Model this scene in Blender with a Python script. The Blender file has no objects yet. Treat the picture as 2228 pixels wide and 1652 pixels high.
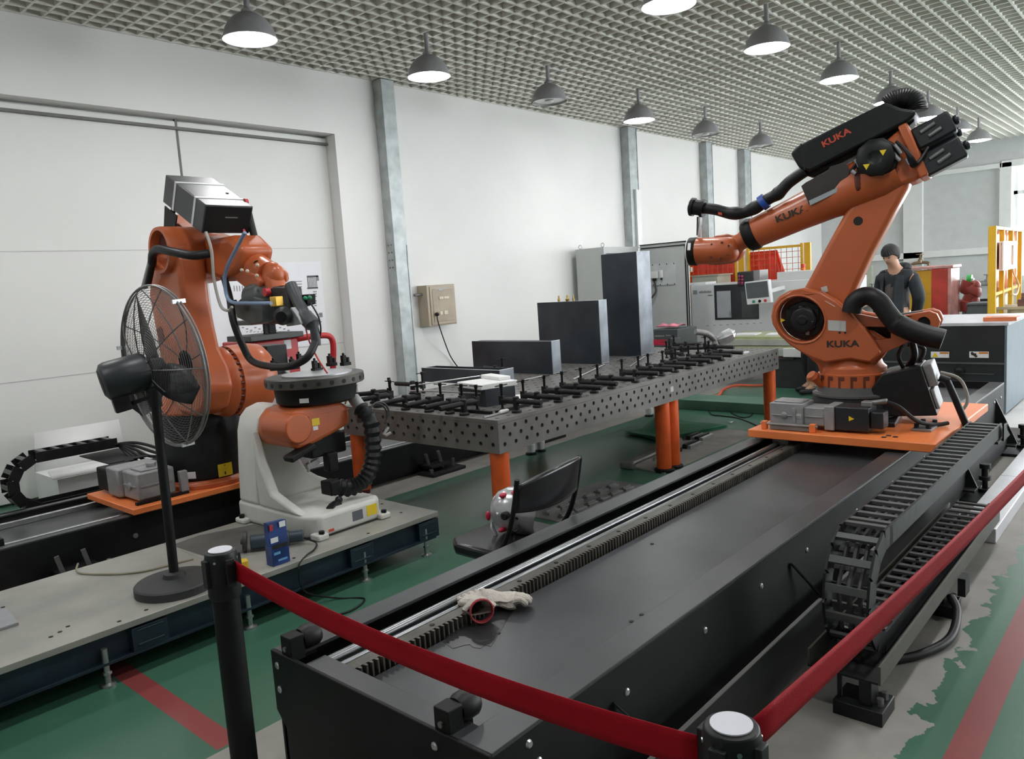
import bpy, bmesh, math, random
from mathutils import Vector, Matrix, geometry
random.seed(7)
S = bpy.context.scene
COL = S.collection
PI = math.pi
V = Vector

# ---------------------------------------------------------------- camera
# solved from the welding tables' 100 mm hole grid; floor z=0, wall side +Y, rails along +X
FPX, YAW, PITCH, ROLL = 1676.0, 0.73275, -0.12349, -0.0656
EYE = V((-3.200, -3.0135, 1.5288))
fwd = V((math.cos(PITCH)*math.cos(YAW), math.cos(PITCH)*math.sin(YAW), math.sin(PITCH)))
_r = fwd.cross(V((0, 0, 1))).normalized(); _u = _r.cross(fwd)
rgt = math.cos(ROLL)*_r + math.sin(ROLL)*_u
upv = -math.sin(ROLL)*_r + math.cos(ROLL)*_u
cd = bpy.data.cameras.new('camera'); cam = bpy.data.objects.new('camera', cd); COL.objects.link(cam)
cam.matrix_world = Matrix(((rgt.x, upv.x, -fwd.x, EYE.x), (rgt.y, upv.y, -fwd.y, EYE.y), (rgt.z, upv.z, -fwd.z, EYE.z), (0, 0, 0, 1)))
cd.sensor_fit = 'HORIZONTAL'; cd.sensor_width = 36; cd.lens = 36*FPX/2228; cd.clip_start = .05; cd.clip_end = 100
S.camera = cam

# ---------------------------------------------------------------- light
S.view_settings.view_transform = 'Standard'; S.view_settings.look = 'None'
S.view_settings.exposure = EXPO = 0.65; S.view_settings.gamma = 1; S.view_settings.use_curve_mapping = False
w = bpy.data.worlds.new('world'); S.world = w; w.use_nodes = True
w.node_tree.nodes['Background'].inputs[0].default_value = (.93, .96, 1, 1)
w.node_tree.nodes['Background'].inputs[1].default_value = 7.5
LAMP_E = 32.0

def ray(px, py):
    return fwd + (px-1114)/FPX*rgt - (py-826)/FPX*upv
def P(px, py, X=None, Y=None, Z=None):
    """measured point: where the sight line through a photo pixel meets the plane X=, Y= or Z="""
    d = ray(px, py)
    s = (X-EYE.x)/d.x if X is not None else (Y-EYE.y)/d.y if Y is not None else (Z-EYE.z)/d.z
    return EYE + s*d

# ---------------------------------------------------------------- materials
MATS = {}
def mat(name, col, rough=.5, metal=0., var=.12, scale=6., bump=0., bscale=40., emit=0., alpha=1., coat=0., trans=0., spec=.5):
    if name in MATS: return MATS[name]
    m = bpy.data.materials.new(name); m.use_nodes = True; MATS[name] = m
    nt = m.node_tree; N = nt.nodes; L = nt.links; b = N['Principled BSDF']
    tc = N.new('ShaderNodeTexCoord'); nz = N.new('ShaderNodeTexNoise'); nz.inputs['Scale'].default_value = scale; nz.inputs['Detail'].default_value = 6
    L.new(tc.outputs['Object'], nz.inputs['Vector'])
    cr = N.new('ShaderNodeValToRGB'); e = cr.color_ramp.elements
    lo = [max(0, c*(1-var)) for c in col]; hi = [min(1, c*(1+var)) for c in col]
    e[0].position = .3; e[0].color = (*lo, 1); e[1].position = .7; e[1].color = (*hi, 1)
    L.new(nz.outputs['Fac'], cr.inputs['Fac']); L.new(cr.outputs['Color'], b.inputs['Base Color'])
    b.inputs['Roughness'].default_value = rough; b.inputs['Metallic'].default_value = metal
    b.inputs['Specular IOR Level'].default_value = spec
    b.inputs['Coat Weight'].default_value = coat; b.inputs['Coat Roughness'].default_value = .15
    if alpha < 1: b.inputs['Alpha'].default_value = alpha
    if trans: b.inputs['Transmission Weight'].default_value = trans
    if emit:
        L.new(cr.outputs['Color'], b.inputs['Emission Color']); b.inputs['Emission Strength'].default_value = emit
    if bump:
        n2 = N.new('ShaderNodeTexNoise'); n2.inputs['Scale'].default_value = bscale; n2.inputs['Detail'].default_value = 4
        L.new(tc.outputs['Object'], n2.inputs['Vector'])
        bp = N.new('ShaderNodeBump'); bp.inputs['Strength'].default_value = bump; bp.inputs['Distance'].default_value = .01
        L.new(n2.outputs['Fac'], bp.inputs['Height']); L.new(bp.outputs['Normal'], b.inputs['Normal'])
    return m

ORANGE = mat('robot_orange', (.50, .115, .035), .38, var=.06, scale=3, coat=.15)
PLATE = mat('carriage_orange', (.84, .22, .06), .38, var=.08, scale=4)
LEGO = mat('leg_orange', (.66, .10, .014), .45, var=.12, scale=12, bump=.05)
BLACK = mat('black_paint', (.009, .010, .010), .5, var=.3, scale=9, spec=.22)
BLACKP = mat('black_plastic', (.012, .013, .014), .42, spec=.3, var=.25, scale=20, bump=.05, bscale=120)
RUBBER = mat('black_rubber', (.010, .010, .011), .45, spec=.35, var=.25, scale=15)
CLAMP = mat('blackened_steel', (.012, .013, .013), .5, metal=.1, spec=.3, var=.35, scale=25)
TRACKT = mat('black_track_sheen', (.05, .052, .056), .34, var=.28, scale=2.2, bump=.04, bscale=14)  # lighter than the sides: reflected sheen of the track tops put into colour
CAST = mat('cast_grey', (.33, .335, .34), .48, metal=.3, var=.15, scale=14)
STEEL = mat('bright_steel', (.50, .51, .52), .3, metal=.85, var=.1, scale=30)
DSTEEL = mat('dull_steel', (.24, .24, .235), .42, metal=.6, var=.25, scale=10)
TABLE = mat('table_steel', (.175, .168, .158), .4, metal=.25, var=.2, scale=5, bump=.03, bscale=60)
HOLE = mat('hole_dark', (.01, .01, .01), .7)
SHEET = mat('mill_scale_sheet', (.05, .06, .07), .36, metal=.45, var=.35, scale=3)
EDGE = mat('cut_edge_light', (.62, .64, .66), .45, var=.15)
WHITEP = mat('white_paint', (.78, .79, .78), .4, var=.03)
FOAM = mat('white_foam', (.82, .83, .82), .6, var=.04)
POSW = mat('positioner_white', (.62, .62, .58), .42, var=.07, scale=5)
WALLM = mat('wall_white', (.80, .80, .78), .65, var=.03, scale=1.2, bump=.03, bscale=30)
DOORM = mat('door_white', (.74, .75, .72), .6, var=.03, scale=1.0)
GALV = mat('galvanised', (.42, .46, .46), .45, metal=.25, var=.22, scale=7)
CEILM = mat('ceiling_slat_grey', (.78, .77, .71), .55, var=.06)
SLABM = mat('ceiling_void', (.30, .31, .30), .8)
LAMPM = mat('lamp_shade_grey', (.30, .30, .31), .4, var=.08)
GLOW = mat('lamp_glow', (1, 1, 1), .5, var=0, emit=LAMP_E)
DIM = mat('lamp_lens_unlit', (.62, .64, .62), .2, var=.1)
YELLOW = mat('sign_yellow', (.80, .58, .02), .5, var=.05)
SAFY = mat('fence_yellow', (.75, .42, .02), .45, var=.06)
RED = mat('red_paint', (.50, .03, .035), .4, var=.1)
TAPE = mat('tape_red', (.40, .006, .016), .6, spec=.12, var=.06, bump=.15, bscale=300)
CONC = mat('concrete_grey', (.34, .325, .30), .75, var=.15, scale=8, bump=.1)
NAVY = mat('frame_navy', (.012, .026, .040), .5, var=.3, scale=10)
PLTOP = mat('platform_plate', (.34, .335, .30), .38, metal=.25, var=.25, scale=2.5, bump=.03)
GREYP = mat('cabinet_grey', (.50, .53, .52), .45, var=.03)
BEIGE = mat('box_beige', (.42, .35, .26), .45, var=.05)
TEXTK = mat('print_black', (.03, .02, .015), .5)
TEXTR = mat('print_red', (.60, .07, .035), .5)
SILVER = mat('label_silver', (.62, .62, .60), .3, metal=.4)
BLUE = mat('blue_plastic', (.015, .07, .35), .4)

# ---------------------------------------------------------------- geometry collector
class G:
    def __init__(s, M=None): s.v = []; s.f = []; s.m = []; s.k = 0; s.M = M or Matrix()
    def add(s, vs, fs):
        o = len(s.v); s.v += [s.M @ V(p) for p in vs]
        for f in fs: s.f.append([i+o for i in f]); s.m.append(s.k)
        return s
    def box(s, x0, x1, y0, y1, z0, z1):
        if x0 > x1: x0, x1 = x1, x0
        if y0 > y1: y0, y1 = y1, y0
        if z0 > z1: z0, z1 = z1, z0
        return s.add([(x, y, z) for z in (z0, z1) for y in (y0, y1) for x in (x0, x1)],
                     [(0, 2, 3, 1), (4, 5, 7, 6), (0, 1, 5, 4), (2, 6, 7, 3), (0, 4, 6, 2), (1, 3, 7, 5)])
    def bar(s, a, b, wd, ht, up=(0, 0, 1)):
        a, b = V(a), V(b); d = (b-a).normalized(); x = d.cross(V(up))
        if x.length < 1e-4: x = d.cross(V((1, 0, 0)))
        x.normalize(); y = x.cross(d)
        q = [x*sx*wd/2+y*sy*ht/2 for sy in (-1, 1) for sx in (-1, 1)]
        return s.add([a+t for t in q]+[b+t for t in q], [(0, 1, 3, 2), (4, 6, 7, 5), (0, 4, 5, 1), (2, 3, 7, 6), (0, 2, 6, 4), (1, 5, 7, 3)])
    def cyl(s, a, b, r, r2=None, n=18): return s.lathe(a, V(b)-V(a), [(0, r), (1, r if r2 is None else r2)], n, unit=True)
    def lathe(s, a, ax, prof, n=24, unit=False, caps=True):
        a = V(a); ax = V(ax); Ln = ax.length if unit else 1.; d = ax.normalized()
        x = d.cross(V((0, 0, 1)) if abs(d.z) < .9 else V((1, 0, 0))).normalized(); y = d.cross(x)
        vs = []; fs = []
        for t, r in prof:
            for i in range(n):
                q = 2*PI*i/n; vs.append(a+d*t*Ln+(x*math.cos(q)+y*math.sin(q))*r)
        for j in range(len(prof)-1):
            for i in range(n):
                k = (i+1) % n; fs.append((j*n+i, j*n+k, (j+1)*n+k, (j+1)*n+i))
        if caps:
            fs.append(tuple(range(n))[::-1]); o = (len(prof)-1)*n; fs.append(tuple(range(o, o+n)))
        return s.add(vs, fs)
    def tube(s, pts, r, n=8, caps=True, closed=False):
        pts = [V(p) for p in pts]; N = len(pts); R = r if isinstance(r, (list, tuple)) else [r]*N
        vs = []; fs = []; x = None
        for i, p in enumerate(pts):
            if closed: d = (pts[(i+1) % N]-pts[i-1]).normalized()
            else: d = (pts[min(i+1, N-1)]-pts[max(i-1, 0)]).normalized()
            if x is None: x = d.cross(V((0, 0, 1)) if abs(d.z) < .9 else V((1, 0, 0))).normalized()
            x = (x-d*x.dot(d)).normalized(); y = d.cross(x)
            for k in range(n):
                q = 2*PI*k/n; vs.append(p+(x*math.cos(q)+y*math.sin(q))*R[i])
        for j in range(N if closed else N-1):
            jj = (j+1) % N
            for k in range(n):
                kk = (k+1) % n; fs.append((j*n+k, j*n+kk, jj*n+kk, jj*n+k))
        if caps and not closed:
            fs.append(tuple(range(n))[::-1]); fs.append(tuple(range((N-1)*n, N*n)))
        return s.add(vs, fs)
    def prism(s, poly, t0, t1, fn, holes=()):
        """flat outline (list of 2D points, optional holes) given thickness from t0 to t1 by fn(a, b, t)"""
        loops = [[V((p[0], p[1], 0)) for p in L] for L in [poly]+list(holes)]
        flat = [p for L in loops for p in L]; n = len(flat)
        tris = geometry.tessellate_polygon(loops)
        vs = [fn(p.x, p.y, t0) for p in flat]+[fn(p.x, p.y, t1) for p in flat]; fs = []
        if len(loops) == 1: fs += [tuple(range(n)), tuple(range(2*n-1, n-1, -1))]
        else:
            for t in tris: fs += [tuple(t), tuple(i+n for i in reversed(t))]
        o = 0
        for L in loops:
            m = len(L)
            for i in range(m): j = (i+1) % m; fs.append((o+i, o+j, n+o+j, n+o+i))
            o += m
        return s.add(vs, fs)
    def ball(s, c, r, sc=(1, 1, 1), n=14, m=8):
        c = V(c); vs = [c+V((0, 0, r*sc[2]))]; fs = []
        for j in range(1, m):
            t = PI*j/m
            for i in range(n):
                q = 2*PI*i/n; vs.append(c+V((r*sc[0]*math.sin(t)*math.cos(q), r*sc[1]*math.sin(t)*math.sin(q), r*sc[2]*math.cos(t))))
        vs.append(c-V((0, 0, r*sc[2]))); L = len(vs)-1
        for i in range(n): k = (i+1) % n; fs.append((0, 1+i, 1+k)); fs.append((L, L-n+k, L-n+i))
        for j in range(m-2):
            for i in range(n): k = (i+1) % n; fs.append((1+j*n+i, 1+(j+1)*n+i, 1+(j+1)*n+k, 1+j*n+k))
        return s.add(vs, fs)
    def grid(s, fn, nu, nv, thick=0):
        vs = [fn(i/nu, j/nv) for j in range(nv+1) for i in range(nu+1)]
        fs = [(j*(nu+1)+i, j*(nu+1)+i+1, (j+1)*(nu+1)+i+1, (j+1)*(nu+1)+i) for j in range(nv) for i in range(nu)]
        return s.add(vs, fs)

WM = {}
def meshobj(name, g, mats, inv=None, smooth=True, ang=38, fix=True):
    me = bpy.data.meshes.new(name)
    vs = [(inv @ p if inv else p) for p in g.v]
    me.from_pydata([tuple(p) for p in vs], [], g.f)
    for m in (mats if isinstance(mats, (list, tuple)) else [mats]): me.materials.append(m)
    me.polygons.foreach_set('material_index', g.m)
    me.update()
    if fix:
        bm = bmesh.new(); bm.from_mesh(me); bmesh.ops.recalc_face_normals(bm, faces=bm.faces); bm.to_mesh(me); bm.free()
    if smooth:
        me.polygons.foreach_set('use_smooth', [True]*len(me.polygons)); me.set_sharp_from_angle(angle=math.radians(ang))
    return me
def obj(name, g, mats, parent=None, bevel=0, seg=2, smooth=True, ang=38, label=None, solid=0, fix=True):
    inv = WM[parent.name].inverted() if parent is not None else None
    me = meshobj(name, g, mats, inv, smooth, ang, fix)
    o = bpy.data.objects.new(name, me); COL.objects.link(o); WM[o.name] = WM[parent.name] if parent is not None else Matrix()
    if parent is not None: o.parent = parent
    if solid:
        md = o.modifiers.new('thickness', 'SOLIDIFY'); md.thickness = solid; md.offset = 0
    if bevel:
        md = o.modifiers.new('edges', 'BEVEL'); md.width = bevel; md.segments = seg; md.limit_method = 'ANGLE'; md.angle_limit = .6; md.harden_normals = False
    if label: o['label'] = label
    return o
def tag(o, label, cat, group=None, kind=None):
    o['label'] = label; o['category'] = cat
    if group: o['group'] = group
    if kind: o['kind'] = kind
    return o
def thing(name, label, cat, loc=(0, 0, 0), rz=0, group=None):
    o = bpy.data.objects.new(name, None); COL.objects.link(o); o.location = loc; o.rotation_euler = (0, 0, rz); o.empty_display_size = .1
    WM[o.name] = Matrix.Translation(V(loc)) @ Matrix.Rotation(rz, 4, 'Z')
    return tag(o, label, cat, group)
def struct(o): o['kind'] = 'structure'; return o
def kids(o): return [c for c in COL.objects if c.parent == o]
def dup(root, loc, rz, label, group=None):
    def cp(o, par):
        c = o.copy(); COL.objects.link(c); WM[c.name] = Matrix()
        if par is not None: c.parent = par
        for k in CH.get(o.name, []): cp(k, c)
        return c
    r = cp(root, None); r.location = loc; r.rotation_euler = (0, 0, rz); r['label'] = label
    if group: r['group'] = group
    return r
CH = {}
def index_children():
    CH.clear()
    for o in COL.objects:
        if o.parent is not None: CH.setdefault(o.parent.name, []).append(o)
def shared(name, src, parent, loc):
    o = bpy.data.objects.new(name, src.data); COL.objects.link(o); o.parent = parent; o.location = loc
    return o
def text_geo(txt, off=.02, wide=1.2):
    c = bpy.data.curves.new('lettering', 'FONT'); c.body = txt; c.size = 1; c.offset = off; c.align_x = 'CENTER'; c.align_y = 'CENTER'
    o = bpy.data.objects.new('lettering', c); COL.objects.link(o); bpy.context.view_layer.update()
    me = bpy.data.meshes.new_from_object(o.evaluated_get(bpy.context.evaluated_depsgraph_get()))
    vs = [(v.co.x*wide, v.co.y) for v in me.vertices]; fs = [tuple(p.vertices) for p in me.polygons]
    bpy.data.objects.remove(o); bpy.data.curves.remove(c); bpy.data.meshes.remove(me)
    return vs, fs
def put_text(g, txt, c, xd, yd, h, off=.02, wide=1.2, lift=.0015):
    """flat print: letters of height h centred on c, reading along xd, upright along yd"""
    vs, fs = text_geo(txt, off, wide); c, xd, yd = V(c), V(xd).normalized(), V(yd).normalized(); n = xd.cross(yd)
    return g.add([c+xd*x*h*1.38+yd*y*h*1.38+n*lift for x, y in vs], fs)
def sticker(g, c, xd, yd, wd, ht, lift=.002, th=.0015):
    c, xd, yd = V(c), V(xd).normalized(), V(yd).normalized(); n = xd.cross(yd).normalized()
    g.add([c+xd*a*wd/2+yd*b*ht/2+n*t for t in (0, lift) for b in (-1, 1) for a in (-1, 1)],
          [(0, 2, 3, 1), (4, 5, 7, 6), (0, 1, 5, 4), (2, 6, 7, 3), (0, 4, 6, 2), (1, 3, 7, 5)])
    return g
def spline(pts, n=8):
    pts = [V(p) for p in pts]; out = []
    for i in range(len(pts)-1):
        p0 = pts[max(i-1, 0)]; p1 = pts[i]; p2 = pts[i+1]; p3 = pts[min(i+2, len(pts)-1)]
        for k in range(n):
            t = k/n; out.append(.5*((2*p1)+(p2-p0)*t+(2*p0-5*p1+4*p2-p3)*t*t+(3*p1-p0-3*p2+p3)*t**3))
    return out+[pts[-1]]
def ribbed(pts, r, amp=.1, n=6):
    """corrugated hose radii"""
    return [r*(1+amp*(1 if i % 2 else -1)) for i in range(len(pts))]
def circ(cx, cy, r, n=20, ry=None):
    return [(cx+r*math.cos(2*PI*i/n), cy+(ry or r)*math.sin(2*PI*i/n)) for i in range(n)]
# ================================================================ SETTING
WY, CZ, XB = 4.0, 3.88, 16.3      # wall plane, ceiling height, end wall
# floor: green epoxy with bare concrete strips under the two rails and red marking lines
fm = bpy.data.materials.new('floor_epoxy'); fm.use_nodes = True
nt = fm.node_tree; N = nt.nodes; L = nt.links; bs = N['Principled BSDF']
def node(t, **k):
    n = N.new(t)
    for a, b in k.items(): setattr(n, a, b)
    return n
tc = node('ShaderNodeTexCoord'); sep = node('ShaderNodeSeparateXYZ'); L.new(tc.outputs['Object'], sep.inputs[0])
def mth(op, a, b=None):
    n = node('ShaderNodeMath', operation=op)
    for i, q in enumerate((a, b)):
        if q is None: continue
        if isinstance(q, (int, float)): n.inputs[i].default_value = q
        else: L.new(q, n.inputs[i])
    return n.outputs[0]
def noise(sc, det=5):
    n = node('ShaderNodeTexNoise'); n.inputs['Scale'].default_value = sc; n.inputs['Detail'].default_value = det; L.new(tc.outputs['Object'], n.inputs['Vector']); return n.outputs['Fac']
X_, Y_ = sep.outputs['X'], sep.outputs['Y']
wav = mth('MULTIPLY', mth('SUBTRACT', noise(5.5, 8), .5), .34)
def band(co, lo, hi): return mth('MULTIPLY', mth('GREATER_THAN', co, lo), mth('LESS_THAN', co, hi))
yw = mth('ADD', Y_, mth('MULTIPLY', wav, mth('LESS_THAN', Y_, -1.6)))
strip = mth('MAXIMUM', mth('MULTIPLY', band(yw, -2.36, -.546), band(X_, -6, 4.2)), mth('MULTIPLY', band(Y_, 1.48, 3.35), band(X_, -6, 9)))
red = mth('MAXIMUM', band(Y_, -2.56, -2.47), mth('MULTIPLY', band(X_, -2.085, -2.0), mth('GREATER_THAN', Y_, -.53)))
def mix(f, a, b):
    n = node('ShaderNodeMixRGB')
    if isinstance(f, (int, float)): n.inputs[0].default_value = f
    else: L.new(f, n.inputs[0])
    for i, q in ((1, a), (2, b)):
        if isinstance(q, tuple): n.inputs[i].default_value = (*q, 1)
        else: L.new(q, n.inputs[i])
    return n.outputs[0]
gr = mix(noise(1.3), (.030, .108, .064), (.068, .172, .115))
gr = mix(mth('MULTIPLY', mth('GREATER_THAN', noise(9, 9), .66), .12), gr, (.16, .22, .19))
cc = mix(noise(6, 8), (.20, .19, .17), (.36, .34, .31))
c1 = mix(strip, gr, cc); c2 = mix(mth('MULTIPLY', red, .82), c1, (.30, .035, .045))
L.new(c2, bs.inputs['Base Color'])
L.new(mth('ADD', .30, mth('MULTIPLY', strip, .35)), bs.inputs['Roughness'])
bp = node('ShaderNodeBump'); bp.inputs['Strength'].default_value = .08; bp.inputs['Distance'].default_value = .01; L.new(noise(7), bp.inputs['Height']); L.new(bp.outputs[0], bs.inputs['Normal'])
struct(obj('floor', G().box(-7, XB+.3, -9, WY+.3, -.2, 0), fm))

# long wall with a recessed sliding door (two leaves)
g = G(); DX0, DX1, DZ = -1.117, 2.006, 3.25
g.box(-7, -4.2, WY, WY+.3, 0, CZ+.6).box(DX1, XB, WY, WY+.3, 0, CZ+.6).box(-4.2, DX1, WY, WY+.3, DZ, CZ+.6).box(-4.2, DX1, WY+.24, WY+.3, 0, DZ)
wl = struct(obj('wall_left', g, WALLM))
def leaf(n, x0, x1):
    d = struct(obj('door_%d' % n, G().box(x0, x1, WY+.17, WY+.23, .02, DZ-.02), DOORM, bevel=.004))
    for z in (1.0, 2.05): struct(obj('door_panel_seam', G().box(x0+.01, x1-.01, WY+.167, WY+.172, z-.003, z+.003), mat('seam_grey', (.5, .5, .49), .6), d))
    return d
d1 = leaf(1, -4.2, .335); d2 = leaf(2, .355, DX1)
struct(obj('door_handle', G().box(.72, .735, WY+.12, WY+.17, .55, 1.55).box(.72, .735, WY+.12, WY+.175, .55, .6).box(.72, .735, WY+.12, WY+.175, 1.5, 1.55), GALV, d2))
struct(obj('trim_1', G().box(-4.2, DX1, WY+.13, WY+.3, DZ-.10, DZ-.075), mat('shadow_gap', (.16, .16, .15), .7)))  # dark strip: shade of the gap at the door head put into colour
struct(obj('trim_2', G().box(.335, .355, WY+.168, WY+.2, 0, DZ), mat('shadow_gap', (.16, .16, .15), .7)))
# galvanised steel H columns in front of the wall
for i, (x, wd) in enumerate(((2.58, .19), (7.555, .24), (10.165, .22), (11.76, .27))):
    c = struct(obj('column', G().box(x, x+wd, WY-.15, WY, 0, CZ), GALV, bevel=.006))
    struct(obj('column_lip', G().box(x+wd-.012, x+wd, WY-.158, WY-.15, 0, 2.05 if i == 0 else CZ), GALV, c))
    if i == 0:
        p = struct(obj('column_splice_plate', G().box(x-.006, x, WY-.13, WY-.03, 1.75, 2.1), GALV, c, bevel=.002))
        b_ = G()
        for a in range(4):
            for k in range(2): b_.cyl((x-.006, WY-.105+.05*k, 1.8+.085*a), (x-.014, WY-.105+.05*k, 1.8+.085*a), .011, n=6)
        struct(obj('column_bolts', b_, DSTEEL, p))
    elif i == 1:
        struct(obj('column_cable_trunk', G().box(x+.10, x+.24, WY-.19, WY-.15, 1.98, 2.9), WHITEP, c, bevel=.004))

# end wall: sandwich panels between white rails and posts, windows at its right end
g = G(); g.box(XB, XB+.2, .25, WY+.3, 0, CZ+.6).box(XB, XB+.2, -9, .25, 3.36, CZ+.6).box(XB, XB+.2, -9, .25, 0, .9)
struct(obj('wall_back', g, mat('end_wall_grey', (.62, .64, .65), .6, var=.04)))
RAIL = mat('rail_white', (.80, .81, .81), .5, var=.03)
for k, (y0, y1, z0, z1) in enumerate(((.2, 4, 3.28, 3.38), (.2, 4, 1.50, 1.64), (1.72, 2.12, 0, 3.3), (.02, .24, 0, 3.38), (-9, .2, 3.28, 3.42))):
    struct(obj('trim_%d' % (3+k), G().box(XB-.1, XB, y0, y1, z0, z1), RAIL, bevel=.006))
FR = mat('window_frame_white', (.8, .82, .82), .4, var=.02)
PANE = mat('window_glass', (.9, .95, .95), .05, var=0, alpha=.08)
for k in range(4):
    y1 = .0-2.0*k; y0 = y1-1.9
    f = G(); f.box(XB, XB+.1, y0, y1, 3.26, 3.36).box(XB, XB+.1, y0, y1, .9, 1.0).box(XB, XB+.1, y0, y0+.08, 1, 3.26).box(XB, XB+.1, y1-.08, y1, 1, 3.26)
    f.box(XB, XB+.1, y0, y1, 2.7, 2.78).box(XB+.01, XB+.09, (y0+y1)/2-.03, (y0+y1)/2+.03, 1, 2.7)
    wn = struct(obj('window_%d' % (k+1), f, FR, bevel=.004))
    for (a, b, c, d) in ((y0+.08, (y0+y1)/2-.03, 1, 2.7), ((y0+y1)/2+.03, y1-.08, 1, 2.7), (y0+.08, y1-.08, 2.78, 3.26)):
        struct(obj('window_pane', G().box(XB+.045, XB+.053, a, b, c, d), PANE, wn))
    struct(obj('trim_%d' % (8+k), G().box(XB-.02, XB+.1, y0-.1, y0, .9, 3.36), FR))

# open-cell grid ceiling: slats both ways on a 150 mm module under the dark slab
ceil = struct(obj('ceiling', G().box(-7, XB+.3, -9, WY+.3, CZ+.62, CZ+.75), SLABM))
SH = .085
s0 = obj('ceiling_slat', G().box(-6, XB, -.010, .010, CZ, CZ+SH), CEILM, ceil, smooth=False); s0.location = (0, WY-.02, 0); struct(s0)
k = 1
while WY-.02-.15*k > -7.6:
    struct(shared('ceiling_slat', s0, ceil, (0, WY-.02-.15*k, 0))); k += 1
c0 = obj('ceiling_slat', G().box(-.010, .010, -7.6, WY, CZ+.002, CZ+SH), CEILM, ceil, smooth=False); c0.location = (-6, 0, 0); struct(c0)
for i in range(1, 149): struct(shared('ceiling_slat', c0, ceil, (-6+.15*i, 0, 0)))

# low green-painted kerb behind the tables
KERB = mat('kerb_green', (.075, .17, .12), .4, var=.2, scale=3)
struct(obj('trim_12', G().box(4.45, 4.85, -.4, 2.9, 0, .11), KERB, bevel=.006))
struct(obj('trim_13', G().box(4.1, 6.1, -3.2, -.4, 0, .10), mat('kerb_grey', (.55, .55, .54), .5, var=.1), bevel=.006))

# ---------------------------------------------------------------- bell lamps
def lamp_proto(lit):
    t = thing('bell_lamp', 'x', 'lamp', (0, 0, 3.5), 0, 'bell lamps under the grid ceiling')
    pr = [(0, .2), (.012, .2), (.03, .193), (.07, .182), (.115, .158), (.155, .120), (.185, .075), (.195, .045), (.185, .045), (.175, .07), (.145, .112), (.105, .15), (.06, .173), (.0, .19)]
    obj('lamp_shade', G().lathe((0, 0, 3.5), (0, 0, 1), pr, 32, caps=False), LAMPM, t)
    obj('lamp_socket', G().lathe((0, 0, 3.685), (0, 0, 1), [(0, .048), (.03, .045), (.045, .022), (.24, .02)], 16), LAMPM, t)
    if lit: obj('lamp_lens', G().lathe((0, 0, 3.512), (0, 0, 1), [(-.03, .06), (-.022, .12), (-.005, .17), (.0, .186), (.012, .186)], 32), GLOW, t)
    else:
        obj('lamp_lens', G().lathe((0, 0, 3.515), (0, 0, 1), [(0, .182), (.006, .182)], 32), DIM, t)
        obj('lamp_bulb', G().lathe((0, 0, 3.5), (0, 0, 1), [(-.01, .03), (0, .05), (.01, .05)], 16), WHITEP, t)
    return t
lit = lamp_proto(True); off = lamp_proto(False); index_children()
ordn = ['first', 'second', 'third', 'fourth', 'fifth', 'sixth', 'seventh', 'eighth']
used = set()
def put_lamp(src, x, y, lab):
    if src.name not in used: used.add(src.name); src.location = (x, y, 3.5); src['label'] = lab
    else: dup(src, (x, y, 3.5), 0, lab)
rowA = [(.16, 1, 'lit bell lamp over the left robot, biggest beside the long wall'), (2.0, 1, 'lit bell lamp before the nearest galvanised column'),
        (3.8, 0, 'unlit grey bell lamp, biggest of the unlit ones'), (5.65, 1, 'lit bell lamp hanging before the second column'),
        (7.45, 0, 'unlit grey bell lamp above the third column'), (9.35, 0, 'unlit grey bell lamp above the fourth column, smallest unlit one')]
for x, on, lb in rowA: put_lamp(lit if on else off, x, 2.46, lb)
rowB = [(2.17, 'lit bell lamp cut by the top edge of the view'), (3.92, 'lit bell lamp nearest above the black energy box of the right robot'), (5.80, 'lit bell lamp just left of the black energy box'),
        (7.70, 'lit bell lamp half hidden behind the black energy box'), (9.5, 'lit bell lamp above the upper arm motor of the right robot'),
        (11.3, 'lit bell lamp above the lower arm motor of the right robot'), (12.9, 'lit bell lamp farthest back, before the end wall')]
for x, lb in rowB: put_lamp(lit, x, .01, lb)
# the same rows go on outside the view
for x, y in ((-1.7, 2.46), (-3.5, 2.46), (.35, .01), (-1.45, .01), (-3.3, .01), (-1.5, -2.45), (.3, -2.45), (2.1, -2.45), (3.9, -2.45), (5.7, -2.45), (7.6, -2.45), (9.5, -2.45), (0, -4.9), (3.8, -4.9), (7.6, -4.9)):
    put_lamp(lit, x, y, 'lit bell lamp outside the view')
# ================================================================ RIGHT RAIL (floor track of the right robot)
TH = .50; TY0, TY1, TX0, TX1 = -1.875, -.985, -2.09, 3.89
rt = thing('robot_rail', 'long black floor rail in front, carrying the big right robot', 'robot rail', (.9, -1.43, 0))
g = G(); prof = [(TY1-.03, 0), (TY1-.03, .26), (TY1, .30), (TY1, TH), (TY0, TH), (TY0, .30), (TY0+.03, .26), (TY0+.03, 0)]
g.prism([(-TY1, .31), (-TY1, TH), (-TY0, TH), (-TY0, .31), (-TY0-.045, .265), (-TY0-.045, 0), (-TY1+.045, 0), (-TY1+.045, .265)], TX0-.006, TX0+.006, lambda a, b, t: V((t, -a, b)))
obj('end_plate', g, BLACK, rt, bevel=.003)
obj('end_plate', G().prism([(-TY1, .31), (-TY1, TH), (-TY0, TH), (-TY0, .31), (-TY0-.045, .265), (-TY0-.045, 0), (-TY1+.045, 0), (-TY1+.045, .265)], TX1-.006, TX1+.006, lambda a, b, t: V((t, -a, b))), BLACK, rt, bevel=.003)
ys0 = -1.077
g = G().box(TX0+.006, TX1-.006, ys0, TY1, TH-.012, TH); g.k = 1; g.box(TX0+.006, TX1-.006, TY1-.012, TY1, .02, TH-.012)
obj('side_beam', g, [TRACKT, BLACK], rt, bevel=.002)
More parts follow.
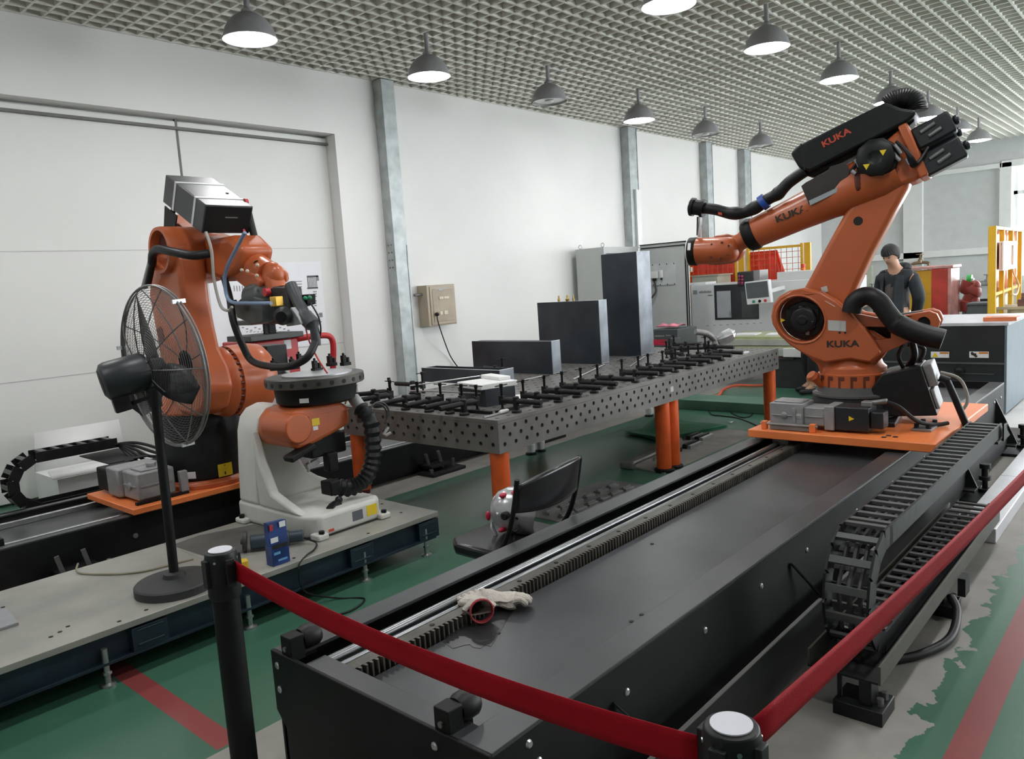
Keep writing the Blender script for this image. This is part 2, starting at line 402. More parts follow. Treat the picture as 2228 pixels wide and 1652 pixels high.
g = G().box(TX0+.006, TX1-.006, TY0, TY0+.10, TH-.012, TH); g.k = 1; g.box(TX0+.006, TX1-.006, TY0, TY0+.012, .02, TH-.012)
obj('side_beam', g, [TRACKT, BLACK], rt, bevel=.002)
obj('front_crossbar', G().box(TX0+.006, TX0+.075, TY0+.09, ys0-.07, TH-.016, TH-.004), TRACKT, rt, bevel=.002)
obj('bed_plate', G().box(TX0+.006, TX1-.006, TY0+.09, -1.285, TH-.072, TH-.058), TRACKT, rt, bevel=.002)
obj('trough', G().box(TX0+.006, TX1-.006, -1.29, TY1-.012, .30, .315), BLACK, rt)
RAILM = mat('rail_steel', (.26, .27, .28), .28, metal=.85, var=.15, scale=2)
obj('guide_rail', G().box(TX0+.03, TX1-.03, -1.165, -1.14, .315, TH-.03).lathe((TX0+.03, -1.152, TH-.025), (1, 0, 0), [(0, .015), (5.9, .015)], 12), RAILM, rt, bevel=.002)
obj('guide_rail', G().box(TX0+.03, TX1-.03, -1.205, -1.188, .315, TH-.035).lathe((TX0+.03, -1.196, TH-.032), (1, 0, 0), [(0, .011), (5.9, .011)], 12), RAILM, rt, bevel=.002)
RACKM = mat('rack_steel', (.10, .095, .08), .45, metal=.4, var=.3, scale=12)
# gear rack with cut teeth
g = G(); g.box(TX0+.08, TX1-.05, -1.262, -1.22, TH-.095, TH-.02)
n = int((TX1-TX0-.13)/.02)
for i in range(n):
    x = TX0+.08+.02*i
    g.add([(x, -1.262, TH-.0205), (x+.012, -1.262, TH-.0205), (x+.003, -1.276, TH-.0205), (x+.009, -1.276, TH-.0205), (x, -1.262, TH-.095), (x+.012, -1.262, TH-.095), (x+.003, -1.276, TH-.095), (x+.009, -1.276, TH-.095)],
          [(0, 1, 3, 2), (4, 6, 7, 5), (2, 3, 7, 6), (0, 2, 6, 4), (1, 5, 7, 3)])
rk = obj('gear_rack', g, RACKM, rt, smooth=False)
g = G()
for i in range(27): g.cyl((TX0+.2+.21*i, -1.24, TH-.021), (TX0+.2+.21*i, -1.24, TH-.0185), .009, n=8)
obj('rack_bolts', g, BLACK, rk)['kind'] = 'stuff'
g = G()
for y, z in ((-1.02, .46), (-1.02, .385), (-1.70, .46), (-1.845, .47)):
    g.lathe((TX0-.006, y, z), (-1, 0, 0), [(0, .011), (.003, .011), (.006, .007)], 10)
for x in (-1.93, -1.55, -1.1, -.68, -.25, .35, .9, 1.5, 2.1, 2.7, 3.2, 3.5, 3.75):
    g.lathe((x, TY0, .40), (0, -1, 0), [(0, .011), (.003, .011), (.006, .007)], 10)
g.lathe((-1.96, TY0, .46), (0, -1, 0), [(0, .011), (.006, .008)], 10)
obj('panel_screws', g, STEEL, rt)['kind'] = 'stuff'
for y in (-1.06, -1.72):
    b = obj('end_stop', G().box(TX0+.002, TX0+.05, y-.026, y+.026, TH-.02, TH+.055).box(TX0+.05, TX0+.10, y-.006, y+.006, TH-.03, TH+.01), BLACK, rt, bevel=.003)
    obj('buffer', G().lathe((TX0+.05, y, TH+.03), (1, 0, 0), [(0, .03), (.015, .036), (.05, .036), (.06, .03)], 18), RUBBER, b)
    obj('stop_screw', G().cyl((TX0+.002, y, TH+.018), (TX0-.004, y, TH+.018), .008, n=8), DSTEEL, b)
g = G()
for a, b in ((-1.25, -1.7), (-1.19, -1.7), (-1.25, -1.745), (-1.19, -1.745), (-.6, -1.38), (-1.55, -1.40)): g.cyl((a, b, TH-.059), (a, b, TH-.056), .008, n=8)
obj('bed_bolt_holes', g, HOLE, rt)['kind'] = 'stuff'
# cable tray on brackets beside the rail, with the levelling feet
pw = obj('screen_plate', G().box(-2.02, 3.55, -1.956, -1.946, .045, .236), BLACK, rt)
obj('plate_edge', G().box(-2.02, 3.55, -1.957, -1.945, .236, .241), mat('pale_edge', (.16, .16, .15), .5), pw)  # paler strip along the plate's top edge
for x in (-1.0, .3, 1.6, 2.9): obj('plate_bracket', G().box(x, x+.05, -1.946, TY0, .10, .12), DSTEEL, pw)
obj('stay_bar', G().bar((-.42, TY0-.006, .40), (-.30, -1.95, .24), .02, .005), BLACKP, pw)
obj('stay_bar', G().bar((-1.62, TY0-.006, .40), (-1.50, -1.95, .24), .02, .005), BLACKP, pw)
tr = obj('cable_tray', G().box(-.66, 1.36, -2.262, -2.03, .135, .142), BLACKP, rt)
obj('tray_edge', G().box(-.66, 1.36, -2.270, -2.262, .135, .20), mat('tray_olive', (.075, .07, .055), .5), tr)
obj('tray_edge', G().box(-.66, 1.36, -2.038, -2.03, .135, .20), mat('tray_olive', (.075, .07, .055), .5), tr)
for x in (-.68, .30):
    b_ = obj('tray_support', G().box(x, x+.14, -2.28, -2.12, .0, .05).box(x+.02, x+.10, -2.24, -2.20, .05, .135).box(x+.03, x+.045, -2.14, -2.125, .05, .23), BLACKP, rt, bevel=.003)
    obj('support_bolts', G().cyl((x+.05, -2.26, .05), (x+.05, -2.26, .075), .012, n=6).cyl((x+.10, -2.26, .05), (x+.10, -2.26, .075), .012, n=6), DSTEEL, b_)['kind'] = 'stuff'
obj('support_cap', G().box(.42, .50, -2.30, -2.27, .06, .14), BLACKP, tr)
for x in (2.05, 3.45):
    f = obj('levelling_foot', G().box(x, x+.34, -2.12, -1.90, 0, .022).box(x+.02, x+.26, -2.02, TY0, .07, .085).lathe((x+.27, -2.03, .022), (0, 0, 1), [(0, .04), (.02, .04), (.02, .016), (.075, .016), (.075, .035), (.10, .035), (.10, .02), (.15, .02), (.15, .032), (.18, .032)], 12), BLACKP, rt, bevel=.002)
    obj('foot_gusset', G().add([(x+.10, TY0, .42), (x+.115, TY0, .42), (x+.10, TY0, .085), (x+.115, TY0, .085), (x+.10, -2.02, .085), (x+.115, -2.02, .085)], [(0, 2, 4), (1, 5, 3), (0, 1, 3, 2), (2, 3, 5, 4), (0, 4, 5, 1)]), BLACKP, f)
obj('grey_post', G().box(2.33, 2.36, -1.93, -1.90, .10, .50), CAST, rt)
for x in (-1.6, -.2, 1.2, 2.6): obj('bed_foot', G().box(x, x+.2, -1.6, -1.2, 0, .06), BLACK, rt)
index_children()

# ---------------------------------------------------------------- energy chain of the right robot: one link = two side plates and crossbars
ec = thing('cable_chain', 'black cable drag chain looping beside the front rail', 'cable chain', (.5, -2.15, .13))
Ya, Yb, Zt, Zb, XBEND = -2.07, -2.225, .56, .185, -.40
R = (Zt-Zb)/2; LK = .082
path = []
x = 1.62
while x > XBEND: path.append((x, Zt+.0, 0)); x -= LK
a = 0; nb = int(PI*R/LK)
for i in range(nb+1):
    q = PI/2+PI*i/nb; path.append((XBEND+R*math.cos(q), (Zt+Zb)/2+R*math.sin(q), q-PI/2))
x = XBEND+LK
while x < 1.35: path.append((x, Zb, PI)); x += LK
lk = G(); h = .072
lk.box(-.044, .044, -.009, 0, -h/2, h/2)
lkb = G().box(-.044, .044, Yb-Ya, Yb-Ya+.009, -h/2, h/2)
cb = G().box(-.013, .013, Yb-Ya+.009, -.009, h/2-.011, h/2+.001)
cbb = G().box(-.013, .013, Yb-Ya+.009, -.009, -h/2-.001, -h/2+.009)
BARM = mat('chain_bar_grey', (.075, .08, .078), .5)
LINKM = [meshobj('side_plate', lkb, BLACKP), meshobj('crossbar', cb, BARM), meshobj('crossbar', cbb, BARM)]
def link_parts(l, ms):
    for m in ms:
        c = bpy.data.objects.new(m.name.split('.')[0], m); COL.objects.link(c); c.parent = l
first = None
for (px, pz, q) in path:
    M = Matrix.Translation(V((px, Ya, pz))) @ Matrix.Rotation(-q, 4, 'Y')
    loc = WM[ec.name].inverted() @ M
    if first is None:
        first = bpy.data.objects.new('chain_link', meshobj('chain_link', lk, BLACKP)); COL.objects.link(first); l = first; WM[l.name] = Matrix()
    else:
        l = bpy.data.objects.new('chain_link', first.data); COL.objects.link(l)
    l.parent = ec; link_parts(l, LINKM)
    l.matrix_local = loc
g = G()
for k in range(3):
    y = Ya-.04-.035*k; pts = [(px, y, pz) for px, pz, q in path[::2]]
    g.tube(pts, .008+.002*(k % 2), 6)
obj('inner_cables', g, mat('cable_grey', (.055, .055, .055), .5), ec)
g = G().box(1.5, 1.66, Yb-.01, Ya+.01, Zt-.05, Zt-.038).add([(1.60, Yb-.02, Zt+.05), (1.60, Yb-.012, Zt+.05), (1.60, Yb-.02, Zt-.05), (1.60, Yb-.012, Zt-.05), (1.78, Yb-.02, Zt-.05), (1.78, Yb-.012, Zt-.05)],
        [(0, 1, 3, 2), (2, 3, 5, 4), (0, 4, 5, 1), (0, 2, 4), (1, 5, 3)])
obj('end_bracket', g, BLACKP, ec)
# loose hose hanging from the tray foot
pts = spline([(.30, -2.27, .10), (.22, -2.31, .07), (.05, -2.32, .03), (-.12, -2.26, .018), (-.25, -2.17, .018)], 8)
tag(obj('hose', G().tube(pts, .017, 10), RUBBER), 'thick black hose curling onto the concrete below the drag chain', 'hose')
# white aluminium cable cover along the rail
TRK = mat('aluminium_cover', (.66, .67, .70), .35, metal=.2, var=.06)
t = thing('cable_cover', 'pale aluminium cable cover lying along the rail at the view edge', 'cable cover', (2.5, -2.16, 0))
for x0, x1 in ((1.38, 2.55), (2.555, 3.8), (3.805, 5.2)):
    obj('cover_segment', G().box(x0, x1, -2.25, -2.075, .0, .08), TRK, t, bevel=.004)

# ---------------------------------------------------------------- carriage plate of the right robot
cp = thing('robot_carriage', 'thick orange steel carriage plate sliding on the front rail', 'carriage', (1.7, -1.43, TH))
obj('plate', G().box(1.13, 2.45, -2.02, -1.0, TH+.018, TH+.066), PLATE, cp, bevel=.005)
obj('slide_block', G().box(1.2, 1.36, -1.22, -1.12, TH-.04, TH+.018).box(2.2, 2.36, -1.22, -1.12, TH-.04, TH+.018).box(1.2, 1.36, -1.84, -1.79, TH, TH+.018).box(2.2, 2.36, -1.84, -1.79, TH, TH+.018), DSTEEL, cp, bevel=.003)
zt = TH+.066
gb = obj('gearbox', G().box(1.22, 1.40, -1.30, -1.10, zt+.02, zt+.155).box(1.235, 1.385, -1.42, -1.30, zt+.03, zt+.135).box(1.225, 1.395, -1.475, -1.42, zt+.01, zt+.15).box(1.25, 1.37, -1.285, -1.115, zt+.155, zt+.165), CAST, cp, bevel=.006)
obj('gearbox_rib', G().box(1.214, 1.22, -1.285, -1.115, zt+.08, zt+.086).lathe((1.222, -1.19, zt+.083), (-1, 0, 0), [(0, .02), (.008, .02), (.012, .014)], 14).box(1.214, 1.22, -1.26, -1.24, zt+.04, zt+.13).box(1.228, 1.236, -1.41, -1.31, zt+.08, zt+.085), CAST, gb, bevel=.002)
obj('gearbox_label', G().box(1.2185, 1.2195, -1.29, -1.262, zt+.07, zt+.098), SILVER, gb)
mo = obj('drive_motor', G().box(1.235, 1.385, -1.66, -1.475, zt+.012, zt+.150).box(1.26, 1.36, -1.73, -1.66, zt+.03, zt+.125), mat('motor_blue_black', (.016, .02, .024), .4, var=.2), cp, bevel=.008)
obj('warning_triangle', G().add([(1.234, -1.555, zt+.10), (1.234, -1.555, zt+.07), (1.234, -1.585, zt+.085)], [(0, 1, 2)]), YELLOW, mo)
obj('cable_plug', G().box(1.27, 1.33, -1.67, -1.61, zt+.15, zt+.18).cyl((1.30, -1.66, zt+.17), (1.30, -1.74, zt+.185), .016, n=10), DSTEEL, mo, bevel=.004)
pts = spline([(1.30, -1.73, zt+.18), (1.33, -1.79, zt+.15), (1.42, -1.86, zt+.06), (1.55, -1.92, zt+.02), (1.62, -1.97, zt+.02)], 8)
obj('motor_cable', G().tube(pts, .012, 8), RUBBER, mo)
obj('tie_rod', G().tube([(1.18, -1.06, zt+.035), (1.18, -1.40, zt+.035)], .009, 8).box(1.17, 1.21, -1.36, -1.12, zt+.005, zt+.025), DSTEEL, cp)
obj('stop_post', G().box(1.165, 1.2, -1.10, -1.07, zt, zt+.05).box(1.165, 1.2, -1.39, -1.355, zt, zt+.05), PLATE, cp, bevel=.004)
pd = obj('bolt_pad', G().box(1.42, 1.62, -1.93, -1.83, zt, zt+.015), DSTEEL, cp, bevel=.002)
g = G()
for x, y in ((1.45, -1.85), (1.59, -1.85), (1.45, -1.91), (1.59, -1.91)): g.cyl((x, y, zt+.015), (x, y, zt+.04), .013, n=6)
obj('pad_bolts', g, BLACK, pd)['kind'] = 'stuff'
g = G()
for x, y in ((1.2, -1.75), (1.23, -1.80), (1.25, -1.76)): g.cyl((x, y, zt-.001), (x, y, zt+.003), .014, n=10)
obj('plate_holes', g, HOLE, cp)['kind'] = 'stuff'

# ================================================================ LEFT RAIL
LH, LY0, LY1, LX0, LX1 = .27, 1.85, 2.72, -2.1, 4.6
lr = thing('robot_rail', 'black floor rail along the wall, carrying the left robot', 'robot rail', (1.0, 2.3, 0))
g = G().box(LX0, LX1, LY0, LY0+.06, LH-.01, LH); g.k = 1; g.box(LX0, LX1, LY0, LY0+.012, .012, LH-.01)
obj('side_beam', g, [TRACKT, BLACK], lr, bevel=.002)
obj('side_beam', G().box(LX0, LX1, LY1-.012, LY1, .012, LH).box(LX0, LX1, LY1-.06, LY1, LH-.01, LH), TRACKT, lr, bevel=.002)
obj('end_plate', G().box(LX0-.01, LX0, LY0, LY1, .012, LH), BLACK, lr)
obj('end_plate', G().box(LX1, LX1+.01, LY0, LY1, .012, LH), BLACK, lr)
obj('bed_plate', G().box(LX0, LX1, LY0+.012, LY1-.012, LH-.07, LH-.055), TRACKT, lr)
obj('guide_rail', G().box(LX0, LX1, LY0+.16, LY0+.19, LH-.055, LH-.02), STEEL, lr, bevel=.003)
obj('guide_rail', G().box(LX0, LX1, LY1-.2, LY1-.17, LH-.055, LH-.02), STEEL, lr, bevel=.003)
es = obj('end_stop', G().box(LX0+.02, LX0+.08, LY0+.10, LY0+.17, LH-.055, LH+.03), BLACK, lr, bevel=.003)
for x in (-1.9, -.75, .9, 2.3):
    f = obj('levelling_foot', G().box(x, x+.38, LY0-.24, LY0-.05, 0, .025).box(x+.06, x+.28, LY0-.16, LY0, .05, .075), BLACKP, lr, bevel=.003)
    b = G()
    for q in (.10, .24): b.bar((x+q, LY0-.10, .025), (x+q-.03, LY0-.09, .17), .024, .024)
    b.cyl((x+.32, LY0-.15, .025), (x+.32, LY0-.15, .09), .012, n=8).cyl((x+.03, LY0-.2, .025), (x+.03, LY0-.2, .06), .012, n=8)
    obj('foot_bolt', b, DSTEEL, f)['kind'] = 'stuff'
ls = obj('rail_screw', G().lathe((-1.36, LY0, .14), (0, -1, 0), [(0, .016), (.008, .016)], 8), DSTEEL, lr)
ct = obj('cable_tray', G().box(LX0-.3, LX1-.5, LY1+.06, LY1+.34, .15, .16).box(LX0-.3, LX1-.5, LY1+.06, LY1+.07, .16, .2).box(LX0-.3, LX1-.5, LY1+.33, LY1+.34, .16, .2), BLACK, lr)

cp2 = thing('robot_carriage', 'orange steel carriage plate under the left robot', 'carriage', (-.85, 2.2, LH))
obj('plate', G().box(-1.38, -.30, 1.78, 2.52, LH+.012, LH+.05), PLATE, cp2, bevel=.005)
z = LH+.05
obj('slide_block', G().box(-1.3, -1.16, LY0+.13, LY0+.22, LH-.02, LH+.012).box(-.55, -.40, LY0+.13, LY0+.22, LH-.02, LH+.012), DSTEEL, cp2)
gb = obj('gearbox', G().box(-1.30, -1.06, 1.88, 2.10, z+.015, z+.19).box(-1.33, -1.05, 2.10, 2.28, z+.015, z+.20), CAST, cp2, bevel=.012)
obj('gearbox_rib', G().box(-1.308, -1.30, 1.90, 2.08, z+.10, z+.107).lathe((-1.30, 1.99, z+.10), (-1, 0, 0), [(0, .024), (.01, .024), (.014, .016)], 12).box(-1.28, -1.08, 1.872, 1.88, z+.10, z+.107), CAST, gb)
obj('gearbox_lid', G().box(-1.26, -1.10, 1.90, 2.06, z+.19, z+.2).cyl((-1.16, 1.98, z+.2), (-1.16, 1.98, z+.225), .03, n=12), CAST, gb, bevel=.003)
mo = obj('drive_motor', G().box(-1.31, -1.10, 2.28, 2.50, z+.02, z+.17), BLACK, cp2, bevel=.01)
obj('stop_post', G().box(-1.04, -.99, 1.85, 1.89, z, z+.15), CAST, cp2, bevel=.004)
obj('slotted_foot', G().box(-1.33, -1.0, 1.84, 1.87, z, z+.018), BLACK, cp2)
g = G()
for k in range(6):
    a = .05*k; g.tube(spline([(-1.04+.012*k, 2.90+.02*k, .55), (-.94-.02*k, 2.76-.03*k, .56-.015*k), (-.86-.035*k, 2.58-.03*k, .52-.02*k), (-.84, 2.36, .46+.02*k)], 7), .011, 6)
obj('robot_cables', g, RUBBER, cp2)
obj('cable_shelf', G().box(-1.22, -.95, 2.50, 3.05, .485, .493).box(-1.12, -1.07, 2.46, 2.51, LH+.05, .493), BLACK, cp2)

# energy chain of the left robot
ec2 = thing('cable_chain', 'black cable drag chain arching behind the left robot by the door', 'cable chain', (-1.9, 2.95, LH))
Ya2, Yb2, Zt2, Zb2, XB2 = 3.03, 2.87, .565, .215, -1.50
path2 = []; x = -1.06
Rz = (Zt2-Zb2)/2
while x > XB2: path2.append((x, Zt2-.18*max(0, (-1.62-x))**1.3*0, 0)); x -= .085
nb = int(PI*Rz/.085)
for i in range(nb+1):
    q = PI/2+PI*i/nb; path2.append((XB2+Rz*1.15*math.cos(q), (Zt2+Zb2)/2+Rz*math.sin(q), q-PI/2))
x = XB2+.085
while x < -.2: path2.append((x, Zb2, PI)); x += .085
lk2 = G(); h = .07
lk2.box(-.046, .046, -.009, 0, -h/2, h/2)
lkb2 = G().box(-.046, .046, Yb2-Ya2, Yb2-Ya2+.009, -h/2, h/2)
cb2 = G().box(-.014, .014, Yb2-Ya2+.006, -.006, h/2-.012, h/2+.001)
f2 = None
for (px, pz, q) in path2:
    M = Matrix.Translation(V((px, Ya2, pz))) @ Matrix.Rotation(-q, 4, 'Y')
    if f2 is None:
        f2 = meshobj('chain_link', lk2, BLACKP); LM2 = [meshobj('side_plate', lkb2, BLACKP), meshobj('crossbar', cb2, BARM)]
    l = bpy.data.objects.new('chain_link', f2); COL.objects.link(l); l.parent = ec2; l.matrix_local = WM[ec2.name].inverted() @ M
    link_parts(l, LM2)
# ================================================================ WELDING TABLES
HT, SD = .75, .20
def welding_table(x0, label):
    t = thing('welding_table', label, 'table', (x0+1, .75, 0), 0, 'perforated welding tables standing end to end')
    x1 = x0+2; e = .0008
    obj('table_top', G().box(x0+e, x1-e, 0, 1.5, HT-.025, HT), TABLE, t, bevel=.002)
    def hole(a, b): return circ(a, b, .014, 8)
    rows = [[hole(.05+.1*i, HT-.05) for i in range(20)], [hole(.1+.1*i, HT-.10) for i in range(19)], [hole(.05+.1*i, HT-.15) for i in range(20)]]
    out = [(e, HT-SD), (2-e, HT-SD), (2-e, HT-.025), (e, HT-.025)]
    hs = [h for r in rows for h in r]
    obj('long_side', G().prism(out, 0, .025, lambda a, b, c: V((x0+a, c, b)), hs), TABLE, t, smooth=False)
    obj('long_side', G().prism(out, 1.475, 1.5, lambda a, b, c: V((x0+a, c, b)), []), TABLE, t, smooth=False)
    ho = [[hole(.05+.1*i, HT-.05) for i in range(15)], [hole(.1+.1*i, HT-.10) for i in range(14)], [hole(.05+.1*i, HT-.15) for i in range(15)]]
    hs2 = [h for r in ho for h in r]
    for xx, hh in ((x0+e, hs2), (x1-.025-e, [])):
        obj('short_side', G().prism([(.025, HT-SD), (1.475, HT-SD), (1.475, HT-.025), (.025, HT-.025)], 0, .025, lambda a, b, c, xx=xx: V((xx+c, a, b)), [[p for p in h if .03 < p[0] < 1.47] for h in hh]), TABLE, t, smooth=False)
    obj('hole_backing', G().box(x0+.03, x1-.03, .03, .036, HT-.19, HT-.03).box(x0+.03, x0+.036, .036, 1.46, HT-.19, HT-.03), HOLE, t)  # dark sheet behind the side holes, coloured as the shade inside
    for cx in (x0+.068, x1-.068):
        for cy in (.068, 1.432):
            far = cy > 1; z0 = .14 if far else .03
            l = obj('leg', G().lathe((cx, cy, z0), (0, 0, 1), [(0, .058), (HT-SD-z0, .058)], 28), LEGO, t)
            if far:
                obj('levelling_foot', G().lathe((cx, cy, 0), (0, 0, 1), [(0, .05), (.012, .05), (.02, .03)], 14), BLACK, l)
                obj('foot_body', G().lathe((cx, cy, .02), (0, 0, 1), [(0, .034), (.02, .04), (.07, .042), (.085, .03)], 14), WHITEP, l, label='white foot body of the leg')
                obj('shaded_leg_end', G().lathe((cx, cy, .105), (0, 0, 1), [(0, .03), (.004, .05), (.03, .05), (.036, .03)], 16), mat('leg_shade_maroon', (.10, .015, .012), .5), l)  # bottom end of the orange leg, its shade put into the maroon
            else: obj('foot_flange', G().lathe((cx, cy, 0), (0, 0, 1), [(0, .078), (.022, .078), (.03, .06)], 24), BLACK, l)
    return t
t1 = welding_table(0, 'near dark steel welding table with orange legs, left half of the pair')
t2 = welding_table(2.0, 'far dark steel welding table with orange legs, reaching behind the right robot')
obj('table_label', G().box(1.955, 2.0, -.0012, -.0002, HT-.125, HT-.085), SILVER, t1, label='small pale label at the joint')
# holes in the table tops (dark bores)
for t, x0 in ((t1, 0), (t2, 2.0)):
    g = G()
    for i in range(20):
        for j in range(15): g.add([(x0+.05+.1*i+.014*math.cos(q*PI/4), .05+.1*j+.014*math.sin(q*PI/4), HT+.0006) for q in range(8)], [tuple(range(8))])
    o = obj('table_bores', g, HOLE, t, smooth=False, fix=False); o['kind'] = 'stuff'

# ---------------------------------------------------------------- clamps
def clamp():
    t = thing('screw_clamp', 'x', 'clamp', (0, 0, HT), 0, 'black screw clamps along the table edges')
    obj('clamp_post', G().lathe((0, 0, HT), (0, 0, 1), [(0, .032), (.012, .032), (.02, .02), (.095, .02), (.1, .015)], 14), CLAMP, t)
    obj('clamp_arm', G().lathe((0, -.20, HT+.072), (0, 1, 0), [(0, .014), (.005, .017), (.20, .017), (.21, .021), (.27, .021), (.30, .017), (.315, .016)], 12).box(-.014, .014, .095, .13, HT+.045, HT+.098), CLAMP, t)
    s = obj('clamp_screw', G().lathe((0, .115, HT+.012), (0, 0, 1), [(0, .016), (.008, .016), (.01, .008), (.135, .008), (.14, .012), (.16, .012)], 10), CLAMP, t)
    obj('clamp_handle', G().tube([(-.055, .115, HT+.163), (.055, .115, HT+.163)], .0035, 6), CLAMP, s)
    return t
proto = clamp(); index_children()
fx = [.25, .45, .66, .86, 1.06, 1.27, 1.58, 1.80, 1.95, 2.16, 2.37, 2.58, 2.75, 2.95]
nm = ['first', 'second', 'third', 'fourth', 'fifth', 'sixth', 'seventh', 'eighth', 'ninth', 'tenth', 'eleventh', 'twelfth', 'thirteenth', 'fourteenth']
for i, x in enumerate(fx):
    lb = '%s black screw clamp from the near corner along the long table edge' % nm[i]
    if i == 0: proto.location = (x, .07, HT); proto['label'] = lb
    else: dup(proto, (x, .07, HT), random.uniform(-.08, .08), lb)
for i, (y, r) in enumerate(((.33, -PI/2), (.46, -PI/2), (.65, -PI/2+.05), (.88, -PI/2), (1.17, -PI/2-.06))):
    dup(proto, (.06, y, HT), r, '%s black screw clamp from the near corner along the short table edge' % nm[i])
for x, y, r, lb in ((.18, 1.36, -2.2, 'black screw clamp on the table corner nearest the positioner'), (.60, 1.42, PI, 'black screw clamp at the back edge beside the lowest box fixture'), (1.55, 1.44, PI-.3, 'black screw clamp between the two lowest box fixtures at the back edge'),
        (2.9, .52, -.6, 'black screw clamp turned askew before the tallest box fixture'), (3.25, .62, .3, 'black screw clamp right of the tallest box fixture'),
        (3.4, .35, -.15, 'black screw clamp near the far table end'), (3.62, .78, .5, 'black screw clamp farthest along the tables, before the torch')):
    dup(proto, (x, y, HT), r, lb)
# dark flat locating bars under the clamps
g = G().box(.13, .155, .18, 1.25, HT, HT+.02)
tag(obj('locating_bar', g, CLAMP, bevel=.002), 'dark flat steel bar under the clamps on the short table edge', 'steel bar')
for i, (x0, x1, y, lb) in enumerate(((.18, .50, .16, 'shortest'), (.55, 1.45, .17, 'left'), (1.6, 2.5, .165, 'right'))):
    tag(obj('locating_bar', G().box(x0, x1, y, y+.025, HT, HT+.018), CLAMP, bevel=.002), '%s dark flat steel bar behind the clamps on the long table edge' % lb, 'steel bar', 'flat bars on the long edge')
# ---------------------------------------------------------------- stepped box fixtures: hollow sheet-steel boxes
def boxfix(x, y0, y1, zt, dx, label):
    t = thing('box_fixture', label, 'steel box', (x, y0, HT), 0, 'stepped sheet-steel boxes on the tables')
    w_ = .008
    obj('front_sheet', G().box(x, x+w_, y0, y1, HT, zt), SHEET, t)
    obj('side_sheet', G().box(x+w_, x+dx, y0, y0+w_, HT, zt), mat('side_sheet_steel', (.17, .19, .215), .38, metal=.4, var=.45, scale=4), t)
    obj('back_sheet', G().box(x+dx-w_, x+dx, y0+w_, y1, HT, zt-.002), SHEET, t)
    obj('side_sheet', G().box(x+w_, x+dx-w_, y1-w_, y1, HT, zt-.002), SHEET, t)
    e = .0015
    obj('cut_edge', G().box(x-e, x+w_+e, y0, y1, zt, zt+.003).box(x+w_, x+dx, y0-e, y0+w_+e, zt, zt+.003), EDGE, t, label='bright cut top edge')
    obj('weld_bead', G().tube([(x+.04*i, y0-.003+.004*(i % 2), HT+.006) for i in range(int(dx/.04)+1)], .006, 6), DSTEEL, t)
    return t
boxfix(1.15, 1.03, 1.93, .868, .17, 'lowest dark sheet-steel box of the stepped row on the tables')
boxfix(1.81, 1.03, 1.96, 1.03, .12, 'second-lowest dark sheet-steel box of the stepped row')
boxfix(2.52, 1.03, 1.745, 1.33, .13, 'second-tallest dark sheet-steel box of the stepped row')
boxfix(3.17, 1.02, 1.43, 1.755, .24, 'tallest dark sheet-steel box, standing before the open cabinet')
# low box carrying the foam
t = thing('low_box', 'low grey steel box under the white foam block, nearest table corner', 'steel box', (.45, .5, HT))
SS = mat('side_sheet_steel', (.17, .19, .215), .38)
g = G(); q = [(.33, .40), (.40, .72), (.62, .66), (.55, .34)]
g.prism(q, HT, .862, lambda a, b, c: V((a, b, c))); obj('box_body', g, SHEET, t)
fo = thing('foam_block', 'white foam block lying on the low steel box', 'foam block', (.45, .5, .862))
obj('foam_slab', G().prism([(.30, .41), (.37, .70), (.64, .62), (.57, .33)], .8625, .90, lambda a, b, c: V((a, b, c))), FOAM, fo, bevel=.006)
obj('foam_lip', G().prism([(.49, .42), (.56, .66), (.64, .63), (.57, .39)], .90, .925, lambda a, b, c: V((a, b, c))), FOAM, fo, bevel=.005)
# thin bright rods laid over the clamps
def rod(a, b, r, lb, m=STEEL):
    return tag(obj('welding_rod', G().tube([a, b], r, 8), m), lb, 'metal rod', 'thin bright rods over the clamps')
rod((.30, 1.10, .868), (.62, .72, .905), .005, 'thin bright rod, upper of the pair beside the foam block')
rod((.22, 1.02, .848), (.34, .45, .838), .005, 'thin bright rod, lower of the pair beside the foam block')
rod((.44, .185, HT+.167), (.68, .185, HT+.167), .004, 'short bright rod across the second and third clamp handles')
rod((1.55, .62, HT+.01), (2.45, .95, HT+.01), .006, 'bright twisted rod at the foot of the second-tallest box')
rod((2.35, .62, HT+.01), (3.1, .93, HT+.01), .006, 'bright twisted rod at the foot of the tallest box')
# white paper, chisel, tools on the table
PAPER = mat('paper_white', (.78, .79, .82), .6, var=.03)
def sheet(name, pts, z, lb, m=PAPER, cat='paper', th=.002):
    return tag(obj(name, G().prism(pts, z, z+th, lambda a, b, c: V((a, b, c)))  , m), lb, cat)
sheet('paper_sheet', [(.60, .36), (.70, .62), (.88, .52), (.78, .27)], HT+.001, 'white paper sheet on the table right of the low box')
sheet('paper_sheet', [(1.3, .30), (1.5, .52), (1.62, .40), (1.42, .2)], HT+.001, 'white paper scrap under the sixth clamp')
sheet('paper_sheet', [(1.95, .30), (2.3, .5), (2.38, .36), (2.05, .2)], HT+.001, 'white paper strip at the table joint')
sheet('steel_strip', [(3.10, .30), (3.62, .12), (3.66, .17), (3.14, .36)], HT+.001, 'bright flat steel strip near the far end of the tables', STEEL, 'steel strip', .008)
ch = thing('chisel', 'pale chisel lying at the near table corner', 'tool', (.12, .1, HT))
obj('tool_blade', G().bar((.02, .13, HT+.008), (.16, .13, HT+.008), .014, .008), STEEL, ch); obj('tool_handle', G().lathe((.16, .13, HT+.013), (1, 0, 0), [(0, .008), (.02, .013), (.07, .012), (.08, .008)], 10), WHITEP, ch)
to = thing('torch_head', 'grey torch head wrapped in silver foil at the far end of the tables', 'welding torch', (3.45, .42, HT))
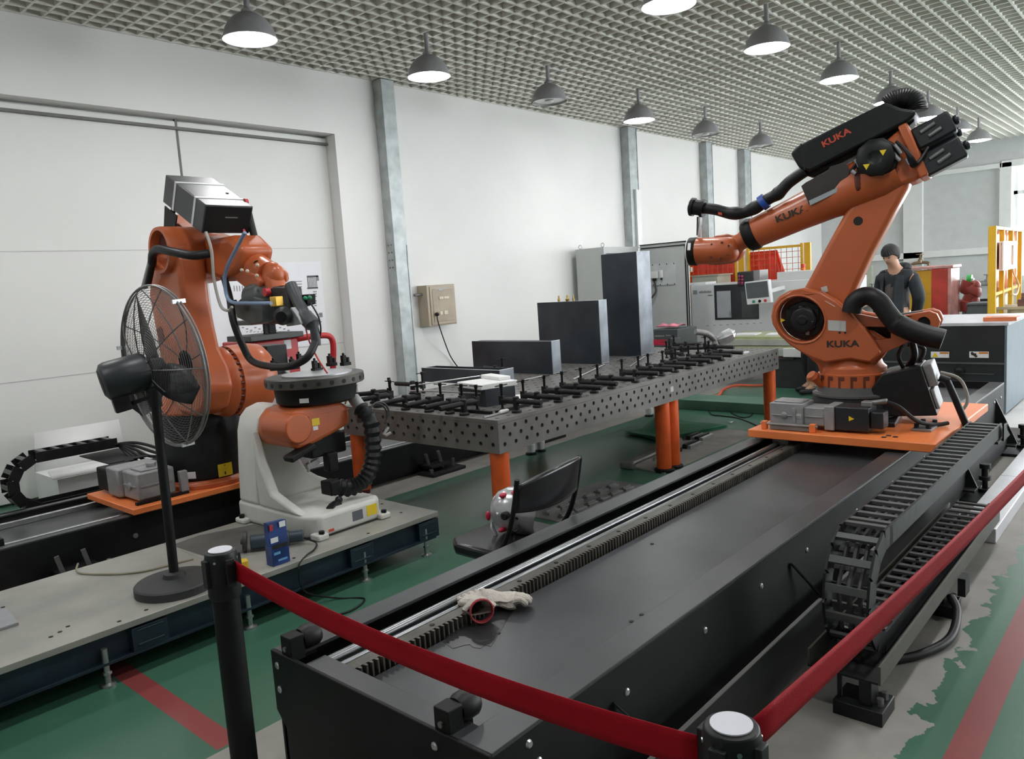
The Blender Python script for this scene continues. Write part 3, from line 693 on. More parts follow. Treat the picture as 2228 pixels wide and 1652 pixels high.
obj('torch_body', G().lathe((3.50, .40, HT), (0, 0, 1), [(0, .05), (.05, .06), (.09, .035), (.13, .03)], 14).tube(spline([(3.50, .40, HT+.12), (3.44, .45, HT+.19), (3.34, .52, HT+.22)], 5), .03, 10).bar((3.5, .4, HT+.15), (3.40, .50, HT+.09), .02, .02), DSTEEL, to)
fg = G().lathe((3.52, .40, HT+.10), (.5, -.7, .45), [(0, .02), (.03, .05), (.09, .062), (.16, .055), (.2, .02)], 12)
fg.v = [p+V((random.uniform(-1, 1), random.uniform(-1, 1), random.uniform(-1, 1)))*.009 for p in fg.v]
obj('foil_wrap', fg, STEEL, to, smooth=False)
# ================================================================ ROBOTS (frames: u = heading of the arm, w = left of it, z up)
class Rob:
    def __init__(s, ax, ay, th):
        s.M = Matrix.Translation(V((ax, ay, 0))) @ Matrix.Rotation(math.radians(th), 4, 'Z'); s.I = s.M.inverted()
        s.c = s.I @ EYE; s.R = s.I.to_3x3()
    def g(s): return G(s.M)
    def uz(s, px, py, w):
        """measured (u, z) of a photo pixel on the robot's vertical plane at side offset w"""
        d = s.R @ ray(px, py); k = (w-s.c.y)/d.y; p = s.c+k*d; return (p.x, p.z)
    def p(s, px, py, w): a = s.uz(px, py, w); return V((a[0], w, a[1]))
    def tr(s, pts, w): return [s.uz(x, y, w) for x, y in pts]
UW = lambda a, b, t: V((a, t, b))

# ---------------------------------------------------------------- right robot
A = Rob(1.70, -1.43, 99)
ra = thing('industrial_robot', 'big orange six-axis robot on the front rail, arm reaching over the tables', 'robot', (1.70, -1.43, zt), math.radians(99))
zb = TH+.066
bs = obj('base', A.g().box(-.26, .26, -.26, .26, zb, zb+.03).lathe((0, 0, zb+.03), (0, 0, 1), [(0, .26), (.05, .255), (.10, .235), (.125, .23)], 32), BLACKP, ra, bevel=.006)
obj('base_disc', A.g().lathe((0, 0, zb+.155), (0, 0, 1), [(0, .235), (.012, .235), (.02, .21), (.06, .2)], 36), mat('cast_dark', (.085, .085, .085), .5, var=.2), bs)
obj('base_label', sticker(A.g(), (.17, .10, zb+.178), (-.6, .8, 0), (.8, .6, 0), .09, .03), SILVER, bs)
rear = A.tr([(1918, 815), (2003, 796), (2040, 905), (1900, 908), (1893, 850)], .16)
bx = obj('connector_box', A.g().prism(rear, -.16, .16, UW), BLACKP, bs if False else ra, bevel=.008)
a_, b_ = V((rear[1][0], 0, rear[1][1])), V((rear[2][0], 0, rear[2][1])); dn = (b_-a_); L_ = dn.length; dn.normalize(); nn = V((-dn.z, 0, dn.x)); nn = nn if nn.x < 0 else -nn
def onrear(g, t0, t1, w0, w1, th):
    q = [a_+dn*(L_*t)+V((0, w, 0))+nn*h for h in (0, th) for t in (t0, t1) for w in (w0, w1)]
    return g.add(q, [(0, 1, 3, 2), (4, 6, 7, 5), (0, 4, 5, 1), (2, 3, 7, 6), (0, 2, 6, 4), (1, 5, 7, 3)])
obj('connector_panel', onrear(A.g(), .02, .46, -.14, .12, .05), CAST, bx, bevel=.006)
obj('connector_panel', onrear(A.g(), .50, .9, -.14, .12, .02), CAST, bx, bevel=.006)
pl = a_+dn*L_*.34+nn*.06
obj('power_plug', A.g().cyl(pl+V((0, .06, 0)), pl+V((-.05, .06, -.02)), .022).tube(spline([pl+V((-.04, .06, -.02)), pl+V((-.08, .06, -.12)), pl+V((-.14, .06, -.28)), pl+V((-.18, .06, -.36))], 6), .02, 10), RUBBER, bx)
obj('signal_cable', A.g().tube(spline([pl+V((0, -.02, .02)), pl+V((-.10, -.02, -.02)), pl+V((-.14, -.02, -.14)), pl+V((-.10, 0, -.22))], 6), .009, 8), mat('cable_pale', (.35, .34, .30), .5), bx)
# rotating column
col_ = obj('turret', A.g().lathe((0, 0, zb+.205), (0, 0, 1), [(0, .185), (.004, .2), (.085, .2), (.09, .192), (.12, .19), (.14, .17), (.20, .15)], 40), ORANGE, ra)
g = A.g()
for k in range(18):
    q = 2*PI*k/18; c, s_ = math.cos(q), math.sin(q); t = V((-s_, c, 0)); r = V((c, s_, 0)); o = r*.1995+V((0, 0, zb+.212))
    for (a0, a1, z0, z1) in ((-.018, .018, .045, .07), (-.018, -.004, 0, .045)):
        g.add([o+t*a+r*h+V((0, 0, z)) for h in (-.003, .0012) for a, z in ((a0, z0), (a1, z0), (a1, z1), (a0, z1))], [(0, 1, 2, 3), (4, 5, 6, 7)])
sl = obj('turret_slots', g, mat('slot_dark', (.12, .025, .01), .6), col_, smooth=False); sl['kind'] = 'stuff'
obj('turret_lug', A.g().lathe(A.p(1790, 842, .10), A.p(1764, 815, .16)-A.p(1790, 842, .10), [(0, .02), (.55, .022), (.8, .036), (1, .03)], 14, unit=True), ORANGE, col_)
mid = A.tr([(1757, 776), (1770, 735), (1800, 705), (1900, 720), (1940, 745), (1925, 770), (1905, 795), (1900, 822), (1785, 822), (1780, 795)], .1)
obj('turret_core', A.g().prism(mid, -.11, .11, UW), ORANGE, col_, bevel=.02)
out = [(1677, 690), (1681, 664), (1694, 646), (1716, 633), (1748, 627), (1785, 635), (1820, 655), (1850, 681), (1880, 712), (1902, 742), (1917, 768), (1893, 790), (1850, 782), (1795, 790), (1757, 776), (1720, 753), (1693, 728), (1680, 706)]
hole = [(1742+51*math.cos(q)+5*math.sin(q), 695+49*math.sin(q)) for q in [2*PI*i/28 for i in range(28)]]
ck = obj('turret_cheek', A.g().prism(A.tr(out, .19), .10, .19, UW, [A.tr(hole, .19)]), ORANGE, col_, bevel=.012)
rim = [A.p(1742+54*math.cos(q)+5*math.sin(q), 695+52*math.sin(q), .19) for q in [2*PI*i/40 for i in range(40)]]
obj('cheek_rim', A.g().tube(rim, .007, 6, closed=True), ORANGE, ck)
obj('turret_cheek', A.g().prism(A.tr(out, .19), -.19, -.10, UW), ORANGE, col_, bevel=.012)
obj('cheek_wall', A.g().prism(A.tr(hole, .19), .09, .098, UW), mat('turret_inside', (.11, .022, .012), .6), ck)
hc = A.uz(1742, 697, .17)
m2 = obj('swing_motor', A.g().lathe((hc[0]-.01, .10, hc[1]), (0, 1, 0), [(0, .12), (.02, .12), (.025, .085), (.06, .083), (.07, .07), (.072, .03), (.08, .028)], 8).box(hc[0]-.10, hc[0]+.10, .12, .135, hc[1]-.045, hc[1]+.07), BLACKP, col_, bevel=.005)
for dx in (-25, 17):
    q = A.uz(1728+dx, 697, .172); obj('warning_triangle', A.g().add([(q[0]+.014, .171, q[1]+.014), (q[0]-.016, .171, q[1]), (q[0]+.014, .171, q[1]-.014)], [(0, 1, 2)]), YELLOW, m2)
c1, c2 = A.p(1768, 698, .16), A.p(1768, 712, .15)
obj('motor_plug', A.g().cyl(c1, c2, .012).cyl(A.p(1757, 712, .15), A.p(1757, 728, .14), .013).tube(spline([A.p(1768, 698, .16), A.p(1764, 676, .15), A.p(1740, 668, .13)], 5), .01, 8), DSTEEL, m2)
put = A.p(1833, 750, .19)
def atext(g, txt, px, py, w, h, dirpx, wide=1.25, off=.03, side=1):
    c = A.p(px, py, w); d = A.p(px+dirpx[0], py+dirpx[1], w)-c; d.normalize(); up = V((0, 1, 0)).cross(d); up = up if up.z > 0 else -up
    return put_text(g, txt, c, d, up, h, off, wide)
obj('lettering', atext(A.g(), 'KUKA', 1833, 749, .191, .039, (40, -1)), TEXTK, ck)
obj('type_plate', sticker(A.g(), A.p(1821, 709, .19), A.p(1840, 710, .19)-A.p(1821, 709, .19), (0, 0, 1), .10, .062), SILVER, ck)
obj('cheek_label', sticker(A.g(), A.p(1812, 660, .17), A.p(1826, 668, .17)-A.p(1812, 660, .17), (.3, .6, .8), .065, .03, .02), SILVER, ck)
g = A.g()
for x in (1827, 1839): g.cyl(A.p(x, 724, .188), A.p(x, 724, .1905)+V((0, .002, 0)), .0065, n=8)
obj('cheek_holes', g, HOLE, ck)
# bracket that holds the counterbalance
bo = [(1842, 670), (1867, 684), (1908, 692), (1940, 691), (1980, 684), (2022, 677), (2038, 683), (2046, 699), (2041, 715), (2024, 726), (1990, 737), (1960, 752), (1925, 768), (1895, 792), (1850, 740)]
wi = [(1873, 711), (1938, 712), (1938, 737), (1899, 741)]
bh = [(2010+14*math.cos(2*PI*i/18), 703+13*math.sin(2*PI*i/18)) for i in range(18)]
br = obj('balance_bracket', A.g().prism(A.tr(bo, .15), .09, .15, UW, [A.tr(wi, .15), A.tr(bh, .15)]), ORANGE, col_, bevel=.01)
obj('balance_bracket', A.g().prism(A.tr(bo, .15), -.15, -.09, UW), ORANGE, col_, bevel=.01)
obj('balance_pivot', A.g().cyl(A.p(2012, 703, -.14), A.p(2012, 703, .14), .045, n=20), BLACK, br)
obj('balance_cylinder', A.g().cyl(A.p(1860, 722, 0), A.p(2012, 703, 0), .075, n=24), BLACK, ra)
obj('cable_bundle', A.g().tube(spline([A.p(1985, 745, .02), A.p(1990, 775, .03), A.p(1975, 800, 0)], 6), .02, 8).tube(spline([A.p(1965, 750, .05), A.p(1955, 775, .08), A.p(1965, 800, .05)], 6), .012, 8).tube(spline([A.p(1975, 750, -.05), A.p(2010, 760, -.08), A.p(1990, 805, -.05)], 6), .014, 8), RUBBER, ra)
# link arm
la = [(1738, 646), (1765, 597), (1790, 549), (1815, 503), (1836, 466), (1862, 428), (1890, 395), (1960, 374), (1984, 380), (1975, 410), (1950, 455), (1925, 502), (1900, 548), (1878, 595), (1861, 632), (1846, 665), (1800, 690), (1755, 680)]
lk_ = obj('link_arm', A.g().prism(A.tr(la, .08), -.08, .08, UW), ORANGE, ra, bevel=.03, seg=4)
hl = A.uz(1867, 481, .081); obj('link_hole', A.g().lathe((hl[0], .079, hl[1]), (0, 1, 0), [(0, .026), (.003, .026)], 20), HOLE, lk_)
obj('arm_label', sticker(A.g(), A.p(1794, 630, .08), A.p(1806, 627, .08)-A.p(1794, 630, .08), (.2, 0, 1), .035, .035, .003), SILVER, lk_)
# forearm: tapering tube, housing, rear flange with the wrist motors
f0, f1 = A.p(1637, 510, 0), A.p(1990, 348, 0); ax_ = f1-f0; fl = ax_.length
fa = obj('forearm', A.g().lathe(f0, ax_, [(0, .092), (fl*.02, .096), (fl*.30, .108), (fl*.5, .122), (fl*.62, .14), (fl*.80, .15), (fl*.9, .14)], 36), ORANGE, ra)
ho = [(1868, 420), (1860, 380), (1885, 340), (1935, 300), (1958, 280), (1975, 300), (2012, 376), (2000, 392), (1960, 404), (1920, 420), (1890, 430)]
obj('arm_housing', A.g().prism(A.tr(ho, .08), -.14, .10, UW), ORANGE, fa, bevel=.025, seg=3)
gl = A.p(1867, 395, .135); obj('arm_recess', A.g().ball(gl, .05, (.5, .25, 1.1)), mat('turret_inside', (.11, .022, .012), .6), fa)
nf = ax_.normalized(); uf = nf.cross(V((0, 1, 0))); uf = uf if uf.z > 0 else -uf
fp = A.p(1988, 330, 0)
g = A.g(); g.add([fp+uf*a+V((0, b, 0))+nf*c for c in (-.02, .03) for a in (-.17, .15) for b in (-.14, .13)], [(0, 1, 3, 2), (4, 6, 7, 5), (0, 4, 5, 1), (2, 3, 7, 6), (0, 2, 6, 4), (1, 5, 7, 3)])
obj('rear_flange', g, ORANGE, fa, bevel=.01)
MB_ = mat('motor_blue_black', (.016, .02, .024), .4)
for k, (m0, m1, w_) in enumerate((((1992, 307), (2074, 264), .03), ((2010, 365), (2097, 319), .05), ((2000, 330), (2080, 290), -.09))):
    q0, q1 = A.p(*m0, w_), A.p(*m1, w_)
    m = obj('wrist_motor', A.g().bar(q0, q1, .115, .125, uf).cyl(q1, q1+(q1-q0).normalized()*.03, .03, n=8), MB_, ra, bevel=.012)
    if k < 2:
        md_ = q0.lerp(q1, .35)+V((0, .062, .0)); dq = (q1-q0).normalized()
        obj('motor_plug', A.g().cyl(md_-dq*.03+uf*.02, md_+dq*.05+uf*.03, .011, n=10).cyl(md_-dq*.0-uf*.02, md_+dq*.07-uf*.01, .012, n=10), DSTEEL, m)
am = A.uz(1908, 346, .12)
m3 = obj('elbow_motor', A.g().lathe((am[0], .09, am[1]), (0, 1, 0), [(0, .118), (.05, .118), (.055, .102), (.10, .102), (.11, .085), (.112, .04), (.106, .03)], 10), BLACKP, ra, bevel=.004)
for x, y in ((1921, 331), (1885, 362)):
    q = A.uz(x, y, .203); obj('warning_triangle', A.g().add([(q[0]+.018, .2025, q[1]+.012), (q[0]-.018, .2025, q[1]+.012), (q[0], .2025, q[1]-.02)], [(0, 1, 2)]), YELLOW, m3)
g = A.g()
for x0, y0, x1, y1 in ((1947, 315, 1962, 334), (1942, 333, 1958, 350), (1972, 345, 1980, 358), (1861, 347, 1870, 362), (1853, 372, 1862, 378)): g.cyl(A.p(x0, y0, .15), A.p(x1, y1, .15), .012, n=10)
obj('cable_plugs', g, CAST, m3)['kind'] = 'stuff'
g = A.g()
for k in range(5): g.tube(spline([A.p(1950+5*k, 308+4*k, .15), A.p(1972+3*k, 330+3*k, .17), A.p(1985+3*k, 362-2*k, .15), A.p(2000+5*k, 352-8*k, .12)], 7), .009, 6)
g.tube(spline([A.p(1850, 375, .14), A.p(1868, 352, .15), A.p(1890, 325, .13), A.p(1930, 305, .1)], 7), .011, 6)
obj('arm_cables', g, RUBBER, ra)
obj('lettering', atext(A.g(), 'KUKA', 1721, 466, .110, .042, (60, -24)), TEXTK, fa)
# hose supply box on the arm
eb = A.tr([(1719, 334), (1731, 320), (1740, 314), (1925, 222), (1960, 235), (1994, 240), (1990, 252), (1972, 266), (1760, 374), (1738, 366)], .13)
kb = obj('supply_box', A.g().prism(eb, -.13, .13, UW), BLACKP, ra, bevel=.02, seg=3)
obj('box_lower_trough', A.g().prism(A.tr([(1750, 372), (1985, 250), (1990, 262), (1972, 278), (1770, 385), (1752, 382)], .08), -.09, .07, UW), BLACK, kb, bevel=.008)
obj('box_seam', A.g().prism(A.tr([(1741, 312), (1744, 312), (1752, 370), (1749, 370)], .1305), .1295, .131, UW), HOLE, kb)
obj('lettering', atext(A.g(), 'KUKA', 1819, 300, .131, .036, (62, -33)), TEXTR, kb)
hp = [A.p(x, y, .0) for x, y in ((1930, 232), (1945, 221), (1962, 215), (1980, 217), (1992, 227), (1994, 242))]; hp = spline(hp, 9)
obj('supply_hose', A.g().tube(hp, ribbed(hp, .058, .03), 16), RUBBER, kb)
g = A.g(); g.prism(A.tr([(1743, 405), (1753, 397), (1800, 372), (1807, 362), (1840, 352), (1850, 374), (1832, 412), (1760, 445)], .13), .118, .13, UW)
bp_ = obj('bracket_plate', g, mat('bracket_brown_black', (.035, .028, .026), .45, var=.2), ra, bevel=.002)
obj('bracket_strip', A.g().prism(A.tr([(1760, 437), (1831, 404), (1832, 413), (1763, 447)], .131), .11, .133, UW), mat('zinc_strip', (.42, .46, .49), .35, metal=.6), bp_)
# dress-pack hose out to the wrist
hs = spline([A.p(x, y, .08) for x, y in ((1752, 372), (1718, 396), (1693, 421), (1672, 433), (1650, 448), (1622, 461), (1590, 464), (1556, 456), (1522, 452))], 7)
rr = [.036*(1.0+.18*(math.exp(-((i-30)/3)**2)+math.exp(-((i-14)/2)**2)+math.exp(-((i-40)/3)**2))) for i in range(len(hs))]
hz = obj('dress_hose', A.g().tube(hs, rr, 14), RUBBER, ra)
q0, q1 = A.p(1667, 436, .08), A.p(1656, 444, .08); obj('hose_clip', A.g().cyl(q0, q1, .05, n=16), BLUE, hz, label='blue hose clip')
q0, q1, q2, q3 = A.p(1526, 453, .08), A.p(1504, 450, .08), A.p(1499, 449.5, .08), A.p(1533, 454, .08)
obj('hose_coupling', A.g().cyl(q3, q0, .058, n=20).cyl(q0, q1, .05, n=18).cyl(q1.lerp(q0, .3), q1, .06, n=18), BLACK, hz)
obj('coupling_cap', A.g().lathe(q1, q2-q1, [(0, .045), (.7, .043), (1, .03)], 16, unit=True), STEEL, hz)
obj('red_mark', sticker(A.g(), A.p(1567, 465, .117), A.p(1580, 467, .117)-A.p(1567, 465, .117), (0, 0, 1), .025, .016, .004), TEXTR, hz)
obj('strut', A.g().bar(A.p(1525, 470, .06), A.p(1521, 516, .05), .02, .008).bar(A.p(1518, 472, .08), A.p(1517, 512, .05), .012, .006), STEEL, ra)
# wrist
wr = obj('wrist_ring', A.g().lathe(A.p(1645, 506, 0), A.p(1622, 517, 0)-A.p(1645, 506, 0), [(0, .1), (.25, .106), (.8, .1), (1, .085)], 36, unit=True), BLACK, ra)
nk = [A.p(x, y, 0) for x, y in ((1634, 511), (1615, 524), (1600, 533))]
obj('wrist_neck', A.g().tube(nk, [.075, .055, .06], 18), ORANGE, ra)
fk = A.tr([(1540, 524), (1560, 513), (1584, 509), (1605, 514), (1619, 527), (1622, 545), (1614, 562), (1596, 573), (1565, 577), (1540, 576)], -.05)
obj('wrist_fork', A.g().prism(fk, -.085, -.005, UW), ORANGE, ra, bevel=.022, seg=4)
h0, h1 = A.p(1597, 543, .035), A.p(1518, 547, .035)
wh = obj('wrist_housing', A.g().lathe(h0, h1-h0, [(-.12, .015), (-.10, .045), (-.03, .07), (.12, .082), (.5, .086), (1, .088)], 28, unit=True), ORANGE, ra)
g = A.g()
for x, y in ((1585, 535), (1582, 556), (1570, 528), (1548, 532), (1545, 560), (1565, 563)):
    q = A.p(x, y, .122 if 540 < y else .115); g.cyl(q-V((0, .02, 0)), q, .007, n=8)
obj('wrist_screws', g, mat('turret_inside', (.11, .022, .012), .6), wh)['kind'] = 'stuff'
h2 = h1+(h1-h0).normalized()*.05
obj('tool_flange', A.g().lathe(h1, h2-h1, [(0, .09), (.1, .093), (.9, .093), (1, .08)], 32, unit=True), BLACK, wh)
obj('flange_rim', A.g().lathe(h2, h2-h1, [(-.02, .094), (.12, .094), (.12, .08)], 32, unit=True), WHITEP, wh)
put_ = A.g(); dd = A.p(1505, 540, .12)
obj('flange_mark', sticker(A.g(), h1.lerp(h2, .5)+V((0, .088, .03)), (h1-h2), (0, -.35, 1), .02, .05, .006), WHITEP, wh)
# big corrugated hose at the foot of the arm
bh_ = spline([A.p(x, y, .21) for x, y in ((1853, 680), (1858, 660), (1874, 647), (1893, 645), (1912, 656), (1930, 680), (1950, 703), (1980, 718), (2012, 729), (2052, 740))], 8)
obj('base_hose', A.g().tube(bh_, [.054 if i < 48 else .06 for i in range(len(bh_))], 18), RUBBER, ra)

# ---------------------------------------------------------------- left robot
B = Rob(-.75, 2.10, 270)
rb = thing('industrial_robot', 'orange robot by the wall with a black box on its arm, behind the fan', 'robot', (-.75, 2.10, LH+.05), math.radians(270))
z = LH+.05
bf = obj('base_flange', B.g().lathe((0, 0, z), (0, 0, 1), [(0, .30), (.03, .30), (.035, .28), (.05, .27)], 36).box(-.32, -.1, -.3, .3, z, z+.03), ORANGE, rb, bevel=.004)
pd_ = obj('pedestal', B.g().lathe((0, 0, z+.05), (0, 0, 1), [(0, .262), (.01, .27), (.40, .262), (.445, .255)], 40).box(-.33, -.2, -.16, .16, z+.05, z+.30), BLACKP, rb, bevel=.006)
def bst(px, py, wd, ht, m, nm):
    # labels on the pedestal's skin where it faces the camera
    d = B.R @ ray(px, py); o = B.c; aa = d.x**2+d.y**2; bb = 2*(o.x*d.x+o.y*d.y); cc_ = o.x**2+o.y**2-.27**2
    k = (-bb-math.sqrt(max(0, bb*bb-4*aa*cc_)))/(2*aa); p = o+d*k; n = V((p.x, p.y, 0)).normalized(); xd = V((-n.y, n.x, 0))
    return obj(nm, sticker(B.g(), p-n*.001, xd, V((0, 0, 1)), wd, ht, .004), m, pd_)
bst(412, 1035, .085, .045, PAPER, 'white_label'); yl = bst(490, 1022, .10, .085, YELLOW, 'yellow_label'); bst(503, 1022, .012, .04, TEXTK, 'label_print'); bst(486, 1030, .035, .02, TEXTK, 'label_print'); bst(485, 1013, .03, .006, TEXTK, 'label_print')
ca = B.uz(490, 830, .0); A2u, A2z = ca
tc_ = obj('turret', B.g().lathe((0, 0, z+.49), (0, 0, 1), [(0, .255), (.012, .265), (.03, .26), (.09, .23), (.14, .2)], 40).prism([(-.16, z+.52), (.2, z+.52), (A2u+.16, A2z-.10), (A2u+.05, A2z+.14), (A2u-.1, A2z+.13), (-.1, A2z-.05)], -.14, .20, UW), ORANGE, rb, bevel=.02, seg=3)
dr = obj('shoulder_drum', B.g().lathe((A2u, -.09, A2z), (0, 1, 0), [(0, .205), (.05, .225), (.075, .228), (.08, .21), (.10, .21), (.105, .228), (.25, .232), (.33, .22), (.36, .19), (.37, .12)], 48), ORANGE, rb)
g = B.g()
for k in range(32):
    q = 2*PI*k/32; c = V((A2u+.219*math.cos(q), .0, A2z+.219*math.sin(q))); g.cyl(c-V((0, .012, 0)), c+V((0, .016, 0)), .008, n=6)
o = obj('drum_bolts', g, mat('turret_inside', (.11, .022, .012), .6), dr); o['kind'] = 'stuff'
mm = obj('shoulder_motor', B.g().box(A2u-.10, A2u+.06, .28, .44, A2z+.02, A2z+.20).cyl((A2u-.02, .27, A2z+.02), (A2u-.02, .40, A2z+.02), .09, n=16), BLACKP, rb, bevel=.01)
g = B.g()
for k in range(3): g.tube(spline([(A2u, .42, A2z+.02-.05*k), (A2u+.05, .47, A2z-.06-.04*k), (A2u+.03, .42, A2z-.16-.04*k), (A2u-.05, .33, A2z-.25)], 6), .013, 8)
obj('motor_plugs', g, CAST, mm)
obj('drum_hole', B.g().lathe((A2u-.02, .11, A2z-.232), (.3, .0, -1), [(-.02, .03), (.006, .03)], 14), HOLE, dr)
# link arm: broad plate on the near side
WN = -.26
la = [(322, 640), (326, 600), (333, 566), (345, 548), (385, 556), (392, 610), (398, 660), (408, 710), (420, 765), (440, 805), (450, 850), (442, 893), (420, 908), (392, 900), (370, 875), (356, 830), (340, 740)]
lb_ = obj('link_arm', B.g().prism(B.tr(la, WN), WN, -.08, UW), ORANGE, rb, bevel=.03, seg=4)
e3 = B.uz(345, 548, WN-.03)
A3 = B.uz(345, 545, -.30)
eb_ = obj('elbow_drum', B.g().lathe((A3[0], -.30, A3[1]), (0, 1, 0), [(.06, .105), (.0, .12), (0, .14), (.02, .145), (.24, .145), (.26, .13), (.34, .125)], 36, caps=False), ORANGE, rb)
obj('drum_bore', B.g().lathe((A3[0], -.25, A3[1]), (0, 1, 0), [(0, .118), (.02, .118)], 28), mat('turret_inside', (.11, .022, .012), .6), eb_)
# forearm
g = B.g(); W0 = .0
hsg = B.tr([(392, 500), (408, 488), (440, 505), (478, 520), (520, 512), (548, 540), (540, 590), (508, 612), (470, 600), (455, 605), (430, 612), (412, 575)], W0)
fb_ = obj('forearm_housing', B.g().prism(hsg, -.07, .16, UW), ORANGE, rb, bevel=.04, seg=4)
obj('elbow_lower', B.g().prism(B.tr([(405, 590), (455, 575), (480, 585), (470, 600), (440, 612), (420, 618), (405, 610)], W0), -.03, .14, UW), ORANGE, fb_, bevel=.015)
obj('rear_lug', B.g().prism(B.tr([(385, 500), (388, 466), (404, 476), (440, 510), (430, 540), (400, 540)], W0), -.09, .03, UW), ORANGE, fb_, bevel=.01)
g0, g1 = B.p(528, 562, .05), B.p(585, 597, .05); d = (g1-g0); ft = obj('forearm', B.g().lathe(g0, d, [(-.1, .10), (-.02, .108), (.03, .108), (.06, .088), (.6, .082), (1.0, .078)], 32, unit=True), ORANGE, rb)
yk = d.normalized()
obj('wrist_prong', B.g().prism(B.tr([(550, 560), (600, 572), (622, 592), (624, 612), (606, 622), (560, 608)], .10), .085, .125, UW), ORANGE, rb, bevel=.02, seg=3)
obj('wrist_prong', B.g().prism(B.tr([(510, 580), (562, 596), (573, 612), (568, 630), (548, 635), (516, 610)], -.02), -.04, .005, UW), ORANGE, rb, bevel=.018, seg=3)
wb = obj('wrist_housing', B.g().ball(B.p(594, 600, .05), .082, (1, .72, 1.0), 20, 12).lathe(B.p(592, 600, .05), B.p(604, 632, .05)-B.p(592, 600, .05), [(0, .065), (1, .06)], 20, unit=True), ORANGE, rb)
g = B.g()
for x, y, w_ in ((560, 577, .0), (559, 600, -.03), (538, 590, -.04), (526, 588, -.05)): c = B.p(x, y, w_-.045); g.ball(c, .011)
obj('wrist_plugs', g, mat('plug_cream', (.6, .5, .4), .5), wb)['kind'] = 'stuff'
g = B.g(); g.prism(B.tr([(499, 573), (520, 579), (516, 592), (505, 598)], -.055), -.075, -.05, UW)
# cutting tool at the wrist
tl = obj('tool_body', B.g().lathe(B.p(545, 655, -.02), B.p(600, 640, .04)-B.p(545, 655, -.02), [(0, .07), (.1, .095), (.6, .1), (.75, .07), (1, .065)], 20, unit=True).prism(B.tr([(553, 640), (590, 650), (592, 700), (570, 705), (535, 690), (526, 665)], -.02), -.08, .06, UW), mat('tool_grey_green', (.075, .085, .08), .4, var=.25), rb, bevel=.006)
obj('tool_clamp', B.g().prism(B.tr([(590, 622), (640, 624), (650, 690), (600, 706), (585, 660)], .05), .0, .10, UW), mat('tool_dark', (.04, .04, .04), .45, var=.3), tl, bevel=.008)
obj('torch_neck', B.g().tube(spline([B.p(632, 620, .03), B.p(645, 650, .02), B.p(664, 688, .0), B.p(683, 712, .0), B.p(688, 752, .0)], 6), [.035]*12+[.045]*6+[.026]*7, 14), mat('torch_grey', (.045, .05, .055), .45), tl)
obj('tool_bracket', B.g().prism(B.tr([(640, 668), (655, 690), (662, 705), (630, 710), (624, 690)], -.04), -.06, -.03, UW), CAST, tl, bevel=.004)
obj('tool_wheel', B.g().lathe(B.p(620, 685, -.06), B.p(612, 690, -.14)-B.p(620, 685, -.06), [(0, .045), (.3, .05), (.7, .05), (1, .03), (1, .015)], 20, unit=True), BLACK, tl)
obj('tool_valve', B.g().box(B.p(600, 655, -.08).x-.03, B.p(600, 655, -.08).x+.03, -.1, -.05, B.p(600, 655, -.08).z-.03, B.p(600, 655, -.08).z+.025), mat('brass_yellow', (.65, .40, .05), .35, metal=.4), tl, bevel=.004, label='yellow valve block')
obj('junction_box', B.g().prism(B.tr([(655, 642), (677, 640), (678, 662), (660, 668), (648, 660)], .08), .05, .11, UW), BLACK, tl, bevel=.004)
g = B.g(); g.ball(B.p(664, 649, .04), .012).ball(B.p(674, 648, .04), .012); obj('green_buttons', g, mat('button_green', (.02, .28, .13), .4), tl)
obj('red_flange', B.g().lathe(B.p(575, 636, -.06), (0, 1, 0), [(0, .025), (.03, .025)], 14), RED, tl)
# black box on the arm
u_ft, z_ft = B.uz(447, 446, -.2); u_bt, z_bt = B.uz(360, 380, -.2)
dirb = V((u_bt-u_ft, 0, z_bt-z_ft)); Lb = dirb.length; dirb.normalize(); nb_ = V((-dirb.z, 0, dirb.x)); nb_ = nb_ if nb_.z > 0 else -nb_
def tilted(t0, t1, w0, w1, h0, h1):
    g = B.g(); o = V((u_ft, 0, z_ft))
    return g.add([o+dirb*t+V((0, w, 0))+nb_*h for h in (h0, h1) for t in (t0, t1) for w in (w0, w1)], [(0, 1, 3, 2), (4, 6, 7, 5), (0, 4, 5, 1), (2, 3, 7, 6), (0, 2, 6, 4), (1, 5, 7, 3)])
BOXM = mat('feeder_box_black', (.035, .036, .04), .38, var=.15, scale=8)
fbx = obj('feeder_box', tilted(0, Lb, -.2, .105, -.175, 0), BOXM, rb, bevel=.006)
for t in (.11, .36): obj('box_strap', tilted(t, t+.022, -.203, .108, -.177, .003), mat('strap_grey', (.55, .56, .57), .45), fbx)
obj('box_front', tilted(-.004, 0, -.19, .095, -.165, -.01), BLACK, fbx)
obj('box_mark', tilted(-.006, -.004, -.07, .01, -.075, -.068), DSTEEL, fbx)
obj('box_screw', B.g().ball(V((u_ft, 0, z_ft))+dirb*.22+V((0, .05, 0)), .012, (1, 1, .5)), STEEL, fbx)
obj('red_grip', B.g().lathe(V((u_ft, .10, z_ft))+dirb*.10-nb_*.01, (0, 1, 0), [(0, .022), (.02, .022)], 16), RED, fbx)
obj('box_bracket', B.g().bar(V((u_bt, -.12, z_bt))-nb_*.17, B.p(362, 520, -.12), .03, .01).prism(B.tr([(358, 448), (384, 470), (380, 500), (356, 498)], -.16), -.16, -.152, UW), BLACK, rb)
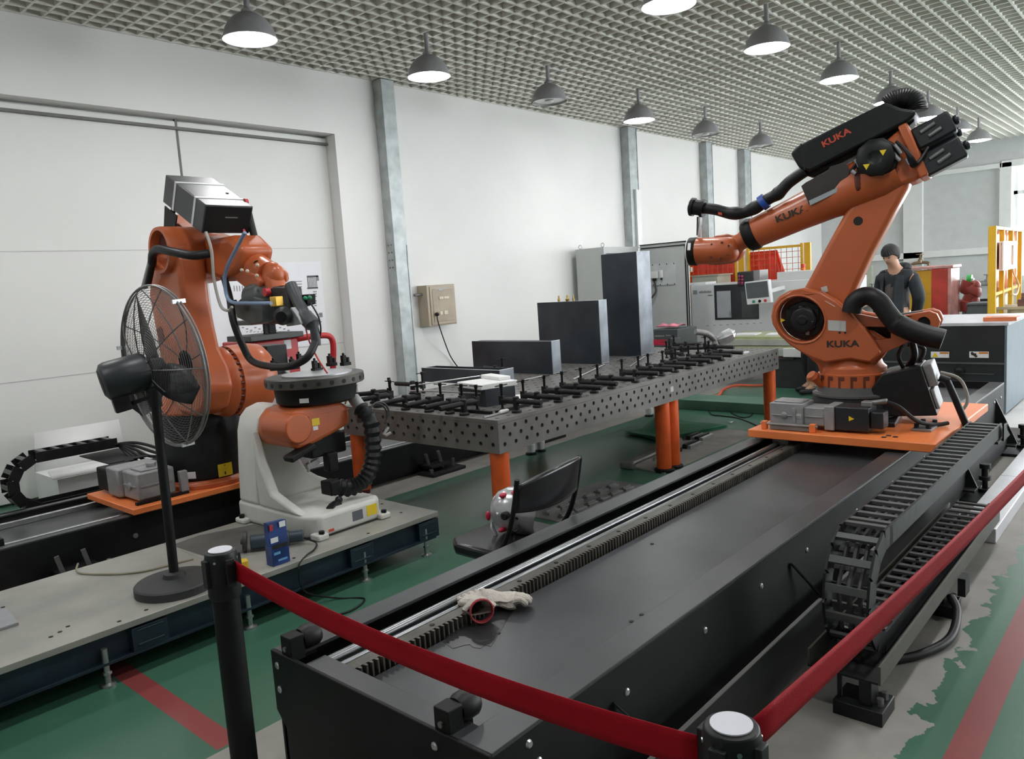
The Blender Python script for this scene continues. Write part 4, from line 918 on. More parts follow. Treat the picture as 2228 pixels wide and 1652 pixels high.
# hoses and cables
hb = [B.p(x, y, w_) for x, y, w_ in ((322, 618, -.31), (330, 580, -.31), (333, 552, -.33), (345, 542, -.34), (375, 548, -.33), (420, 556, -.28), (455, 552, -.20))]
hb = spline(hb, 8); obj('arm_hose', B.g().tube(hb, [.02]*10+[.026]*(len(hb)-10), 12), RUBBER, rb)
obj('hose_conduit', B.g().tube(spline([B.p(314, 625, -.31), B.p(322, 595, -.31), B.p(330, 565, -.31)], 5), .02, 10), CAST, rb)
tb = spline([B.p(x, y, w_) for x, y, w_ in ((541, 465, .12), (552, 510, .12), (566, 558, .12), (560, 575, .0))], 8)
obj('torch_cable', B.g().tube(tb, .022, 12), RUBBER, rb)
tb = spline([B.p(x, y, w_) for x, y, w_ in ((488, 605, -.06), (500, 650, -.12), (508, 700, -.15), (528, 752, -.12), (548, 785, -.1), (585, 797, -.12), (630, 797, -.14), (668, 778, -.12), (686, 745, -.05))], 8)
obj('torch_cable', B.g().tube(tb, .021, 12), RUBBER, rb)
tb = spline([B.p(x, y, -.14) for x, y in ((533, 506, ), (515, 540), (495, 580), (489, 615), (500, 655), (540, 660), (590, 660))], 8)
obj('blue_tubes', B.g().tube(tb, .011, 8), mat('air_tube_blue', (.20, .28, .42), .35), rb)
tb = spline([B.p(x, y, -.22) for x, y in ((448, 505), (460, 545), (466, 610), (480, 665), (497, 676), (505, 668))], 8)
obj('grey_cable', B.g().tube(tb, .009, 8), mat('cable_pale', (.35, .34, .30), .5), rb)
tb = spline([B.p(x, y, .06) for x, y in ((530, 500), (542, 530), (552, 562))], 6)
obj('red_tube', B.g().tube(tb, .008, 8), mat('air_tube_red', (.5, .03, .05), .4), rb)
tb = spline([B.p(x, y, -.0) for x, y in ((663, 703), (672, 740), (690, 778), (712, 812))], 6)
obj('red_wire', B.g().tube(tb, .005, 6), RED, rb)
tb = spline([B.p(x, y, .02) for x, y in ((676, 660), (693, 690), (698, 720), (692, 745))], 6)
obj('grey_wire', B.g().tube(tb, .005, 6), RUBBER, rb)
obj('arm_print', sticker(B.g(), B.p(350, 728, WN-.001), (-1, 0, -.25), (-.25, 0, 1), .07, .09, -.003), mat('print_faded', (.14, .05, .03), .6), lb_)
# ================================================================ STEEL PLATFORM WITH THE POSITIONER
PZ = .24
pf = thing('steel_platform', 'long low steel platform on levelling feet, carrying fan and positioner', 'platform', (-1.9, .73, 0))
obj('deck_plate', G().box(-3.9, -1.47, .27, 1.20, PZ-.028, PZ), PLTOP, pf, bevel=.002)
obj('deck_plate', G().box(-1.468, -.27, .27, 1.20, PZ-.028, PZ), PLTOP, pf, bevel=.002)
obj('frame_beam', G().box(-3.9, -.30, .31, .32, .10, PZ-.028).box(-3.9, -.30, .27, .34, .09, .10), NAVY, pf)
obj('frame_beam', G().box(-3.9, -.30, 1.15, 1.16, .10, PZ-.028).box(-3.9, -.30, 1.1, 1.19, .09, .10), NAVY, pf)
obj('frame_beam', G().box(-.31, -.30, .32, 1.15, .10, PZ-.028), NAVY, pf)
for x in (-2.70, -2.02, -.90, -.42):
    b = obj('fork_pocket', G().box(x, x+.15, .275, .31, .095, PZ-.04).box(x+.02, x+.13, .270, .275, .12, .13).box(x+.02, x+.13, .270, .275, .185, .19), NAVY, pf, bevel=.002)
for x in (-2.13, -1.49, -.81, -.37):
    f = obj('levelling_foot', G().lathe((x, .285, 0), (0, 0, 1), [(0, .03), (.008, .03), (.014, .012), (.16, .012)], 14).lathe((x, .285, .05), (0, 0, 1), [(0, .018), (.012, .018)], 6), STEEL, pf)
    obj('levelling_foot', G().lathe((x, 1.15, 0), (0, 0, 1), [(0, .03), (.008, .03), (.014, .012), (.1, .012)], 14), STEEL, pf)
g = G()
for x, y in ((-2.28, .40), (-2.24, .42), (-2.2, .45), (-2.05, .31), (-1.93, .33), (-1.78, .32), (-1.84, .62), (-1.82, .60), (-1.80, .58), (-2.3, .95), (-1.2, .33), (-.75, .31), (-.4, .45), (-.33, .95), (-.34, .7)): g.cyl((x, y, PZ), (x, y, PZ+.0012), .009, n=10)
obj('deck_holes', g, HOLE, pf)['kind'] = 'stuff'
obj('dark_area', G().prism([(-1.44, .74), (-1.2, .55), (-.98, .5), (-1.0, 1.05), (-1.28, 1.15), (-1.46, 1.12)], PZ+.0003, PZ+.001, lambda a, b, c: V((a, b, c))), mat('dark_area_grey', (.10, .098, .09), .5, var=.3), pf, label='darker plate area beside the positioner')  # flat darker area on the deck

po = thing('positioner', 'white two-axis positioner with orange tilt housing and round black table', 'positioner', (-.75, .82, PZ))
g = G(); fp_ = [(-1.0, .54), (-.94, .46), (-.56, .46), (-.50, .52), (-.50, 1.22), (-1.0, 1.22)]
g.prism(fp_, PZ+.001, PZ+.125, lambda a, b, c: V((a, b, c)))
bsp = obj('base', g, POSW, po, bevel=.022, seg=3)
obj('base_foot', G().box(-.99, -.92, .42, .50, PZ, PZ+.035).box(-.56, -.49, .43, .52, PZ, PZ+.035).box(-1.04, -.98, 1.1, 1.2, PZ, PZ+.03), POSW, bsp, bevel=.01)
g = G()
for x, y in ((-.955, .44), (-.525, .45), (-1.02, 1.15)): g.cyl((x, y, PZ+.03), (x, y, PZ+.05), .016, n=8)
obj('foot_bolts', g, BLACK, bsp)['kind'] = 'stuff'
obj('base_plate', sticker(G(), (-.70, .46, PZ+.065), (1, 0, 0), (0, 0, 1), .07, .055), mat('plate_grey_blue', (.12, .13, .15), .4), bsp, label='grey rating plate')
obj('base_plate', sticker(G(), (-.60, .46, PZ+.07), (1, 0, 0), (0, 0, 1), .072, .06), YELLOW, bsp, label='yellow warning plate')
obj('red_mark', sticker(G(), (-.88, .46, PZ+.03), (1, 0, 0), (0, 0, 1), .035, .014), TEXTR, bsp)
obj('base_groove', G().box(-.9, -.57, .458, .461, PZ+.006, PZ+.012), HOLE, bsp)
colm = [(-1.0, PZ+.12), (-.985, .60), (-.97, .78), (-.945, .86), (-.90, .905), (-.83, .925), (-.77, .92), (-.74, .80), (-.72, .62), (-.66, .50), (-.58, .44), (-.505, .40), (-.50, PZ+.12)]
cl = obj('column', G().prism(colm, .98, 1.2, lambda a, b, c: V((a, c, b))), POSW, po, bevel=.02, seg=3)
obj('side_web', G().prism([(.55, PZ+.12), (.98, PZ+.12), (.98, .80), (.93, .62), (.84, .45)], -1.0, -.94, lambda a, b, c: V((c, a, b))), POSW, cl, bevel=.015)
obj('column_label', G().box(-.972, -.965, .0, .0, 0, 0) if False else sticker(G(), (-.945, .98, .74), (1, 0, .0), (0, 0, 1), .03, .10), YELLOW, cl, label='yellow label')
hz_ = [(-.965, .80), (-.95, .87), (-.90, .915), (-.80, .93), (-.60, .92), (-.545, .89), (-.54, .785), (-.66, .745), (-.84, .70), (-.91, .70), (-.95, .735)]
th_ = obj('tilt_housing', G().prism(hz_, .66, .98, lambda a, b, c: V((a, c, b))), ORANGE, po, bevel=.025, seg=3)
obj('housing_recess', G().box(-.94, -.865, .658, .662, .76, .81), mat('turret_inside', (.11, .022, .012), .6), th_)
obj('housing_label', sticker(G(), (-.78, .66, .835), (1, 0, 0), (0, 0, 1), .05, .04), YELLOW, th_)
obj('housing_label', sticker(G(), (-.785, .66, .80), (1, 0, 0), (0, 0, 1), .032, .022), WHITEP, th_)
obj('housing_rib', G().box(-.83, -.55, .648, .662, .868, .874), ORANGE, th_)
obj('tilt_bearing', G().cyl((-.90, .90, .82), (-.90, .64, .82), .085, n=24), ORANGE, th_, bevel=.01)
obj('tilt_motor', G().box(-.80, -.56, .70, .88, .62, .745).box(-.72, -.65, .66, .72, .53, .64).bar((-.98, .66, .66), (-.82, .66, .71), .09, .035), BLACK, po, bevel=.01)
obj('clamp_lever', G().bar((-.88, .64, .60), (-.80, .64, .62), .03, .03).bar((-.86, .64, .63), (-.87, .64, .57), .012, .012), DSTEEL, po)
TC = (-.665, .80)
rt_ = obj('rotary_unit', G().lathe((*TC, .925), (0, 0, 1), [(0, .20), (.015, .225), (.10, .235), (.105, .23)], 40), BLACK, po)
obj('unit_label', sticker(G(), (TC[0]+.235*math.cos(-.75), TC[1]+.235*math.sin(-.75), .985), (math.sin(.75), math.cos(.75), 0), (0, 0, 1), .04, .035, .006), WHITEP, rt_)
obj('unit_label', sticker(G(), (TC[0]+.233*math.cos(-2.45), TC[1]+.233*math.sin(-2.45), .965), (math.sin(2.45), math.cos(2.45), 0), (0, 0, 1), .05, .025, .006), WHITEP, rt_)
tb_ = obj('turntable', G().lathe((*TC, 1.03), (0, 0, 1), [(0, .275), (.004, .28), (.05, .28), (.054, .276)], 56), mat('turntable_steel', (.085, .083, .075), .42, metal=.4, var=.25), po)
g = G()
for q in range(24): a = 2*PI*q/24; g.cyl((TC[0]+.279*math.cos(a), TC[1]+.279*math.sin(a), 1.055), (TC[0]+.2815*math.cos(a), TC[1]+.2815*math.sin(a), 1.055), .013, n=8)
obj('table_slots', g, HOLE, tb_)['kind'] = 'stuff'
obj('silver_plate', G().lathe((TC[0]+.02, TC[1]-.0, 1.084), (0, 0, 1), [(0, .2), (.008, .2)], 32), mat('milled_plate', (.52, .53, .55), .35, metal=.7), tb_)
for k, (px, py) in enumerate(((600, 806), (640, 803), (690, 808), (722, 796), (752, 795), (655, 790))):
    q = P(px, py, Z=1.085); b = G().box(q.x-.03, q.x+.03, q.y-.02, q.y+.02, 1.084, 1.105).box(q.x-.025, q.x+.0, q.y-.015, q.y+.015, 1.105, 1.15).box(q.x+.01, q.x+.025, q.y-.012, q.y+.012, 1.105, 1.135).cyl((q.x-.012, q.y, 1.15), (q.x-.012, q.y, 1.165), .008, n=8)
    obj('table_clamp', b, CLAMP, tb_, bevel=.002)
hp_ = spline([V((-.50, .62, .87)), V((-.49, .55, .80)), V((-.49, .54, .66)), V((-.505, .55, .54)), V((-.56, .57, .455)), V((-.64, .59, .43)), V((-.74, .60, .46))], 6)
obj('corrugated_hose', G().tube(hp_, ribbed(hp_, .046, .12), 14), BLACKP, po)
obj('hose_fitting', G().box(-.79, -.72, .56, .66, .42, .50), BLACK, po, bevel=.008)
obj('hose_fitting', G().cyl((-.50, .60, .86), (-.51, .66, .93), .035, n=14), CAST, po)
lp_ = [V((-.42, .55, .80)) + V((.075*math.cos(q), .0, .075*math.sin(q)+.02)) for q in [PI*1.3-2*PI*.78*i/20 for i in range(21)]]
obj('air_tubes', G().tube(lp_, .006, 6).tube([p+V((.0, .02, -.012)) for p in lp_], .006, 6), mat('cable_grey', (.055, .055, .055), .5), po)
obj('tube_joints', G().bar((-.40, .55, .70), (-.36, .55, .735), .012, .012).bar((-.385, .55, .69), (-.345, .55, .70), .012, .012).bar((-.54, .60, .835), (-.535, .6, .79), .014, .014), STEEL, po)
obj('yellow_loop', G().tube([V((-.52+.05*math.cos(q), .66, .90+.035*math.sin(q))) for q in [PI*i/10 for i in range(11)]], .005, 6), mat('tube_amber', (.6, .35, .08), .4), po)
g = G(); g.bar((-.80, .56, PZ+.125), (-.74, .56, PZ+.14), .03, .03).ball((-.745, .56, PZ+.15), .022).bar((-.83, .53, PZ+.128), (-.79, .555, PZ+.135), .04, .012)
pc = thing('power_connector', 'black angled connector lying on the white positioner base', 'connector', (-.78, .56, PZ+.125)); obj('connector_body', g, RUBBER, pc)

# ---------------------------------------------------------------- floor fan
FB = (-1.735, .47)
fan = thing('floor_fan', 'big black pedestal fan with wire cage, standing on the platform', 'fan', (*FB, PZ))
obj('fan_base', G().lathe((*FB, PZ), (0, 0, 1), [(0, .175), (.035, .175), (.042, .168), (.05, .10), (.056, .05), (.075, .045), (.08, .03)], 40), mat('fan_base_grey', (.035, .037, .037), .6, var=.15, bump=.15, bscale=90), fan)
top = V((FB[0]+.02, FB[1]+.02, 1.115))
obj('fan_pole', G().cyl((*FB, PZ+.06), top, .021, n=18), BLACK, fan)
na = (rgt*.60+upv*.18+fwd*.74).normalized()
hub = EYE + ray(338, 801)*3.53
rear = hub-(rgt*.80+upv*.30+fwd*.5).normalized()*.20
nm = (hub-rear).normalized()
mot = obj('fan_motor', G().lathe(rear-nm*.03, nm, [(0, .062), (.012, .082), (.03, .088), (.18, .088), (.20, .075), (.205, .03), (.27, .02)], 28), mat('fan_motor_dark', (.022, .027, .03), .4), fan)
obj('motor_cap', G().lathe(rear-nm*.032, -nm, [(0, .06), (-.006, .06)], 20).box(0, 0, 0, 0, 0, 0), HOLE, mot)
obj('switch_box', G().bar(rear+nm*.02-upv*.115, rear+nm*.09-upv*.115, .07, .075, upv), BLACKP, mot, bevel=.006)
obj('tilt_bracket', G().bar(rear+nm*.09-upv*.13, top+V((0, 0, .02)), .03, .018).bar(rear+nm*.16-upv*.07, top+V((0, 0, .03)), .03, .02).cyl(top-V((0, 0, .03)), top+V((0, 0, .05)), .028, n=14), BLACK, fan)
bx_ = na.cross(V((0, 0, 1))).normalized(); by_ = bx_.cross(na)
RC = .375
cg = G()
def ringpts(r, off, n=64): return [hub+na*off+(bx_*math.cos(2*PI*i/n)+by_*math.sin(2*PI*i/n))*r for i in range(n)]
obj('cage_rim', G().tube(ringpts(RC, .03), .005, 6, closed=True).tube(ringpts(RC, .045), .004, 6, closed=True), DSTEEL, fan)
WIRE = mat('cage_wire', (.16, .16, .16), .4, metal=.6)
def dome(t, front):  # t 0 centre .. 1 rim
    return (.11 if front else -.09)*(1-t**2.4)+.035
for front in (0, 1):
    g = G()
    for k in range(1, 30): r = .06+(RC-.06)*k/30; g.tube(ringpts(r, dome(r/RC, front), 44), .0011, 4, closed=True)
    ob = obj('cage_rings', g, WIRE, fan, smooth=False); ob['kind'] = 'stuff'
    g = G()
    for k in range(8 if front else 10):
        q = 2*PI*(k+.3*front)/(8 if front else 10)
        g.tube([hub+na*dome(t, front)+(bx_*math.cos(q)+by_*math.sin(q))*RC*t for t in (.12, .3, .5, .7, .85, .95, 1)], .003, 5)
    ob = obj('cage_spokes', g, WIRE, fan); ob['kind'] = 'stuff'
obj('cage_badge', G().lathe(hub+na*dome(0, 1), na, [(0, .06), (.008, .055)], 20), BLACK, fan)
obj('fan_hub', G().lathe(hub-na*.03, na, [(0, .05), (.06, .045), (.07, .03)], 18), BLACK, fan)
for k in range(3):
    q = math.radians(100+120*k); e = bx_*math.cos(q)+by_*math.sin(q); f_ = bx_*-math.sin(q)+by_*math.cos(q)
    def bl(u, v, e=e, f_=f_):
        r = .04+.30*u; wd = .055+.05*math.sin(PI*min(1, u*.9+.1))
        tw = .9-.45*u; a = (v-.5)*2*wd*.75
        return hub+e*r+f_*a*math.cos(tw)+na*a*math.sin(tw)
    obj('fan_blade', G().grid(bl, 8, 4), BLACKP, fan, solid=.004, fix=False)
g = G()
for q in (.9, 2.9, 5.0): c = hub+na*.038+(bx_*math.cos(q)+by_*math.sin(q))*RC; g.bar(c-na*.03, c+na*.03, .012, .018)
obj('cage_clips', g, STEEL, fan)

# loose things on the platform
t = thing('product_box', 'blue cardboard packet with red and white print, open, beside the positioner', 'box', (-1.27, .33, PZ))
BB = mat('packet_blue', (.012, .045, .19), .4, var=.5, scale=14)
obj('packet_body', G().box(-1.33, -1.235, .305, .365, PZ+.001, PZ+.10), BB, t, bevel=.002)
obj('packet_flap', G().bar((-1.282, .335, PZ+.10), (-1.275, .345, PZ+.21), .10, .035, (0, 1, 0)), BB, t)
obj('packet_gap', G().box(-1.325, -1.24, .303, .306, PZ+.085, PZ+.104), HOLE, t)
obj('packet_print', G().box(-1.32, -1.285, .3035, .3045, PZ+.055, PZ+.068).box(-1.30, -1.25, .3035, .3045, PZ+.02, PZ+.03), mat('print_light_blue', (.16, .38, .65), .5), t)
obj('packet_print', G().box(-1.322, -1.305, .316, .318, PZ+.175, PZ+.205), RED, t); obj('packet_print', G().box(-1.268, -1.235, .317, .319, PZ+.18, PZ+.208).box(-1.325, -1.285, .312, .314, PZ+.115, PZ+.14), WHITEP, t)
t = thing('grinder', 'dark angle grinder lying on its side behind the blue packet', 'power tool', (-1.25, .66, PZ))
obj('grinder_body', G().cyl((-1.26, .63, PZ+.045), (-1.10, .52, PZ+.045), .038, n=18).cyl((-1.14, .55, PZ+.045), (-1.04, .48, PZ+.045), .03, n=14), mat('grinder_blue_grey', (.03, .05, .065), .45), t, bevel=.004)
obj('grinder_disc', G().lathe((-1.275, .64, PZ+.055), (-.83, .55, .1), [(0, .052), (.012, .054), (.02, .05)], 24).cyl((-1.285, .647, PZ+.055), (-1.30, .657, PZ+.057), .016, n=12), mat('disc_dark', (.04, .04, .04), .5), t)
tag(obj('cable', G().tube(spline([(-1.04, .48, PZ+.03), (-1.02, .40, PZ+.012), (-1.08, .33, PZ+.007), (-1.16, .285, PZ+.006), (-1.22, .262, PZ-.03), (-1.20, .258, .08), (-1.05, .20, .006), (-.98, .08, .006), (-1.12, .02, .006), (-1.28, .1, .006)], 8), .0045, 6), RUBBER), 'thin black cable of the grinder hanging over the platform edge to the floor', 'cable')
tag(obj('tape_measure', G().bar((-1.47, .44, PZ+.022), (-1.40, .415, PZ+.022), .05, .044), mat('tool_yellow', (.72, .46, .04), .5), bevel=.006), 'small yellow block lying behind the left barrier post', 'block')
tag(obj('steel_sheet', G().prism([(-2.7, .66), (-2.32, .66), (-2.30, .90), (-2.7, .99)], PZ+.001, PZ+.011, lambda a, b, c: V((a, b, c))), mat('sheet_grey', (.33, .34, .36), .35, metal=.5)), 'flat grey steel plate on the platform at the left view edge', 'steel plate')
tag(obj('cord', G().tube(spline([(-1.905, 1.18, PZ+.03), (-1.93, 1.10, PZ+.006), (-1.84, .93, PZ+.005), (-1.74, .83, PZ+.005), (-1.62, .80, PZ+.005), (-1.50, .78, PZ+.005)], 8), .005, 6), mat('cord_tan', (.30, .27, .19), .6)), 'thin tan cord curling behind the fan base', 'cord')

# ---------------------------------------------------------------- behind the left robot
t = thing('welder_cart', 'red welding power source on a cart behind the left robot', 'welder', (.5, 3.1, 0))
YC = 3.05
p0, p1 = P(556, 745, Y=YC), P(622, 870, Y=YC)
obj('welder_body', G().box(p0.x-.02, p0.x+.42, YC, YC+.55, .28, p0.z), RED, t, bevel=.012)
obj('welder_front', G().box(p0.x+.06, p0.x+.30, YC-.006, YC, .62, p0.z-.16), mat('panel_pink_grey', (.55, .50, .50), .5, var=.2), t)
obj('welder_side', G().box(p0.x-.026, p0.x-.02, YC+.05, YC+.5, .55, p0.z-.15), mat('panel_pink_grey', (.55, .50, .50), .5), t)
obj('push_handle', G().tube(spline([(p0.x+.38, YC+.05, p0.z-.02), (p0.x+.55, YC-.05, p0.z+.0), (p0.x+.72, YC-.08, p0.z-.03), (p0.x+.74, YC-.05, p0.z-.25), (p0.x+.74, YC, .75)], 6), .028, 12), RED, t)
obj('cart_base', G().box(p0.x-.1, p0.x+.55, YC-.05, YC+.6, .14, .28), RED, t, bevel=.01)
for x in (p0.x, p0.x+.45):
    for y in (YC+.02, YC+.5): obj('wheel', G().cyl((x-.02, y, .071), (x+.02, y, .071), .07, n=18), RUBBER, t)
obj('tray_plate', G().box(p0.x-.10, p0.x+.42, YC-.1, YC+.3, p0.z+.012, p0.z+.06), mat('tray_dark', (.035, .038, .036), .45), t, bevel=.006)
obj('tray_plate', G().box(p0.x-.05, p0.x+.50, YC-.05, YC+.3, p0.z+.15, p0.z+.19), mat('tray_dark', (.035, .038, .036), .45), t, bevel=.006)
obj('tray_post', G().box(p0.x+.16, p0.x+.19, YC+.1, YC+.13, p0.z+.06, p0.z+.15).box(p0.x+.24, p0.x+.30, YC+.15, YC+.2, p0.z+.06, p0.z+.15), BLACK, t)['kind'] = 'stuff'
obj('white_tag', sticker(G(), (p0.x+.31, YC, p0.z-.05), (1, 0, 0), (0, 0, 1), .07, .08), PAPER, t)
# drawing pinned to the door
t = thing('wall_poster', 'large white technical drawing stuck to the sliding door behind the robot', 'poster', (1.2, WY+.165, 1.3))
YP = WY+.165
q = [P(x, y, Y=YP) for x, y in ((455, 575), (697, 570), (707, 748), (470, 762))]
x0, x1, z0, z1 = min(a.x for a in q), max(a.x for a in q), min(a.z for a in q), max(a.z for a in q)
obj('poster_sheet', G().box(x0, x1, YP, YP+.003, z0, z1), PAPER, t)
g = G()
def fl(px0, py0, px1, py1):
    a, b = P(px0, py0, Y=YP), P(px1, py1, Y=YP); g.box(min(a.x, b.x), max(a.x, b.x), YP-.0015, YP, min(a.z, b.z), max(a.z, b.z))
for k in range(7): fl(670+3*k, 600, 671+3*k, 628)
fl(668, 600, 692, 603); fl(668, 626, 692, 628); fl(668, 600, 670, 628); fl(688, 600, 694, 611)
for k in range(3): fl(681, 634+5*k, 689, 636+5*k); fl(683, 654+5*k, 689, 656+5*k)
for x in (508, 514, 520, 526, 533): fl(x, 622, x+3, 634)
for k in range(12): fl(526+9*k, 712+k % 3*3, 531+9*k, 714+k % 3*3)
for k in range(8): fl(535+8*k, 722, 540+8*k, 723)
for k in range(4): fl(640, 612+6*k, 657, 613+6*k)
fl(694, 681, 702, 690); fl(688, 700, 700, 701); fl(688, 684, 696, 685)
obj('drawing_lines', g, mat('print_grey', (.22, .22, .23), .6), t)['kind'] = 'stuff'
t = thing('cardboard_box', 'brown cardboard flap with printed marks leaning beside the white positioner column', 'cardboard', (-.15, 2.35, 0))
a, b, c, d = [P(x, y, Y=1.68) for x, y in ((523, 915), (548, 886), (580, 905), (566, 1042))]
cb_ = obj('cardboard_flap', G().prism([(a.x, a.z), (b.x, b.z), (c.x+.03, c.z), (d.x+.02, .02), (d.x-.06, .02)], 1.66, 1.675, lambda p, q, s: V((p, s, q))), mat('cardboard', (.36, .25, .15), .75, var=.08), t)
obj('cardboard_box_body', G().box(d.x-.05, d.x+.25, 1.56, 1.66, .0, .26), mat('cardboard', (.36, .25, .15), .75), t, bevel=.004)
obj('box_print', G().box(c.x-.01, c.x+.02, 1.6585, 1.66, c.z-.14, c.z-.09).box(c.x-.015, c.x+.02, 1.6585, 1.66, c.z-.24, c.z-.18), TEXTK, cb_)
t = thing('carton', 'open white carton on the floor by the door, left of the left robot', 'carton', (-1.1, 3.5, 0))
YB_ = 3.35; a, b = P(108, 1042, Y=YB_), P(238, 1030, Y=YB_)
obj('carton_body', G().box(a.x+.05, a.x+.75, YB_, YB_+.5, 0, a.z-.02), WHITEP, t)
obj('carton_flap', G().add([(a.x, YB_-.06, a.z+.0), (a.x+.8, YB_-.10, a.z+.0), (a.x+.8, YB_+.02, a.z+.05), (a.x, YB_+.02, a.z+.05)], [(0, 1, 2, 3)]), WHITEP, t, solid=.006, fix=False)
obj('carton_flap', G().add([(a.x+.05, YB_+.5, a.z-.02), (a.x+.75, YB_+.5, a.z-.02), (a.x+.75, YB_+.56, a.z+.28), (a.x+.1, YB_+.56, a.z+.28)], [(0, 1, 2, 3)]), WHITEP, t, solid=.006, fix=False)

# beige switch box on the wall with a plugged cord
t = thing('switch_box', 'beige electric switch box on the wall right of the near column', 'electric box', (3.2, WY-.1, 1.3))
X0, X1, Z0, Z1, YF = 3.0, 3.46, 1.085, 1.575, WY-.17
obj('box_body', G().box(X0, X1, YF, WY, Z0, Z1), BEIGE, t, bevel=.004)
dr_ = obj('box_door', G().box(X0+.04, X1-.015, YF-.012, YF, Z0+.015, Z1-.015), BEIGE, t, bevel=.004)
obj('door_panel', G().box(X0+.075, X1-.05, YF-.017, YF-.012, Z0+.05, Z1-.05), mat('box_beige_inner', (.40, .33, .245), .5), dr_, bevel=.003)
obj('switch_row', G().box(X0+.17, X0+.24, YF-.03, YF-.017, 1.40, 1.43).box(X0+.25, X0+.33, YF-.028, YF-.017, 1.405, 1.43), mat('switch_cream', (.68, .62, .50), .5), dr_)
obj('socket', G().box(X0+.17, X0+.21, YF-.026, YF-.017, 1.215, 1.255).box(X0+.24, X0+.30, YF-.026, YF-.017, 1.215, 1.26), mat('switch_cream', (.68, .62, .50), .5), dr_)
obj('box_lock', G().box(X0+.18, X0+.24, YF-.02, YF-.017, 1.5, 1.515).box(X0+.1, X0+.38, YF-.019, YF-.017, 1.522, 1.53), DSTEEL, dr_)
obj('side_pipe', G().cyl((2.88, WY-.08, 1.47), (3.0, WY-.08, 1.47), .018, n=10), DSTEEL, t)
pg = P(951, 684, Y=YF-.04)
cdp = [pg, P(953, 700, Y=YF-.05), P(966, 740, Y=YF-.02), P(980, 775, Y=WY-.06), P(997, 800, Y=WY-.04), P(1010, 815, Y=WY-.03)]; cdp.append(V((cdp[-1].x+.1, WY-.05, .02)))
t = tag(obj('extension_lead', G().tube(spline(cdp, 6), .007, 6).ball(pg, .024, (1, 1.2, 1)), RUBBER), 'black power cord plugged into the beige switch box', 'cord')
# ================================================================ BARRIER POSTS AND RED TAPE
def post(x, y, lb):
    t = thing('barrier_post', lb, 'barrier post', (x, y, 0), 0, 'retractable barrier posts')
    obj('base_disc', G().lathe((x, y, 0), (0, 0, 1), [(0, .17), (.012, .17), (.03, .12), (.04, .05)], 36), BLACK, t)
    obj('tube', G().cyl((x, y, .035), (x, y, .83), .033, n=28), BLACK, t)
    h = obj('tape_head', G().lathe((x, y, .80), (0, 0, 1), [(0, .037), (.01, .0395), (.105, .0395), (.118, .037), (.12, .03)], 36).box(x-.012, x+.012, y-.047, y+.047, .835, .905).box(x-.047, x+.047, y-.012, y+.012, .835, .905), BLACKP, t, bevel=.002)
    obj('cap_disc', G().lathe((x, y, .9205), (0, 0, 1), [(0, .0285), (.002, .0285)], 36), mat('cap_white', (.78, .79, .85), .4, var=.02), h, label='white cap disc')
    g = G()
    for a in (.7, 2.27, 3.84, 5.4): g.cyl((x+.0385*math.cos(a), y+.0385*math.sin(a), .90), (x+.041*math.cos(a), y+.041*math.sin(a), .90), .0035, n=8)
    obj('head_screws', g, STEEL, h)
    return t
PA, PB = (-2.325, -1.215), (-2.300, -2.560)
post(*PA, 'black barrier post with white cap standing left of the front rail end')
post(*PB, 'black barrier post with white cap cut by the bottom edge of the view')
def tape(name, a, b, sag, lb, tw=0.):
    a, b = V(a), V(b); n = (b-a).cross(V((0, 0, 1))).normalized()
    def f(u, v):
        p = a.lerp(b, u); z = -4*sag*u*(1-u); k = (v-.5)*.052; q = tw*math.sin(PI*u)
        return p+V((0, 0, z))+V((0, 0, k*math.cos(q)))+n*k*math.sin(q)
    o = obj(name, G().grid(f, 40, 4), TAPE, solid=.0012, fix=False); tag(o, lb, 'tape', 'red barrier tapes'); return o
tape('barrier_tape', (PA[0]+.012, PA[1]-.045, .872), (PB[0]-.012, PB[1]+.045, .868), .035, 'red barrier tape strung between the two posts')
tape('barrier_tape', (PB[0]+.045, PB[1], .872), (1.35, -2.68, .86), .04, 'red barrier tape leaving the view at the right edge')
post(1.40, -2.68, 'black barrier post outside the view at the right')

# ================================================================ FOLDING CHAIR WITH THE WELDING HELMET
t = thing('folding_chair', 'black folding chair behind the front rail, helmet on its seat', 'chair', (-.76, -.65, 0))
xs = (-.955, -.53); SZ = .425
obj('seat', G().prism([(-.985, -.86), (-.56, -.86), (-.55, -.62), (-.60, -.55), (-.93, -.55), (-.985, -.62)], SZ-.055, SZ, lambda a, b, c: V((a, b, c))), mat('seat_vinyl', (.014, .014, .016), .22, var=.2), t, bevel=.016, seg=3)
for x in xs:
    obj('frame_tube', G().tube(spline([(x, -.42, .012), (x, -.70, .28), (x, -.875, .44), (x, -.945, .58), (x, -.985, .745)], 5), .011, 10), BLACK, t)
    obj('rear_leg', G().tube([(x+.015, -.93, .012), (x+.015, -.70, .38)], .010, 10), BLACK, t)
obj('crossbar', G().tube([(xs[0], -.45, .13), (xs[1], -.45, .13)], .008, 8), BLACK, t)
obj('crossbar', G().tube([(xs[0]+.015, -.82, .18), (xs[1]+.015, -.82, .18)], .008, 8), BLACK, t)
def bk(u, v):
    x = xs[0]+(xs[1]-xs[0])*u; c = 4*(u-.5)**2; z = .605-.02*(1-c)*1+(.115+.035*(1-c)+.035*u)*v; y = -.955-.03*v-.03*(1-c)
    return V((x, y, z))
bp2 = obj('backrest', G().grid(bk, 20, 8), mat('seat_vinyl', (.014, .014, .016), .22), t, solid=.016, fix=False)
obj('grip_slot', G().lathe((-.70, -.99, .80), (0, -1, 0), [(0, .0), (.001, .02)], 12), HOLE, bp2) if False else None
hc_ = V((-.715, -.755, SZ+.098)); ax2 = V((.62, -.75, -.22)).normalized()
